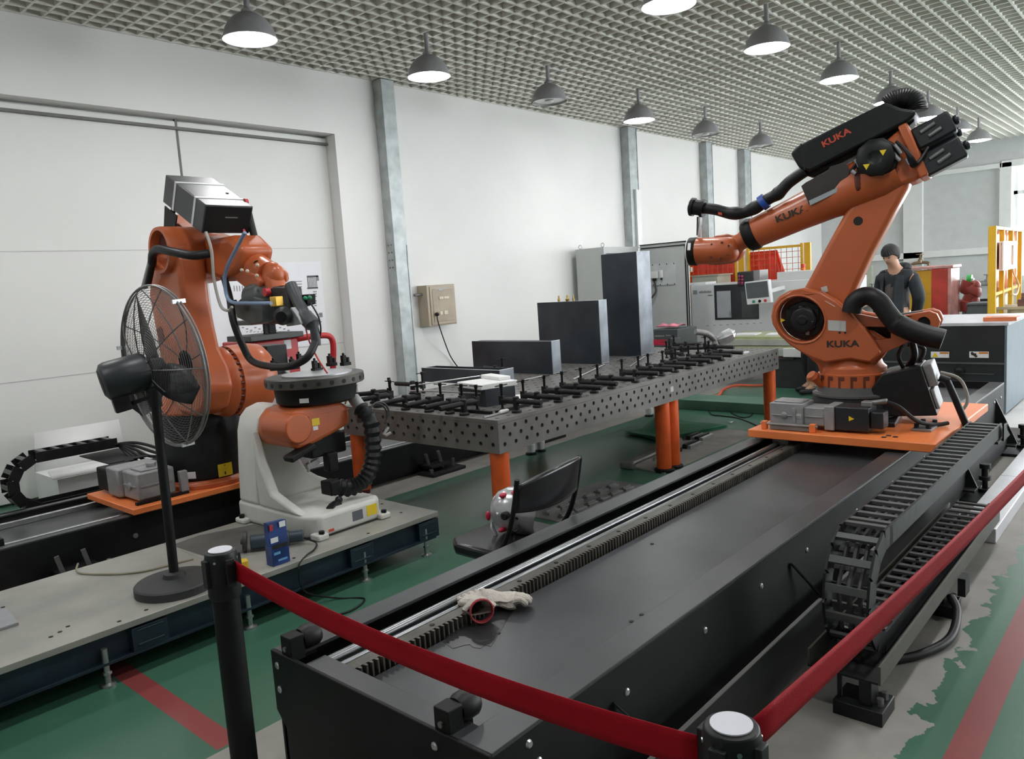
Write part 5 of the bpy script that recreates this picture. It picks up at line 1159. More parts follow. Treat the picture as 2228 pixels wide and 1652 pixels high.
t = thing('welding_helmet', 'silver welding helmet with red trim lying on the folding chair', 'helmet', (hc_.x, hc_.y, SZ))
HS = .80
prf = [(t*HS, r*HS) for t, r in [(-.15, .005), (-.145, .04), (-.12, .085), (-.07, .118), (0, .132), (.06, .135), (.10, .13), (.10, .124), (.06, .128), (0, .125), (-.07, .11), (-.115, .078), (-.138, .035), (-.142, .005)]]
sh = obj('helmet_shell', G().lathe(hc_, ax2, prf, 36, caps=False), mat('helmet_silver', (.50, .51, .52), .25, metal=.5, var=.06), t)
obj('helmet_lining', G().lathe(hc_+ax2*.06, ax2, [(0, .098), (.002, .098)], 28), mat('lining_black', (.008, .008, .008), .8), sh)
def onsh(px, py):
    d = ray(px, py).normalized(); o = EYE-hc_; b = o.dot(d); c = o.dot(o)-.112**2; k = -b-math.sqrt(max(b*b-c, 0)); return EYE+d*k
for px, py, s in ((1124, 1071, (.03, .02, .012)), (1095, 1078, (.022, .016, .012)), (1062, 1123, (.012, .012, .022)), (1095, 1152, (.03, .014, .012))): obj('red_trim', G().ball(onsh(px, py), 1, s), mat('trim_red', (.55, .03, .07), .35), sh)
obj('helmet_knob', G().lathe(onsh(1100, 1122), (onsh(1100, 1122)-hc_), [(-.01, .018), (.015, .018), (.02, .012)], 16), RUBBER, sh)
obj('visor_edge', G().tube(spline([onsh(1078, 1083)+V((0, 0, .004)), onsh(1072, 1100), onsh(1085, 1120)], 6), .007, 8), WHITEP, sh)
e1 = onsh(1112, 1140); obj('head_band', G().tube([e1+V((.03*math.cos(q), -.02, .03*math.sin(q))) for q in [2*PI*i/16 for i in range(16)]], .006, 6, closed=True).tube([e1+V((-.02+.03*math.cos(q), -.01, -.05+.03*math.sin(q))) for q in [2*PI*i/16 for i in range(16)]], .006, 6, closed=True), RUBBER, sh)
obj('chin_piece', G().grid(lambda u, v: onsh(1068+22*u, 1133+45*u)*(1-v*.14)+hc_*(v*.14)+V((-.03*v, -.0, -.03*v)), 6, 3), mat('helmet_silver', (.50, .51, .52), .25), sh, solid=.005, fix=False)

# gloves thrown over the guide rail
GL = mat('glove_cotton', (.50, .46, .41), .85, var=.2, scale=18, bump=.5, bscale=90)
def glove(c, q, lb, cuff):
    t = thing('work_glove', lb, 'glove', (c.x, c.y, TH-.04), 0, 'cotton gloves on the guide rail')
    R2 = Matrix.Translation(c) @ Matrix.Rotation(q, 4, 'Z'); g = G(R2)
    def f(u, v):
        a = 2*PI*u; s_ = .042+.012*math.sin(3*v*PI)+.006*math.sin(5*a+3*v)
        return V((-.05+.11*v, s_*math.cos(a), .020+(.022+.010*math.sin(4*v+a))*math.sin(a)))
    g.grid(f, 22, 10)
    obj('glove_palm', g, GL, t, fix=False, solid=.003)
    if cuff: obj('glove_cuff', G(R2).lathe((-.05, 0, .022), (-1, 0, .1), [(0, .036), (.014, .04), (.02, .037)], 20, caps=False), mat('cuff_red', (.42, .05, .06), .8), t, solid=.003)
    for k in range(5):
        y = -.034+.017*k; L_ = (.05, .062, .066, .058, .04)[k]
        obj('glove_finger', G(R2).tube(spline([(.05, y, .022), (.05+L_*.6, y*1.15, .030-.004*k), (.05+L_, y*1.25+.006, .010)], 4), [.011]*7+[.010, .006], 9), GL, t)
ga = P(1043, 1318, Z=TH-.01); glove(V((ga.x+.01, ga.y+.02, TH-.035)), 1.0, 'off-white cotton glove with red cuff thrown on the guide rail', True)
gb_ = P(1078, 1300, Z=TH-.01); glove(V((gb_.x+.02, gb_.y+.01, TH-.047)), -.9, 'dirty grey cotton glove under the red-cuffed glove', False)
patch_mat = mat('patch_dark', (.020, .021, .022), .3, var=.2)
q = [(1005, 1330), (1070, 1330), (1120, 1325), (1102, 1352), (1088, 1375), (1075, 1398), (1068, 1408), (1055, 1404), (1046, 1412), (1030, 1410), (1022, 1403), (1010, 1405), (985, 1412), (965, 1398), (985, 1362)]
q = [P(x, y, Z=TH-.058) for x, y in q]
obj('dark_patch', G().prism([(p.x, p.y) for p in q], TH-.0575, TH-.0568, lambda a, b, c: V((a, b, c))), patch_mat, rt, smooth=False, label='dark patch on the bed plate')  # flat darker area on the bed below the gloves

# ================================================================ THINGS ON THE FLOOR UNDER AND BESIDE THE TABLES
t = thing('tarp', 'green tarpaulin folded on the floor under the tables', 'tarpaulin', (3.1, .8, 0))
GT = mat('tarp_green', (.012, .16, .07), .6, var=.12, scale=6, bump=.1)
q = [P(x, y, Z=0) for x, y in ((1372, 948), (1420, 934), (1480, 932), (1568, 945), (1545, 955), (1490, 962), (1420, 968))]
for k in range(3):
    def tf(u, v, k=k):
        a = V((2.82, .62, 0)).lerp(V((3.62, .36, 0)), u); b = V((2.98, 1.12, 0)).lerp(V((3.72, .95, 0)), u); p = a.lerp(b, v)
        return V((p.x, p.y, .008+.012*k+.012*math.sin(7*u+2*v+k)*math.sin(PI*v)+.10*math.exp(-((u-.42)/.10)**2-((v-.75)/.3)**2)*(k == 2)+.006))
    obj('tarp_fold', G().grid(tf, 24, 14), GT, t, solid=.004, fix=False)
# cut steel blanks beside the chair
SH2 = mat('blank_steel', (.26, .26, .26), .4, metal=.5, var=.25)
t = tag(obj('steel_sheet', G().prism([(.50, -.30), (1.50, -.30), (1.50, .34), (.62, .34), (.50, .2)], 0, .006, lambda a, b, c: V((a, b, c))), SH2), 'thin steel sheet on the floor beside the chair, under the blanks', 'steel sheet')
k = 0
names = ['nearest', 'second', 'third', 'fourth', 'fifth', 'sixth', 'seventh']
for j in range(4):
    for i in range(6):
        x = .62+.145*i+random.uniform(-.01, .01); y = -.22+.125*j; a = random.uniform(-.06, .06); L_ = random.uniform(.09, .125)
        c = V((x, y, .015)); d = V((math.cos(a), math.sin(a), 0))
        o = obj('steel_blank', G().bar(c-d*L_/2, c+d*L_/2, .06 if (i+j) % 2 else .045, .018).bar(c-d*L_/2+V((0, 0, .013)), c+d*L_*.3+V((0, 0, .013)), .02, .012), SH2, bevel=.002)
        tag(o, 'small cut steel blank beside the chair, %s row from the rail, %s from the chair' % (('nearest', 'second', 'third', 'fourth')[j], names[i]), 'steel blank', 'cut steel blanks on the floor')
t = tag(obj('board', G().prism([(1.85, .02), (3.55, .02), (3.60, .55), (1.95, .50)], 0, .008, lambda a, b, c: V((a, b, c))), mat('board_grey', (.30, .285, .26), .7, var=.15)), 'pale grey board on the floor beside the middle table legs', 'board')
tag(obj('square_block', G().box(2.48, 2.56, .26, .40, .0085, .155), BLACKP, bevel=.004), 'black square steel block with a round bore beside the middle table legs', 'steel block')
tag(obj('block_bore', G().lathe((2.52, .258, .09), (0, -1, 0), [(0, .044), (.002, .044)], 22), SH2), 'round bright disc on the black square block', 'disc')
for x, y, lb, n in ((2.75, .30, 'stack of short steel bars beside the black square block', 3), (3.08, .36, 'stack of short steel bars farthest along the grey board', 4)):
    t = thing('bar_stack', lb, 'steel bars', (x, y, .008), .2)
    for k in range(n): obj('steel_bar', G().box(x-.10, x+.12, y-.07+.045*k, y-.035+.045*k, .0085, .04+.008*(k % 2)), (SH2, BLACKP)[k % 2] if k else STEEL, t, bevel=.002)
for i, (a, b, lb) in enumerate((((2.16, .30), (2.33, .22), 'nearest'), ((2.22, .33), (2.42, .30), 'middle'), ((2.3, .2), (2.46, .26), 'farthest'))):
    tag(obj('bright_offcut', G().bar((*a, .016), (*b, .016), .03, .012), STEEL), '%s bright steel offcut on the floor right of the middle table legs' % lb, 'steel offcut', 'bright offcuts')
t = thing('hammer', 'long-handled sledge hammer lying on the floor left of the middle legs', 'hammer', (1.6, .35, 0))
a, b = P(1366, 1013, Z=.03), P(1430, 985, Z=.03)
d = (b-a).normalized(); s2 = V((-d.y, d.x, 0))
obj('hammer_head', G().bar(a-s2*.06, a+s2*.06, .05, .05), DSTEEL, t, bevel=.006); obj('hammer_handle', G().tube([a, b], .012, 10), CAST, t)
for i, (x, y, lb) in enumerate(((1590, 920, 'white paper scrap on the green floor right of the tarpaulin'), (1520, 937, 'white paper scrap behind the tarpaulin'))):
    p = P(x, y, Z=0); tag(obj('paper_scrap', G().add([(p.x-.03, p.y-.02, .004), (p.x+.03, p.y-.015, .01), (p.x+.025, p.y+.02, .004), (p.x-.02, p.y+.02, .012)], [(0, 1, 2, 3)]), PAPER, solid=.001, fix=False), lb, 'paper')
for pts, lb in ((((1540, 888), (1548, 902), (1570, 905), (1605, 910), (1638, 922), (1660, 935)), 'thin black cable curving over the green floor under the far table end'), (((1578, 880), (1590, 897), (1612, 908), (1632, 906), (1640, 896)), 'second thin black cable looping on the floor under the far table end')):
    tag(obj('floor_cable', G().tube(spline([P(x, y, Z=.006) for x, y in pts], 6), .006, 6), RUBBER), lb, 'cable', 'cables under the far table end')
# orange air hose on the floor behind
hp = [P(1500, 864, Z=.012), P(1535, 864, Z=.012), P(1562, 861, Z=.012), P(1574, 848, Z=.012)]
a = P(1600, 840, X=5.3); hp2 = [P(1600, 839, Z=.012), P(1640, 839, Z=.012), P(1680, 836, Z=.012), P(1700, 824, Z=.012), P(1732, 808, Z=.012)]
tag(obj('air_hose', G().tube(spline(hp+hp2, 6), .016, 8), mat('hose_coral', (.75, .13, .06), .45)), 'coral-red air hose snaking over the floor behind the tables', 'hose')
# ================================================================ BACK OF THE HALL
# open grey switch cabinet before the second column
t = thing('electrical_cabinet', 'tall light grey switch cabinet standing open against the long wall', 'cabinet', (6.5, 3.7, 0))
CX0, CX1, CY0, CY1, CZ1 = 6.07, 6.98, 3.40, 3.90, 1.965
obj('cabinet_body', G().box(CX0, CX0+.02, CY0, CY1, .1, CZ1).box(CX1-.02, CX1, CY0, CY1, .1, CZ1).box(CX0+.02, CX1-.02, CY1-.02, CY1, .1, CZ1).box(CX0+.02, CX1-.02, CY0, CY1-.02, CZ1-.03, CZ1).box(CX0+.02, CX1-.02, CY0, CY1-.02, .1, .13), GREYP, t)
obj('cabinet_rim', G().box(CX0+.02, CX0+.06, CY0, CY0+.02, .13, CZ1-.03).box(CX1-.06, CX1-.02, CY0, CY0+.02, .13, CZ1-.03).box(CX0+.06, CX1-.06, CY0, CY0+.02, CZ1-.09, CZ1-.03), GREYP, t)
obj('cabinet_inside', G().box(CX0+.03, CX1-.03, CY1-.06, CY1-.03, .2, CZ1-.06), mat('inside_dark', (.06, .065, .07), .6), t)
obj('plinth', G().box(CX0+.02, CX1-.02, CY0+.03, CY1, 0, .1), BLACK, t)
g = G()
for x, y in ((CX0+.05, CY0+.05), (CX0+.05, CY1-.05)):
    obj('lifting_eye', G().tube([V((x, y+.028*math.cos(q), CZ1+.032+.028*math.sin(q))) for q in [2*PI*i/14 for i in range(14)]], .006, 6, closed=True), STEEL, t)
DXp = CX1+.02; dy = .83
d_ = obj('cabinet_door', G().box(DXp, DXp+.03, CY0-dy, CY0-.02, .1, CZ1+.02), GREYP, t, bevel=.003)
obj('door_seal', G().box(DXp-.012, DXp, CY0-dy+.02, CY0-.04, CZ1-.045, CZ1-.03).box(DXp-.012, DXp, CY0-dy+.035, CY0-dy+.05, .16, CZ1-.03).box(DXp-.012, DXp, CY0-dy+.0, CY0-dy+.012, .1, CZ1+.02).box(DXp-.012, DXp, CY0-dy, CY0-.02, CZ1+.008, CZ1+.02), BLACK, d_)
obj('mounting_plate', G().box(DXp-.012, DXp, CY0-.62, CY0-.12, 1.36, 1.68), mat('plate_pale', (.56, .60, .60), .4), d_, bevel=.002)
obj('filter_unit', G().box(DXp-.05, DXp-.012, CY0-.34, CY0-.20, 1.47, 1.57).box(DXp-.045, DXp-.012, CY0-.41, CY0-.37, 1.47, 1.585), WHITEP, d_, bevel=.003)
obj('cable_glands', G().cyl((DXp-.03, CY0-.27, 1.47), (DXp-.03, CY0-.27, 1.43), .03, n=12).cyl((DXp-.03, CY0-.39, 1.47), (DXp-.03, CY0-.39, 1.44), .016, n=10), BLACK, d_)
obj('door_cable', G().tube(spline([(DXp-.03, CY0-.27, 1.43), (DXp-.03, CY0-.29, 1.30), (DXp-.05, CY0-.26, 1.22), (DXp-.06, CY0-.14, 1.1)], 6), .014, 8), mat('cable_grey', (.055, .055, .055), .5), d_)
g = G()
for y in (-.60, -.48, -.36, -.24, -.14):
    for z in (1.37, 1.67): g.ball((DXp-.013, CY0+y, z), .009, n=8, m=5)
obj('plate_bolts', g, BLACK, d_)['kind'] = 'stuff'
# brass valve parts on the second-tallest box
t = thing('valve_fitting', 'small brass valve fittings standing on the second-tallest steel box', 'fitting', (2.58, 1.14, 1.333))
for px, r in ((1281, .012), (1291, .016), (1298, .010)):
    q = P(px, 650, Z=1.334); obj('fitting_body', G().lathe((2.525+.006, q.y, 1.3335), (0, 0, 1), [(0, r), (.02, r*1.2), (.03, r*.7), (.055, r*.6)], 10), mat('brass', (.42, .30, .10), .35, metal=.8), t)

# dark grey welding source with a red band, pink cloth on top
t = thing('welding_source', 'dark grey welding power source with red band beside the cabinet door', 'welder', (5.6, 2.35, 0))
XW = 5.3; a, b = P(1421, 717, X=XW), P(1474, 712, X=XW); y0, y1 = min(a.y, b.y), max(a.y, b.y); zt_ = a.z
DG = mat('welder_dark_grey', (.06, .07, .075), .4)
obj('welder_body', G().box(XW, XW+.5, y0, y1, zt_-.62, zt_), DG, t, bevel=.008)
obj('red_band', G().box(XW-.003, XW, y0+.08, y1, zt_-.20, zt_-.13), mat('band_crimson', (.55, .01, .05), .4), t)
obj('panel_print', G().box(XW-.002, XW, y0+.10, y0+.17, zt_-.085, zt_-.07).box(XW-.002, XW, y0+.19, y0+.33, zt_-.095, zt_-.075), DSTEEL, t)
obj('welder_leg', G().box(XW+.03, XW+.47, y0+.02, y1-.02, 0.12, zt_-.62), DG, t)
for yy in (y0+.05, y1-.05):
    for xx in (XW+.08, XW+.42): obj('wheel', G().cyl((xx-.03, yy, .061), (xx+.03, yy, .061), .06, n=14), RUBBER, t)
obj('side_unit', G().box(XW-.16, XW-.01, y0-.04, y0+.06, zt_-.45, zt_-.10), DG, t, bevel=.006)
pcl = G()
def cf(u, v): return V((XW+.05+.25*v, y1-.02-.28*u, zt_+.012+.028*abs(math.sin(6*u+2*v))*math.sin(PI*v)+.018))
tag(obj('rag', G().grid(cf, 14, 8), mat('rag_pink', (.62, .20, .26), .8, var=.5, scale=12), solid=.012, fix=False), 'crumpled pink and white rag on the dark grey welding source', 'cloth')

# bench with pale green top in front of the white machine
XK = 6.2
a, b, c = P(1545, 757, X=XK), P(1704, 757, X=XK), P(1545, 738, X=XK+.8)
t = thing('workbench', 'grey workbench with pale green glass top behind the far table end', 'workbench', (XK+.4, 1.0, 0))
y0, y1, z1 = -.15, a.y, a.z
y0 = b.y-.12
obj('bench_beam', G().box(XK, XK+.06, y0+.12, y1, z1-.10, z1-.01), mat('bench_grey', (.42, .44, .40), .5), t, bevel=.004)
obj('beam_end', G().box(XK-.01, XK+.35, y0-.22, y0+.12, z1-.11, z1-.0), WHITEP, t, bevel=.004)
obj('bench_top', G().box(XK+.03, XK+.95, y0, y1-.05, z1+.0, z1+.014).box(XK+.1, XK+.95, y0, y1-.05, z1+.10, z1+.135), mat('top_pale_green', (.42, .46, .25), .3), t)
obj('bench_shelf', G().box(XK+.02, XK+.9, y0, y1-.05, z1-.14, z1-.12), mat('inside_dark', (.06, .065, .07), .6), t)
obj('bench_rail', G().box(XK+.06, XK+.1, y0, y1, z1+.03, z1+.10), mat('bench_grey', (.42, .44, .40), .5), t)
obj('bench_cabinet', G().box(XK+.05, XK+.9, y0-.2, y0+.35, 0, z1-.11), mat('bench_black', (.03, .032, .035), .5), t, bevel=.006)
for yy in (y1-.12, y1-.8): obj('leg', G().box(XK+.08, XK+.14, yy, yy+.06, 0, z1-.10), mat('bench_grey', (.42, .44, .40), .5), t)
for k, (u, v, lb) in enumerate(((.3, .55, 'white papers lying on the green bench top beside the foil torch'), (.1, .15, 'white papers lying on the green bench top near the right robot'))):
    yy = y0+(y1-y0)*v; tag(obj('papers', G().prism([(XK+.3, yy), (XK+.6, yy+.05), (XK+.57, yy+.35), (XK+.27, yy+.3)], z1+.136, z1+.150, lambda p, q, s: V((p, q, s))), PAPER), lb, 'paper')
tag(obj('red_bars', G().box(XK+.03, XK+.5, y0+.05, y0+.55, z1-.119, z1-.075), mat('brick_red', (.28, .07, .04), .6)), 'brick-red bars lying under the bench top', 'steel bars')

# white machine with dark window, control screen on an arm
XM = 7.7
t = thing('machining_centre', 'white machining centre with dark sliding window behind the workbench', 'machine', (XM+.6, 2.0, 0))
a, b = P(1502, 621, X=XM), P(1716, 612, X=XM); yl, yr, zt_ = a.y, P(1830, 640, X=XM).y, a.z
MW = mat('machine_white', (.70, .72, .73), .35, var=.02)
obj('machine_body', G().box(XM, XM+1.1, yr, yl, .12, zt_), MW, t, bevel=.012)
obj('machine_base', G().box(XM+.05, XM+1.05, yr+.05, yl-.05, 0, .12), BLACK, t)
yt = P(1690, 640, X=XM).y
obj('side_cover', G().box(XM+.02, XM+1.08, yr+.02, yt, zt_, zt_+.12), MW, t, bevel=.006)
w0, w1 = P(1554, 624, X=XM), P(1652, 694, X=XM); wz0 = w1.z
wd_ = obj('window_frame', G().box(XM-.012, XM, w1.y, w0.y, wz0, zt_-.02), mat('window_charcoal', (.022, .026, .03), .35), t, bevel=.004)
gq0, gq1 = P(1560, 634, X=XM), P(1592, 691, X=XM)
obj('window_glass', G().box(XM-.014, XM-.012, gq1.y, gq0.y, gq1.z, gq0.z), mat('glass_reflection', (.42, .45, .48), .12, var=.06), wd_)  # pale grey: a reflection painted into this pane's colour
gq0, gq1 = P(1614, 634, X=XM), P(1650, 691, X=XM)
obj('window_glass', G().box(XM-.014, XM-.012, gq1.y, gq0.y, gq1.z, gq0.z), mat('glass_dark', (.05, .055, .06), .12, var=.3), wd_)
obj('handle', G().box(XM-.03, XM-.012, P(1591, 690, X=XM).y, P(1589, 690, X=XM).y, wz0+.06, wz0+.13), STEEL, wd_)
g = G()
lx0 = P(1508, 637, X=XM); lx1 = P(1548, 635, X=XM)
g.box(XM-.002, XM, lx0.y-.07, lx0.y, lx0.z-.03, lx0.z+.035)
for k in range(11): yy = lx0.y-.10-(lx0.y-lx1.y-.10)*k/11; g.box(XM-.002, XM, yy-.018, yy, lx0.z-.012-.004*(k % 2), lx0.z+.016+.006*((k*7) % 3-1))
for k in range(9): yy = lx0.y-.25-(lx0.y-lx1.y-.24)*k/9; g.box(XM-.002, XM, yy-.012, yy, lx0.z-.06, lx0.z-.045)
obj('machine_print', g, mat('print_mid_grey', (.30, .31, .33), .5), t)['kind'] = 'stuff'
g = G()
for k in range(9): q = P(1538+14.5*k, 707-.8*k, X=XM); g.box(XM-.002, XM, q.y-.03, q.y+.01, q.z-.02, q.z-.01)
obj('vent_slots', g, mat('print_mid_grey', (.30, .31, .33), .5), t)['kind'] = 'stuff'
p0, p1 = P(1604, 592, X=XM), P(1641, 624, X=XM)
tu = obj('tool_turret', G().box(XM-.02, XM+.3, p1.y, p0.y, zt_-.06, p0.z), mat('turret_black', (.022, .024, .026), .4), t, bevel=.02)
obj('turret_side', G().box(XM-.015, XM+.28, P(1654, 600, X=XM).y, p1.y, zt_, p0.z+.01), mat('turret_grey', (.26, .25, .25), .4), t)
g = G()
for k in range(3):
    for j in range(2): q = P(1610+6*j, 602+7*k, X=XM); g.ball((XM-.022, q.y, q.z), .022, n=8, m=5)
obj('turret_keys', g, mat('key_magenta', (.30, .03, .10), .4), tu)['kind'] = 'stuff'
# control screen, facing the aisle and slightly turned
XS = XM-.35
a, b, c = P(1619, 614, X=XS), P(1672, 608, X=XS), P(1625, 664, X=XS)
sx = (b-a).normalized(); sz = (c-a).normalized(); n_ = sx.cross(sz).normalized(); n_ = n_ if n_.x < 0 else -n_
Wd, Hd = (b-a).length, (c-a).length
def scr(u0, u1, v0, v1, d0, d1):
    return [a+sx*Wd*u+sz*Hd*v+n_*d for d in (d0, d1) for v in (v0, v1) for u in (u0, u1)]
BXF = [(0, 2, 3, 1), (4, 5, 7, 6), (0, 1, 5, 4), (2, 6, 7, 3), (0, 4, 6, 2), (1, 3, 7, 5)]
cs = obj('control_screen', G().add(scr(0, 1, 0, 1, -.09, 0), BXF), MW, t, bevel=.012)
obj('screen_glass', G().add(scr(.05, .94, .06, .74, -.001, .002), BXF), mat('screen_grey', (.085, .10, .11), .2), cs)
for u, m in ((.30, mat('button_green', (.02, .28, .13), .4)), (.55, BLACK), (.78, RED)):
    q = a+sx*Wd*u+sz*Hd*.88; obj('button', G().lathe(q, n_, [(0, .022), (.014, .02)], 12), m, cs)
obj('screen_arm', G().bar(a+sx*Wd*.9+sz*Hd*.5-n_*.05, V((XM+.02, yt-.1, zt_-.1)), .05, .05), MW, cs)
# papers on the machine, beige cabinet behind it
a = P(1507, 617, X=XM+.3); b = P(1545, 616, X=XM+.3)
tag(obj('papers', G().box(XM+.15, XM+.5, b.y, a.y, zt_+.001, zt_+.035), PAPER), 'white paper stack on top of the white machine at its left end', 'paper')
XC = 8.82
a, b = P(1494, 601, X=XC), P(1564, 595, X=XC)
t = thing('beige_cabinet', 'beige steel cabinet behind the left end of the white machine', 'cabinet', (XC+.25, 3.2, 0))
BG = mat('cabinet_beige', (.50, .50, .42), .5, var=.04)
obj('cabinet_body', G().box(XC, XC+.5, b.y+.03, min(a.y-.1, 3.62), 0, a.z-.02), BG, t, bevel=.006)
obj('cabinet_top', G().box(XC-.02, XC+.52, b.y, min(a.y-.08, 3.64), a.z-.02, a.z), BG, t)
obj('cabinet_door', G().box(XC-.012, XC, b.y+.06, min(a.y-.2, 3.55), .1, a.z-.06), BG, t, bevel=.003)
a = P(1492, 590, X=8.6); tag(obj('door_frame', G().box(8.55, 8.62, a.y-.06, a.y-.0, 0, a.z-.02).box(8.55, 8.62, a.y-.12, a.y+.12, a.z-.02, a.z+.06), BG), 'narrow beige steel post between the cabinet door and the white machine', 'post')

# welding screen: yellow frame, wire mesh, red curtain
XF = 9.4
t = thing('welding_fence', 'yellow framed mesh fence with red curtain behind the white machine', 'fence', (XF, 2.6, 0))
def yz(px, py): q = P(px, py, X=XF); return q.y, q.z
zt_ = yz(1700, 535)[1]+.0
ya = min(yz(1490, 556)[0], 3.90); yb = yz(1612, 560)[0]; yc = yz(1752, 560)[0]
for y, w_ in ((ya, .05), (yb+.10, .045), (yb, .10), (yb-.12, .045), (yc+.06, .04), (yc-.03, .10)):
    obj('fence_post', G().box(XF, XF+.06, y-w_/2, y+w_/2, 0, zt_+.02), SAFY, t, bevel=.004)
for (p, q) in ((ya, yb+.10), (yb-.12, yc+.06)): obj('fence_rail', G().box(XF+.01, XF+.05, q, p, zt_-.04, zt_), SAFY, t); obj('fence_rail', G().box(XF+.01, XF+.05, q, p, .1, .14), SAFY, t)
CUR = mat('curtain_red', (.85, .05, .03), .35, var=.15, scale=3)
for k, (p, q) in enumerate(((ya, yb+.10), (yb-.12, yc+.22))):
    def cu(u, v, p=p, q=q, k=k): 
        y = p+(q-p)*u; top = zt_-.06-(0 if k == 0 else max(0, u-.62)*0)
        if k == 1 and u > .60: y = p+(q-p)*(.60+(u-.60)*(1.0 if v < .5 else max(.05, 1-(v-.5)*1.9)))
        return V((XF+.10+.012*math.sin(26*u)+.004*math.sin(9*v), y, .12+(top-.12)*v))
    obj('red_curtain', G().grid(cu, 60, 10), CUR, t, solid=.004, fix=False)
g = G(); g2 = G()
MESHM = mat('mesh_wire', (.62, .16, .05), .5)
for (p, q) in ((ya, yb+.10), (yb-.12, yc+.06)):
    n = int((p-q)/.095)
    for i in range(1, n+1): g.box(XF+.025, XF+.033, p-.095*i-.004, p-.095*i+.004, .14, zt_-.04)
    for j in range(1, 18): g.box(XF+.034, XF+.040, q, p, .14+.095*j-.004, .14+.095*j+.004)
obj('wire_mesh', g, MESHM, t, smooth=False)['kind'] = 'stuff'
ts = thing('signal_lamp', 'small signal tower with red, orange and green segments before the fence post', 'signal lamp', (XM+.8, 1.6, zt_))
sb = P(1748, 612, X=XM+.9)
obj('lamp_stem', G().cyl((XM+.9, sb.y, 1.3), (XM+.9, sb.y, sb.z+.02), .02, n=10), WHITEP, ts)
for k, (m, nm_) in enumerate(((WHITEP, 'lamp_segment'), (mat('seg_green', (.02, .35, .12), .3), 'lamp_segment'), (mat('seg_amber', (.8, .22, .02), .3), 'lamp_segment'), (mat('seg_red', (.6, .04, .02), .3), 'lamp_segment'))):
    obj(nm_, G().cyl((XM+.9, sb.y, sb.z+.02+.06*k), (XM+.9, sb.y, sb.z+.078+.06*k), .034, n=12), m, ts)

# black machine with pale top at the right, warning labels, book
XL = 4.62
yR = P(2192, 705, X=XL).y; zT = .92
t = thing('laser_cabinet', 'black machine with pale top and two warning labels behind the right robot', 'machine', (XL+.5, yR+.7, .1))
KB = mat('machine_black', (.018, .024, .025), .42, var=.15)
obj('cabinet_body', G().box(XL, XL+1.1, yR+.02, yR+1.55, .115, zT-.03), KB, t, bevel=.008)
obj('cabinet_side', G().box(XL-.004, XL+1.1, yR, yR+.02, .115, zT-.02), mat('side_blue_grey', (.13, .17, .20), .45, var=.08), t, bevel=.004)
obj('cabinet_top', G().box(XL-.01, XL+1.12, yR-.01, yR+1.57, zT-.03, zT), mat('top_pale', (.55, .56, .60), .3), t, bevel=.004)
obj('front_seam', G().box(XL-.006, XL, yR+.02, yR+1.5, .55, .565).box(XL-.006, XL, yR+.1, yR+1.4, .46, .466), mat('seam_dark_grey', (.08, .10, .10), .5), t)
obj('door_grip', G().lathe((XL-.03, yR+.36, .47), (0, 0, 1), [(0, .04), (.03, .045), (.05, .03)], 16), BLACK, t)
for px, tri in ((2045, True), (2130, False)):
    q = P(px, 772, X=XL-.001); s_ = obj('warning_label', G().box(XL-.0025, XL-.0005, q.y-.075, q.y+.075, q.z-.028, q.z+.028), WHITEP, t)
    obj('label_header', G().box(XL-.0035, XL-.0025, q.y-.070, q.y-.0, q.z+.008, q.z+.024), mat('header_orange', (.62, .22, .03), .5), s_)
    obj('label_symbol', G().add([(XL-.0036, q.y+.065, q.z-.022), (XL-.0036, q.y+.015, q.z-.022), (XL-.0036, q.y+.04, q.z+.022)], [(0, 1, 2)]) if tri else G().box(XL-.0036, XL-.0026, q.y+.02, q.y+.06, q.z-.005, q.z+.012).bar((XL-.003, q.y+.06, q.z+.02), (XL-.003, q.y+.015, q.z-.02), .001, .02), YELLOW if tri else TEXTK, s_)
q0, q1 = P(2125, 700, Z=zT+.02), P(2202, 698, Z=zT+.02)
t = thing('book', 'orange softcover book lying on the black machine', 'book', (XL+.2, (q0.y+q1.y)/2, zT))
xb = XL+.12
obj('book_cover', G().box(xb, xb+.2, q1.y, q0.y, zT+.001, zT+.006).box(xb, xb+.2, q1.y, q0.y, zT+.03, zT+.035).box(xb, xb+.004, q1.y, q0.y, zT+.006, zT+.03), mat('cover_orange', (.70, .20, .08), .4), t)
obj('book_pages', G().box(xb+.004, xb+.197, q1.y+.003, q0.y-.003, zT+.0061, zT+.0299), PAPER, t)
obj('cover_print', G().box(xb+.05, xb+.10, q1.y+.08, q1.y+.2, zT+.035, zT+.0355), mat('print_grey', (.22, .22, .23), .6), t)

# yellow frame booth with orange curtain at the right edge
XY_ = 9.0
pa = P(2160, 492, X=XY_); zb_ = pa.z
t = thing('curtain_booth', 'yellow steel frame with translucent orange curtain at the right view edge', 'booth', (XY_, pa.y, 0))
pe = P(2228, 500, Z=zb_); dv = V((pe.x-pa.x, pe.y-pa.y, 0)).normalized(); L_ = 3.2
o = V((pa.x, pa.y, 0))
for k in (0, .30, .62, 1.0): obj('frame_post', G().bar(o+dv*L_*k, o+dv*L_*k+V((0, 0, zb_)), .06 if k else .09, .06, dv), SAFY, t)
obj('frame_rail', G().bar(o+V((0, 0, zb_-.02)), o+dv*L_+V((0, 0, zb_-.02)), .05, .04), mat('frame_cream', (.75, .62, .40), .5), t); obj('frame_rail', G().bar(o+V((0, 0, .95)), o+dv*L_+V((0, 0, .95)), .04, .04), SAFY, t)
sd = V((-dv.y, dv.x, 0)); sd = sd if sd.y > 0 else -sd
OC = mat('curtain_orange', (.62, .22, .10), .3, var=.12)
def oc(u, v): p = o+dv*L_*u+sd*(.05+.012*math.sin(30*u)); return p+V((0, 0, .97+(zb_-1.0)*v))
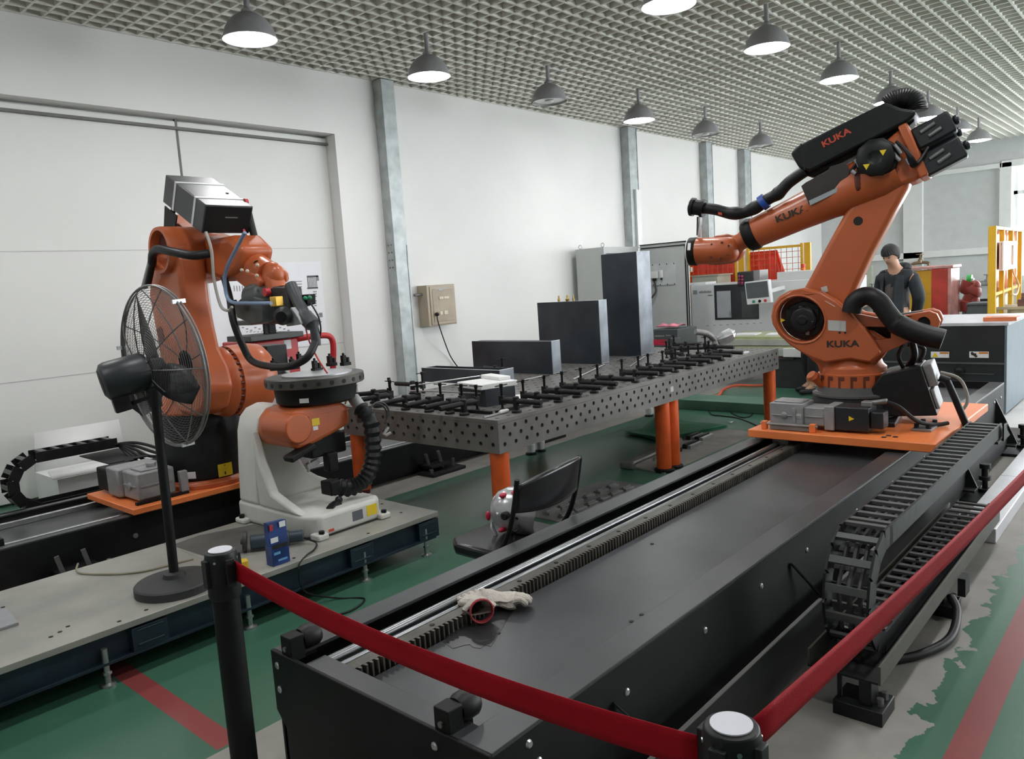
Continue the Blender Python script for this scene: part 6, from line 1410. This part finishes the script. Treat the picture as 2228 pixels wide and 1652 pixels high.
obj('orange_curtain', G().grid(oc, 40, 6), OC, t, solid=.003, fix=False)
obj('clear_panel', G().grid(lambda u, v: o+dv*L_*u+sd*.05+V((0, 0, .05+.9*v)), 4, 2), mat('panel_olive', (.33, .29, .16), .3), t, solid=.003, fix=False)
def onp(px, py):   # on the booth's plane
    d = ray(px, py); k = (o-sd*.06-EYE).dot(sd)/d.dot(sd); return EYE+d*k
a, b = onp(2179, 525), onp(2199, 585); c = V((a.x, a.y, 0)); e = V((b.x, b.y, 0)); L2 = (e-c).length
wf = G()
for (u0, u1, v0, v1) in ((0, 1, 0, .14), (0, 1, .86, 1), (0, .28, .14, .86), (.72, 1, .14, .86)):
    p0 = c+dv*L2*u0*1.5; p1 = c+dv*L2*u1*1.5; wf.bar(V((p0.x, p0.y, b.z+(a.z-b.z)*(v0+v1)/2)), V((p1.x, p1.y, b.z+(a.z-b.z)*(v0+v1)/2)), .05, (a.z-b.z)*(v1-v0))
obj('white_frame', wf, WHITEP, t)
obj('orange_pane', G().bar(V((c.x, c.y, (a.z+b.z)/2)), V((c.x, c.y, (a.z+b.z)/2))+dv*L2*1.4, .01, (a.z-b.z)*.9), mat('pane_rust', (.40, .13, .05), .3), t)
obj('hanging_tube', G().tube(spline([onp(2200, 560), onp(2204, 590), onp(2216, 618), onp(2212, 640), onp(2202, 640)], 6), .014, 8), mat('tube_peach', (.75, .50, .30), .4), t)
# wooden bench with small machine inside the booth
q = P(2190, 668, X=9.9); t = thing('wood_bench', 'pale wooden bench with small tools at the right view edge', 'workbench', (10.2, q.y-.4, 0))
obj('bench_top', G().box(9.9, 10.5, q.y-1.2, q.y+.12, q.z-.04, q.z), mat('wood_pale', (.50, .42, .30), .6), t)
for xx in (9.95, 10.4):
    for yy in (q.y-1.1, q.y-.1): obj('leg', G().box(xx, xx+.08, yy, yy+.1, 0, q.z-.04), mat('wood_pale', (.50, .42, .30), .6), t)
obj('bench_apron', G().box(9.93, 9.96, q.y-1.15, q.y-.05, q.z-.24, q.z-.04), mat('wood_pale', (.50, .42, .30), .6), t)
t = thing('vise', 'small dark reddish bench tool on the pale wooden bench', 'tool', (10.1, q.y-.25, q.z))
obj('vise_body', G().box(9.98, 10.2, q.y-.42, q.y-.12, q.z+.001, q.z+.10).box(10.0, 10.16, q.y-.36, q.y-.16, q.z+.10, q.z+.19).cyl((9.9, q.y-.2, q.z+.12), (10.0, q.y-.2, q.z+.12), .03, n=10), mat('vise_maroon', (.22, .12, .12), .5), t, bevel=.012)

# yellow and red cabinets behind the standing man
XR = 11.5
ya_, yb_, yc_ = P(1990, 600, X=XR).y, P(2027, 600, X=XR).y, P(2070, 600, X=XR).y
zr = P(2030, 588, X=XR).z
t = thing('control_cabinet', 'yellow cabinet with red side wrapped in film behind the standing man', 'cabinet', (XR+.3, yb_, 0))
obj('cabinet_body', G().box(XR, XR+.6, yb_, ya_+.45, 0, zr), mat('cab_yellow', (.68, .38, .02), .45), t, bevel=.008)
obj('cabinet_side', G().box(XR-.02, XR+.6, yc_+.03, yb_, 0, zr+.02), mat('cab_red', (.55, .06, .045), .3, var=.25, scale=4), t, bevel=.012)
obj('film_edge', G().box(XR-.025, XR+.6, yc_, yc_+.05, 0, zr+.02).box(XR-.03, XR+.6, yc_-.03, ya_+.3, zr+.02, zr+.07), mat('film_pink', (.66, .36, .34), .25, var=.2, scale=8), t, bevel=.01)
g = G()
# small red robot with a green gripper
XG = 12.2
def gp(px, py): return P(px, py, X=XG)
t = thing('small_robot', 'small dark red robot holding a green part between white jaws', 'robot', tuple(V((XG, gp(2110, 690).y, 0))))
RD = mat('small_robot_red', (.30, .055, .045), .45)
q = gp(2110, 690)
obj('robot_stand', G().cyl((XG, q.y, 0), (XG, q.y, gp(2110, 672).z), .12, n=16), mat('stand_grey', (.3, .3, .3), .5), t)
obj('robot_body', G().tube(spline([gp(2108, 675), gp(2106, 660), gp(2112, 645), gp(2118, 635), gp(2106, 625), gp(2110, 612)], 6), [.15]*8+[.11]*8+[.13]*8+[.12]*7, 14), RD, t)
obj('robot_joint', G().ball(gp(2120, 622), .10).ball(gp(2100, 628), .10).ball(gp(2118, 655), .10), RD, t)
obj('jaw', G().box(XG-.05, XG+.05, gp(2101, 600).y-.03, gp(2101, 600).y+.0, gp(2110, 622).z, gp(2110, 606).z).box(XG-.05, XG+.05, gp(2119, 600).y-.0, gp(2119, 600).y+.03, gp(2110, 622).z, gp(2110, 606).z), WHITEP, t)
obj('green_part', G().cyl((XG, gp(2105, 609).y, gp(2110, 609).z), (XG, gp(2115, 609).y, gp(2110, 609).z), .09, n=20), mat('part_green', (.03, .50, .08), .35), t)
q = P(2118, 664, X=11.3); t = thing('grey_box', 'grey steel box standing before the small red robot', 'box', (11.6, q.y, 0))
obj('box_body', G().box(11.3, 11.8, P(2150, 664, X=11.3).y, P(2104, 664, X=11.3).y, 0, q.z), mat('box_blue_grey', (.13, .15, .16), .5), t, bevel=.01)
obj('box_lid', G().box(11.28, 11.82, P(2150, 664, X=11.3).y-.01, P(2104, 664, X=11.3).y+.01, q.z, q.z+.03), mat('box_blue_grey', (.13, .15, .16), .5), t)
q = P(2150, 640, X=12.0); t = thing('board', 'brown board leaning beside the yellow booth post', 'board', (12, q.y, 0))
obj('board_sheet', G().prism([(q.y-.25, 0), (q.y+.28, 0), (q.y-.12, P(2150, 616, X=12).z), (q.y-.25, P(2150, 616, X=12).z)], 12.0, 12.03, lambda a, b, s: V((s, a, b))), mat('board_brown', (.26, .22, .19), .7), t)
# water pipe with valves along the end wall
def wp(px, py): return P(px, py, X=XB-.25)
t = thing('valve_pipe', 'grey water pipe with hand valves running along the end wall', 'pipe', (XB-.25, 2, 0))
PG = mat('pipe_grey', (.34, .33, .33), .5, metal=.3)
za = wp(1900, 637).z; zc = wp(2080, 655).z
obj('pipe_run', G().cyl((XB-.25, 3.4, za), (XB-.25, -.1, wp(2130, 615).z), .055, n=12), PG, t)
obj('pipe_run', G().cyl((XB-.25, 1.2, zc), (XB-.25, .1, zc), .03, n=10), BLACK, t)
for px in (1872, 1898, 1924, 2088, 2148):
    q = wp(px, 625 if px < 2000 else 607); yq = q.y; zq = za+(wp(2130, 615).z-za)*((3.4-yq)/3.5)
    v = obj('valve', G().lathe((XB-.25, yq, zq), (0, 0, 1), [(0, .06), (.08, .05), (.09, .025), (.17, .02), (.172, .07), (.19, .07)], 12), DSTEEL, t)
for px in (1905, 2085): q = wp(px, 640); obj('pipe_post', G().cyl((XB-.25, q.y, 0), (XB-.25, q.y, za), .035, n=10), PG, t)
t = thing('brass_tap', 'bronze pipe arch with a valve wheel behind the standing man', 'pipe', (XB-.3, 1.8, 0))
BZ = mat('bronze', (.28, .19, .12), .4, metal=.5)
zz = lambda py: wp(2000, py).z
obj('pipe_arch', G().tube(spline([wp(1984, 640), wp(1984, 585), wp(1986, 575), wp(2002, 572), wp(2018, 572), wp(2021, 580), wp(2021, 640)], 6), .035, 10), BZ, t)
obj('tap_wheel', G().lathe(wp(2002, 572), (0, 0, 1), [(0, .05), (.07, .05), (.10, .025), (.18, .02), (.185, .09), (.2, .09)], 12), BZ, t)
obj('pipe_foot', G().cyl(V((XB-.25, wp(1984, 640).y, 0)), wp(1984, 640), .035, n=10).cyl(V((XB-.25, wp(2021, 640).y, 0)), wp(2021, 640), .035, n=10), BZ, t)
q = wp(1873, 605); t = thing('wall_box', 'pale green box on the end wall behind the right robot', 'electric box', (XB-.1, q.y, q.z))
obj('box_body', G().box(XB-.14, XB, q.y-.22, q.y+.35, q.z-.22, q.z+.28), mat('box_pale_green', (.50, .55, .46), .5), t, bevel=.01); obj('box_label', G().box(XB-.145, XB-.14, q.y-.1, q.y+.2, q.z-.02, q.z+.2), mat('label_tan', (.45, .36, .22), .5), t)
# cloth-covered pile behind the base hose
XP = 6.6
t = thing('covered_table', 'low table under a pinkish white cover behind the right robot', 'table', (XP+.4, .05, 0))
a, b = P(1848, 660, X=XP), P(1945, 655, X=XP); ztp = P(1900, 641, X=XP).z
def cv(u, v): y = a.y+(b.y-a.y)*u; return V((XP+.9*v, y, .62+(ztp-.62)*math.sin(PI*min(1, max(.0, .06+.88*u)))**.6*(.75+.25*math.sin(PI*v))))
obj('white_cover', G().grid(cv, 20, 8), mat('cover_pinkish', (.62, .54, .52), .6, var=.08), t, solid=.01, fix=False)
obj('table_body', G().box(XP+.05, XP+.85, b.y+.03, a.y-.03, 0, .61), mat('inside_dark', (.06, .065, .07), .6), t)
t = thing('office_chair', 'black office chair beside the standing man', 'chair', (5.9, -.3, 0))
q = P(1938, 682, X=5.9)
obj('backrest', G().prism([(q.y+.17, q.z-.03), (q.y+.19, q.z+.05), (q.y+.05, q.z+.13), (q.y-.12, q.z+.02), (q.y-.13, q.z-.05)], 5.88, 5.94, lambda p, s, k: V((k, p, s))), RUBBER, t, bevel=.02)
obj('chair_post', G().cyl((5.92, q.y, .0), (5.92, q.y, q.z), .03, n=10).box(5.80, 6.05, q.y-.2, q.y+.2, .44, .5), BLACK, t)
obj('chair_trim', G().tube([(5.875, q.y+.12, q.z+.03), (5.875, q.y-.08, q.z-.0)], .012, 6), CAST, t)

# hall shell outside the view: closed front wall, right wall with openings added to let daylight in
struct(obj('wall_front', G().box(-7.2, -7, -9, WY+.3, 0, CZ+.6), WALLM))
g = G(); g.box(-7, 4.5, -9.2, -9, 0, CZ+.6).box(4.5, XB, -9.2, -9, 0, .9).box(4.5, XB, -9.2, -9, 3.4, CZ+.6)
for x in (7.4, 10.3, 13.2): g.box(x, x+.3, -9.2, -9, .9, 3.4)
struct(obj('wall_right', g, WALLM))
# ================================================================ PEOPLE (one skinned body each; clothing and hair are children)
SKIN = mat('skin', (.52, .29, .19), .5, var=.06)
HAIR = mat('hair_black', (.010, .009, .009), .6, bump=.6, bscale=160)
JACKET = mat('jacket_dark', (.012, .018, .022), .75, var=.2, bump=.1)
TEE = mat('tee_brown_grey', (.085, .072, .064), .85, var=.1)
JEANS = mat('jeans_blue', (.02, .035, .06), .8, var=.2)
TROU = mat('trousers_black', (.010, .010, .011), .8, var=.2)
def skin(name, nodes, edges, m, parent, M, sub=2, root=0):
    """continuous skinned surface: nodes = (x, y, z, rx, ry)"""
    me = bpy.data.meshes.new(name); inv = WM[parent.name].inverted() if parent is not None else Matrix()
    me.from_pydata([tuple(inv @ (M @ V(n[:3]))) for n in nodes], edges, [])
    me.materials.append(m)
    o = bpy.data.objects.new(name, me); COL.objects.link(o)
    WM[o.name] = WM[parent.name] if parent is not None else Matrix()
    if parent is not None: o.parent = parent
    md = o.modifiers.new('skin', 'SKIN'); md.use_smooth_shade = True
    if not me.skin_vertices: bpy.context.view_layer.objects.active = o
    sv = me.skin_vertices[0].data
    for i, n in enumerate(nodes): sv[i].radius = (n[3], n[4] if len(n) > 4 else n[3]); sv[i].use_root = (i == root)
    s2 = o.modifiers.new('round', 'SUBSURF'); s2.levels = sub; s2.render_levels = sub
    return o
def chain(*idx): return [(idx[i], idx[i+1]) for i in range(len(idx)-1)]

# -------- standing man, head bent, hands behind his back
mx, my = 6.05, -.50; fdir = (-rgt*.86-fwd*.5); th = math.atan2(fdir.y, fdir.x)
M1 = Matrix.Translation(V((mx, my, 0))) @ Matrix.Rotation(th, 4, 'Z') @ Matrix.Scale(.97, 4)
man = thing('person', 'standing man in dark open jacket and brown-grey shirt, head bowed', 'person', (mx, my, 0))
N_ = [(0, 0, .93, .12, .10), (0, 0, 1.08, .12, .09), (0, 0, 1.25, .14, .10), (.0, 0, 1.40, .09, .07), (.035, 0, 1.475, .058), (.075, 0, 1.535, .060), (.105, 0, 1.60, .080, .072), (.115, 0, 1.665, .072, .066),
      (0, .18, 1.375, .050), (-.04, .235, 1.13, .042), (-.16, .13, .95, .030), (-.20, .05, .92, .028, .02),
      (0, -.18, 1.375, .050), (-.04, -.235, 1.13, .042), (-.16, -.13, .97, .030), (-.20, -.05, .95, .028, .02),
      (0, .09, .88, .08), (.01, .10, .50, .056), (-.02, .10, .09, .040), (.10, .11, .04, .03), (0, -.09, .88, .08), (.01, -.10, .50, .056), (-.02, -.10, .09, .040), (.10, -.11, .04, .03),
      (.175, 0, 1.565, .032, .03)]
E_ = chain(0, 1, 2, 3, 4, 5, 6, 7)+chain(3, 8, 9, 10, 11)+chain(3, 12, 13, 14, 15)+chain(0, 16, 17, 18, 19)+chain(0, 20, 21, 22, 23)+[(6, 24)]
# fingers: five per hand, curled
for hand, s in ((11, -1), (15, 1)):
    b = N_[hand]
    for k in range(5):
        L_ = (.035, .05, .055, .05, .04)[k]; z0 = b[2]+.02-.014*k; x0 = b[0]-.01
        i = len(N_); N_ += [(x0-.006, b[1]+s*.03, z0-.01, .009), (x0-.012+.012, b[1]+s*(.03+L_), z0-.02, .007)]; E_ += [(hand, i), (i, i+1)]
body = skin('body', N_, E_, SKIN, man, M1)
# head detail: a shaped head over the skin core
H = Matrix.Translation(V((.108, 0, 1.615))) @ Matrix.Rotation(math.radians(28), 4, 'Y')
def headpt(u, v, grow=0, M=M1):
    a = 2*PI*u; p = PI*v; x, y, z = math.sin(p)*math.cos(a), math.sin(p)*math.sin(a), math.cos(p)
    X = .098*x; Y = .076*y; Z = .118*z
    if z < 0: X *= 1-.18*(-z); Y *= 1-.28*(-z)
    if x > .3: X += .012*max(0, 1-((z+.05)/.16)**2)*max(0, 1-(y/.16)**2)*1.9        # nose
    if x > .3: X += .006*max(0, 1-((z+.45)/.10)**2)*max(0, 1-(y/.4)**2)               # lips
    if x > .3: X += .010*max(0, 1-((z+.80)/.2)**2)*max(0, 1-(y/.4)**2)                # chin
    if x > .2: X -= .008*max(0, 1-((z-.12)/.10)**2)*max(0, 1-((abs(y)-.35)/.2)**2)    # eye sockets
    q = V((X, Y, Z)); q *= 1+grow; return M @ (H @ q)
hd = obj('head', G().grid(lambda u, v: headpt(u, v), 40, 30), SKIN, man, fix=False)
for s in (-1, 1):
    obj('ear', G(M1 @ H).ball((-.008, .076*s, -.002), 1, (.018, .008, .03), 10, 8), SKIN, man)
    obj('eye', G(M1 @ H).ball((.083, .028*s, .014), 1, (.008, .014, .007), 10, 6), mat('eye_dark', (.02, .015, .012), .2), man)
    obj('eyebrow', G(M1 @ H).tube([(.090, .012*s, .032), (.089, .03*s, .037), (.078, .046*s, .032)], .004, 6), HAIR, man)
obj('mouth', G(M1 @ H).tube([(.086, -.018, -.053), (.092, 0, -.052), (.086, .018, -.053)], .003, 6), mat('lips', (.33, .12, .10), .5), man)
def hairf(u, v):
    a = 2*PI*u; c = math.cos(a); lim = .40 if c > .55 else (.40+.30*(1-max(-1, c)/.55)*.5 if c > -.2 else .66)
    j = .008*math.sin(23*a)+.006*math.sin(41*a+9*v)
    return headpt(u, v*lim, .085+.05*max(0, math.sin(PI*v))+j*4*v)
obj('hair', G().grid(hairf, 60, 12), HAIR, man, solid=.012, fix=False)
obj('shirt', G(), TEE, man) if False else None
skin('shirt', [(0.02, 0, .86, .135, .115), (.03, 0, 1.05, .135, .115), (.035, 0, 1.25, .145, .12), (.02, 0, 1.38, .105, .085), (.025, 0, 1.43, .068)], chain(0, 1, 2, 3, 4), TEE, man, M1)
JN = [(-.02, 0, .84, .165, .125), (-.02, 0, 1.08, .16, .125), (-.02, 0, 1.25, .17, .13), (-.01, 0, 1.395, .115, .09),
      (0, .185, 1.375, .080), (-.04, .245, 1.13, .072), (-.16, .135, .955, .056), (-.19, .08, .935, .048),
      (0, -.185, 1.375, .080), (-.04, -.245, 1.13, .072), (-.16, -.135, .975, .056), (-.19, -.08, .955, .048), (-.03, 0, 1.45, .075, .07)]
jk = skin('jacket', JN, chain(0, 1, 2, 3, 12)+chain(3, 4, 5, 6, 7)+chain(3, 8, 9, 10, 11), JACKET, man, M1)
for s in (-1, 1):
    obj('jacket_front', G(M1).grid(lambda u, v, s=s: V((.145+.03*math.sin(PI*min(1, v*1.1))*(1-u)-.06*u, s*(.055+.075*u+.015*v), .83+.57*v-.02*u)), 6, 12), JACKET, man, solid=.016, fix=False)
obj('hood', G(M1).tube([V((-.045+.085*math.cos(q), .095*math.sin(q), 1.455+.03*math.cos(q)*-1)) for q in [PI*.35+PI*1.3*i/16 for i in range(17)]], [.022+.022*math.sin(PI*i/16) for i in range(17)], 12), JACKET, man)
skin('trousers', [(0, 0, .90, .135, .12), (0, .09, .80, .095), (.01, .10, .48, .072), (-.02, .10, .10, .062), (0, -.09, .80, .095), (.01, -.10, .48, .072), (-.02, -.10, .10, .062)], chain(0, 1, 2, 3)+chain(0, 4, 5, 6), JEANS, man, M1)
for s in (-1, 1): skin('shoe', [(-.05, .10*s, .045, .045, .04), (.06, .105*s, .045, .045, .036), (.16, .11*s, .036, .036, .028)], chain(0, 1, 2), RUBBER, man, M1)

# -------- seated person behind the right robot: legs, hands and lap show under the robot
sp = P(1742, 858, Z=0)
sx_, sy_ = sp.x+.42, sp.y-.36; th2 = math.atan2(sp.y-sy_, sp.x-sx_)
M2 = Matrix.Translation(V((sx_, sy_, 0))) @ Matrix.Rotation(th2, 4, 'Z')
sit = thing('person', 'seated person in black trousers and shoes, hidden above the knees by the robot', 'person', (sx_, sy_, 0))
N2 = [(0, 0, .56, .13, .11), (-.02, 0, .75, .125, .1), (0, 0, .93, .14, .1), (.02, 0, 1.05, .09, .07), (.05, 0, 1.14, .055), (.08, 0, 1.20, .07), (.10, 0, 1.29, .085), (.10, 0, 1.34, .07),
      (.02, .17, 1.03, .05), (.08, .22, .80, .042), (.30, .12, .68, .03), (.37, .09, .665, .03, .02), (.02, -.17, 1.03, .05), (.08, -.22, .80, .042), (.30, -.12, .68, .03), (.37, -.09, .665, .03, .02),
      (.03, .09, .54, .085), (.43, .10, .53, .065), (.44, .09, .10, .042), (.55, .10, .045, .03), (.03, -.09, .54, .085), (.43, -.10, .53, .065), (.36, -.12, .10, .042), (.47, -.13, .045, .03)]
E2 = chain(0, 1, 2, 3, 4, 5, 6, 7)+chain(3, 8, 9, 10, 11)+chain(3, 12, 13, 14, 15)+chain(0, 16, 17, 18, 19)+chain(0, 20, 21, 22, 23)
for hand, s in ((11, 1), (15, -1)):
    b = N2[hand]
    for k in range(5):
        L_ = (.05, .07, .075, .068, .055)[k] if k else .05; yo = s*(.03-.015*k)
        i = len(N2); N2 += [(b[0]+.025, b[1]+yo, b[2]+.004, .0095), (b[0]+.02+L_*.7, b[1]+yo*1.3, b[2]-.004, .0085), (b[0]+.02+L_, b[1]+yo*1.35, b[2]-.025, .007)]; E2 += [(hand, i), (i, i+1), (i+1, i+2)]
skin('body', N2, E2, SKIN, sit, M2)
skin('trousers', [(0, 0, .56, .145, .125), (.03, .09, .545, .10), (.43, .10, .54, .082), (.44, .09, .15, .066), (.03, -.09, .545, .10), (.43, -.10, .54, .082), (.36, -.12, .15, .066)], chain(0, 1, 2, 3)+chain(0, 4, 5, 6), TROU, sit, M2)
skin('jacket', [(0, 0, .62, .15, .13), (-.02, 0, .80, .145, .12), (0, 0, .96, .155, .115), (.02, 0, 1.06, .1, .08), (.02, .18, 1.04, .062), (.07, .235, .80, .056), (.26, .14, .70, .042), (.02, -.18, 1.04, .062), (.07, -.235, .80, .056), (.26, -.14, .70, .042)], chain(0, 1, 2, 3)+chain(3, 4, 5, 6)+chain(3, 7, 8, 9), JACKET, sit, M2)
skin('hair', [(.07, 0, 1.36, .08), (.05, 0, 1.30, .075)], [(0, 1)], HAIR, sit, M2)
for (x, y) in ((.46, .095), (.38, -.125)):
    skin('shoe', [(x-.06, y, .048, .046, .042), (x+.06, y*1.05, .046, .046, .038), (x+.17, y*1.1, .036, .038, .030)], chain(0, 1, 2), RUBBER, sit, M2)
    skin('sock', [(x-.02, y, .085, .046), (x-.02, y, .125, .048)], [(0, 1)], mat('sock_grey', (.32, .27, .26), .8), sit, M2)
st = thing('stool', 'dark stool under the seated person', 'stool', (sx_, sy_, 0))
obj('stool_seat', G().lathe((sx_-.02, sy_, .40), (0, 0, 1), [(0, .16), (.02, .17), (.045, .16)], 24), BLACK, st); obj('stool_leg', G().lathe((sx_-.02, sy_, 0), (0, 0, 1), [(0, .15), (.02, .15), (.03, .03), (.4, .03)], 20), BLACK, st)
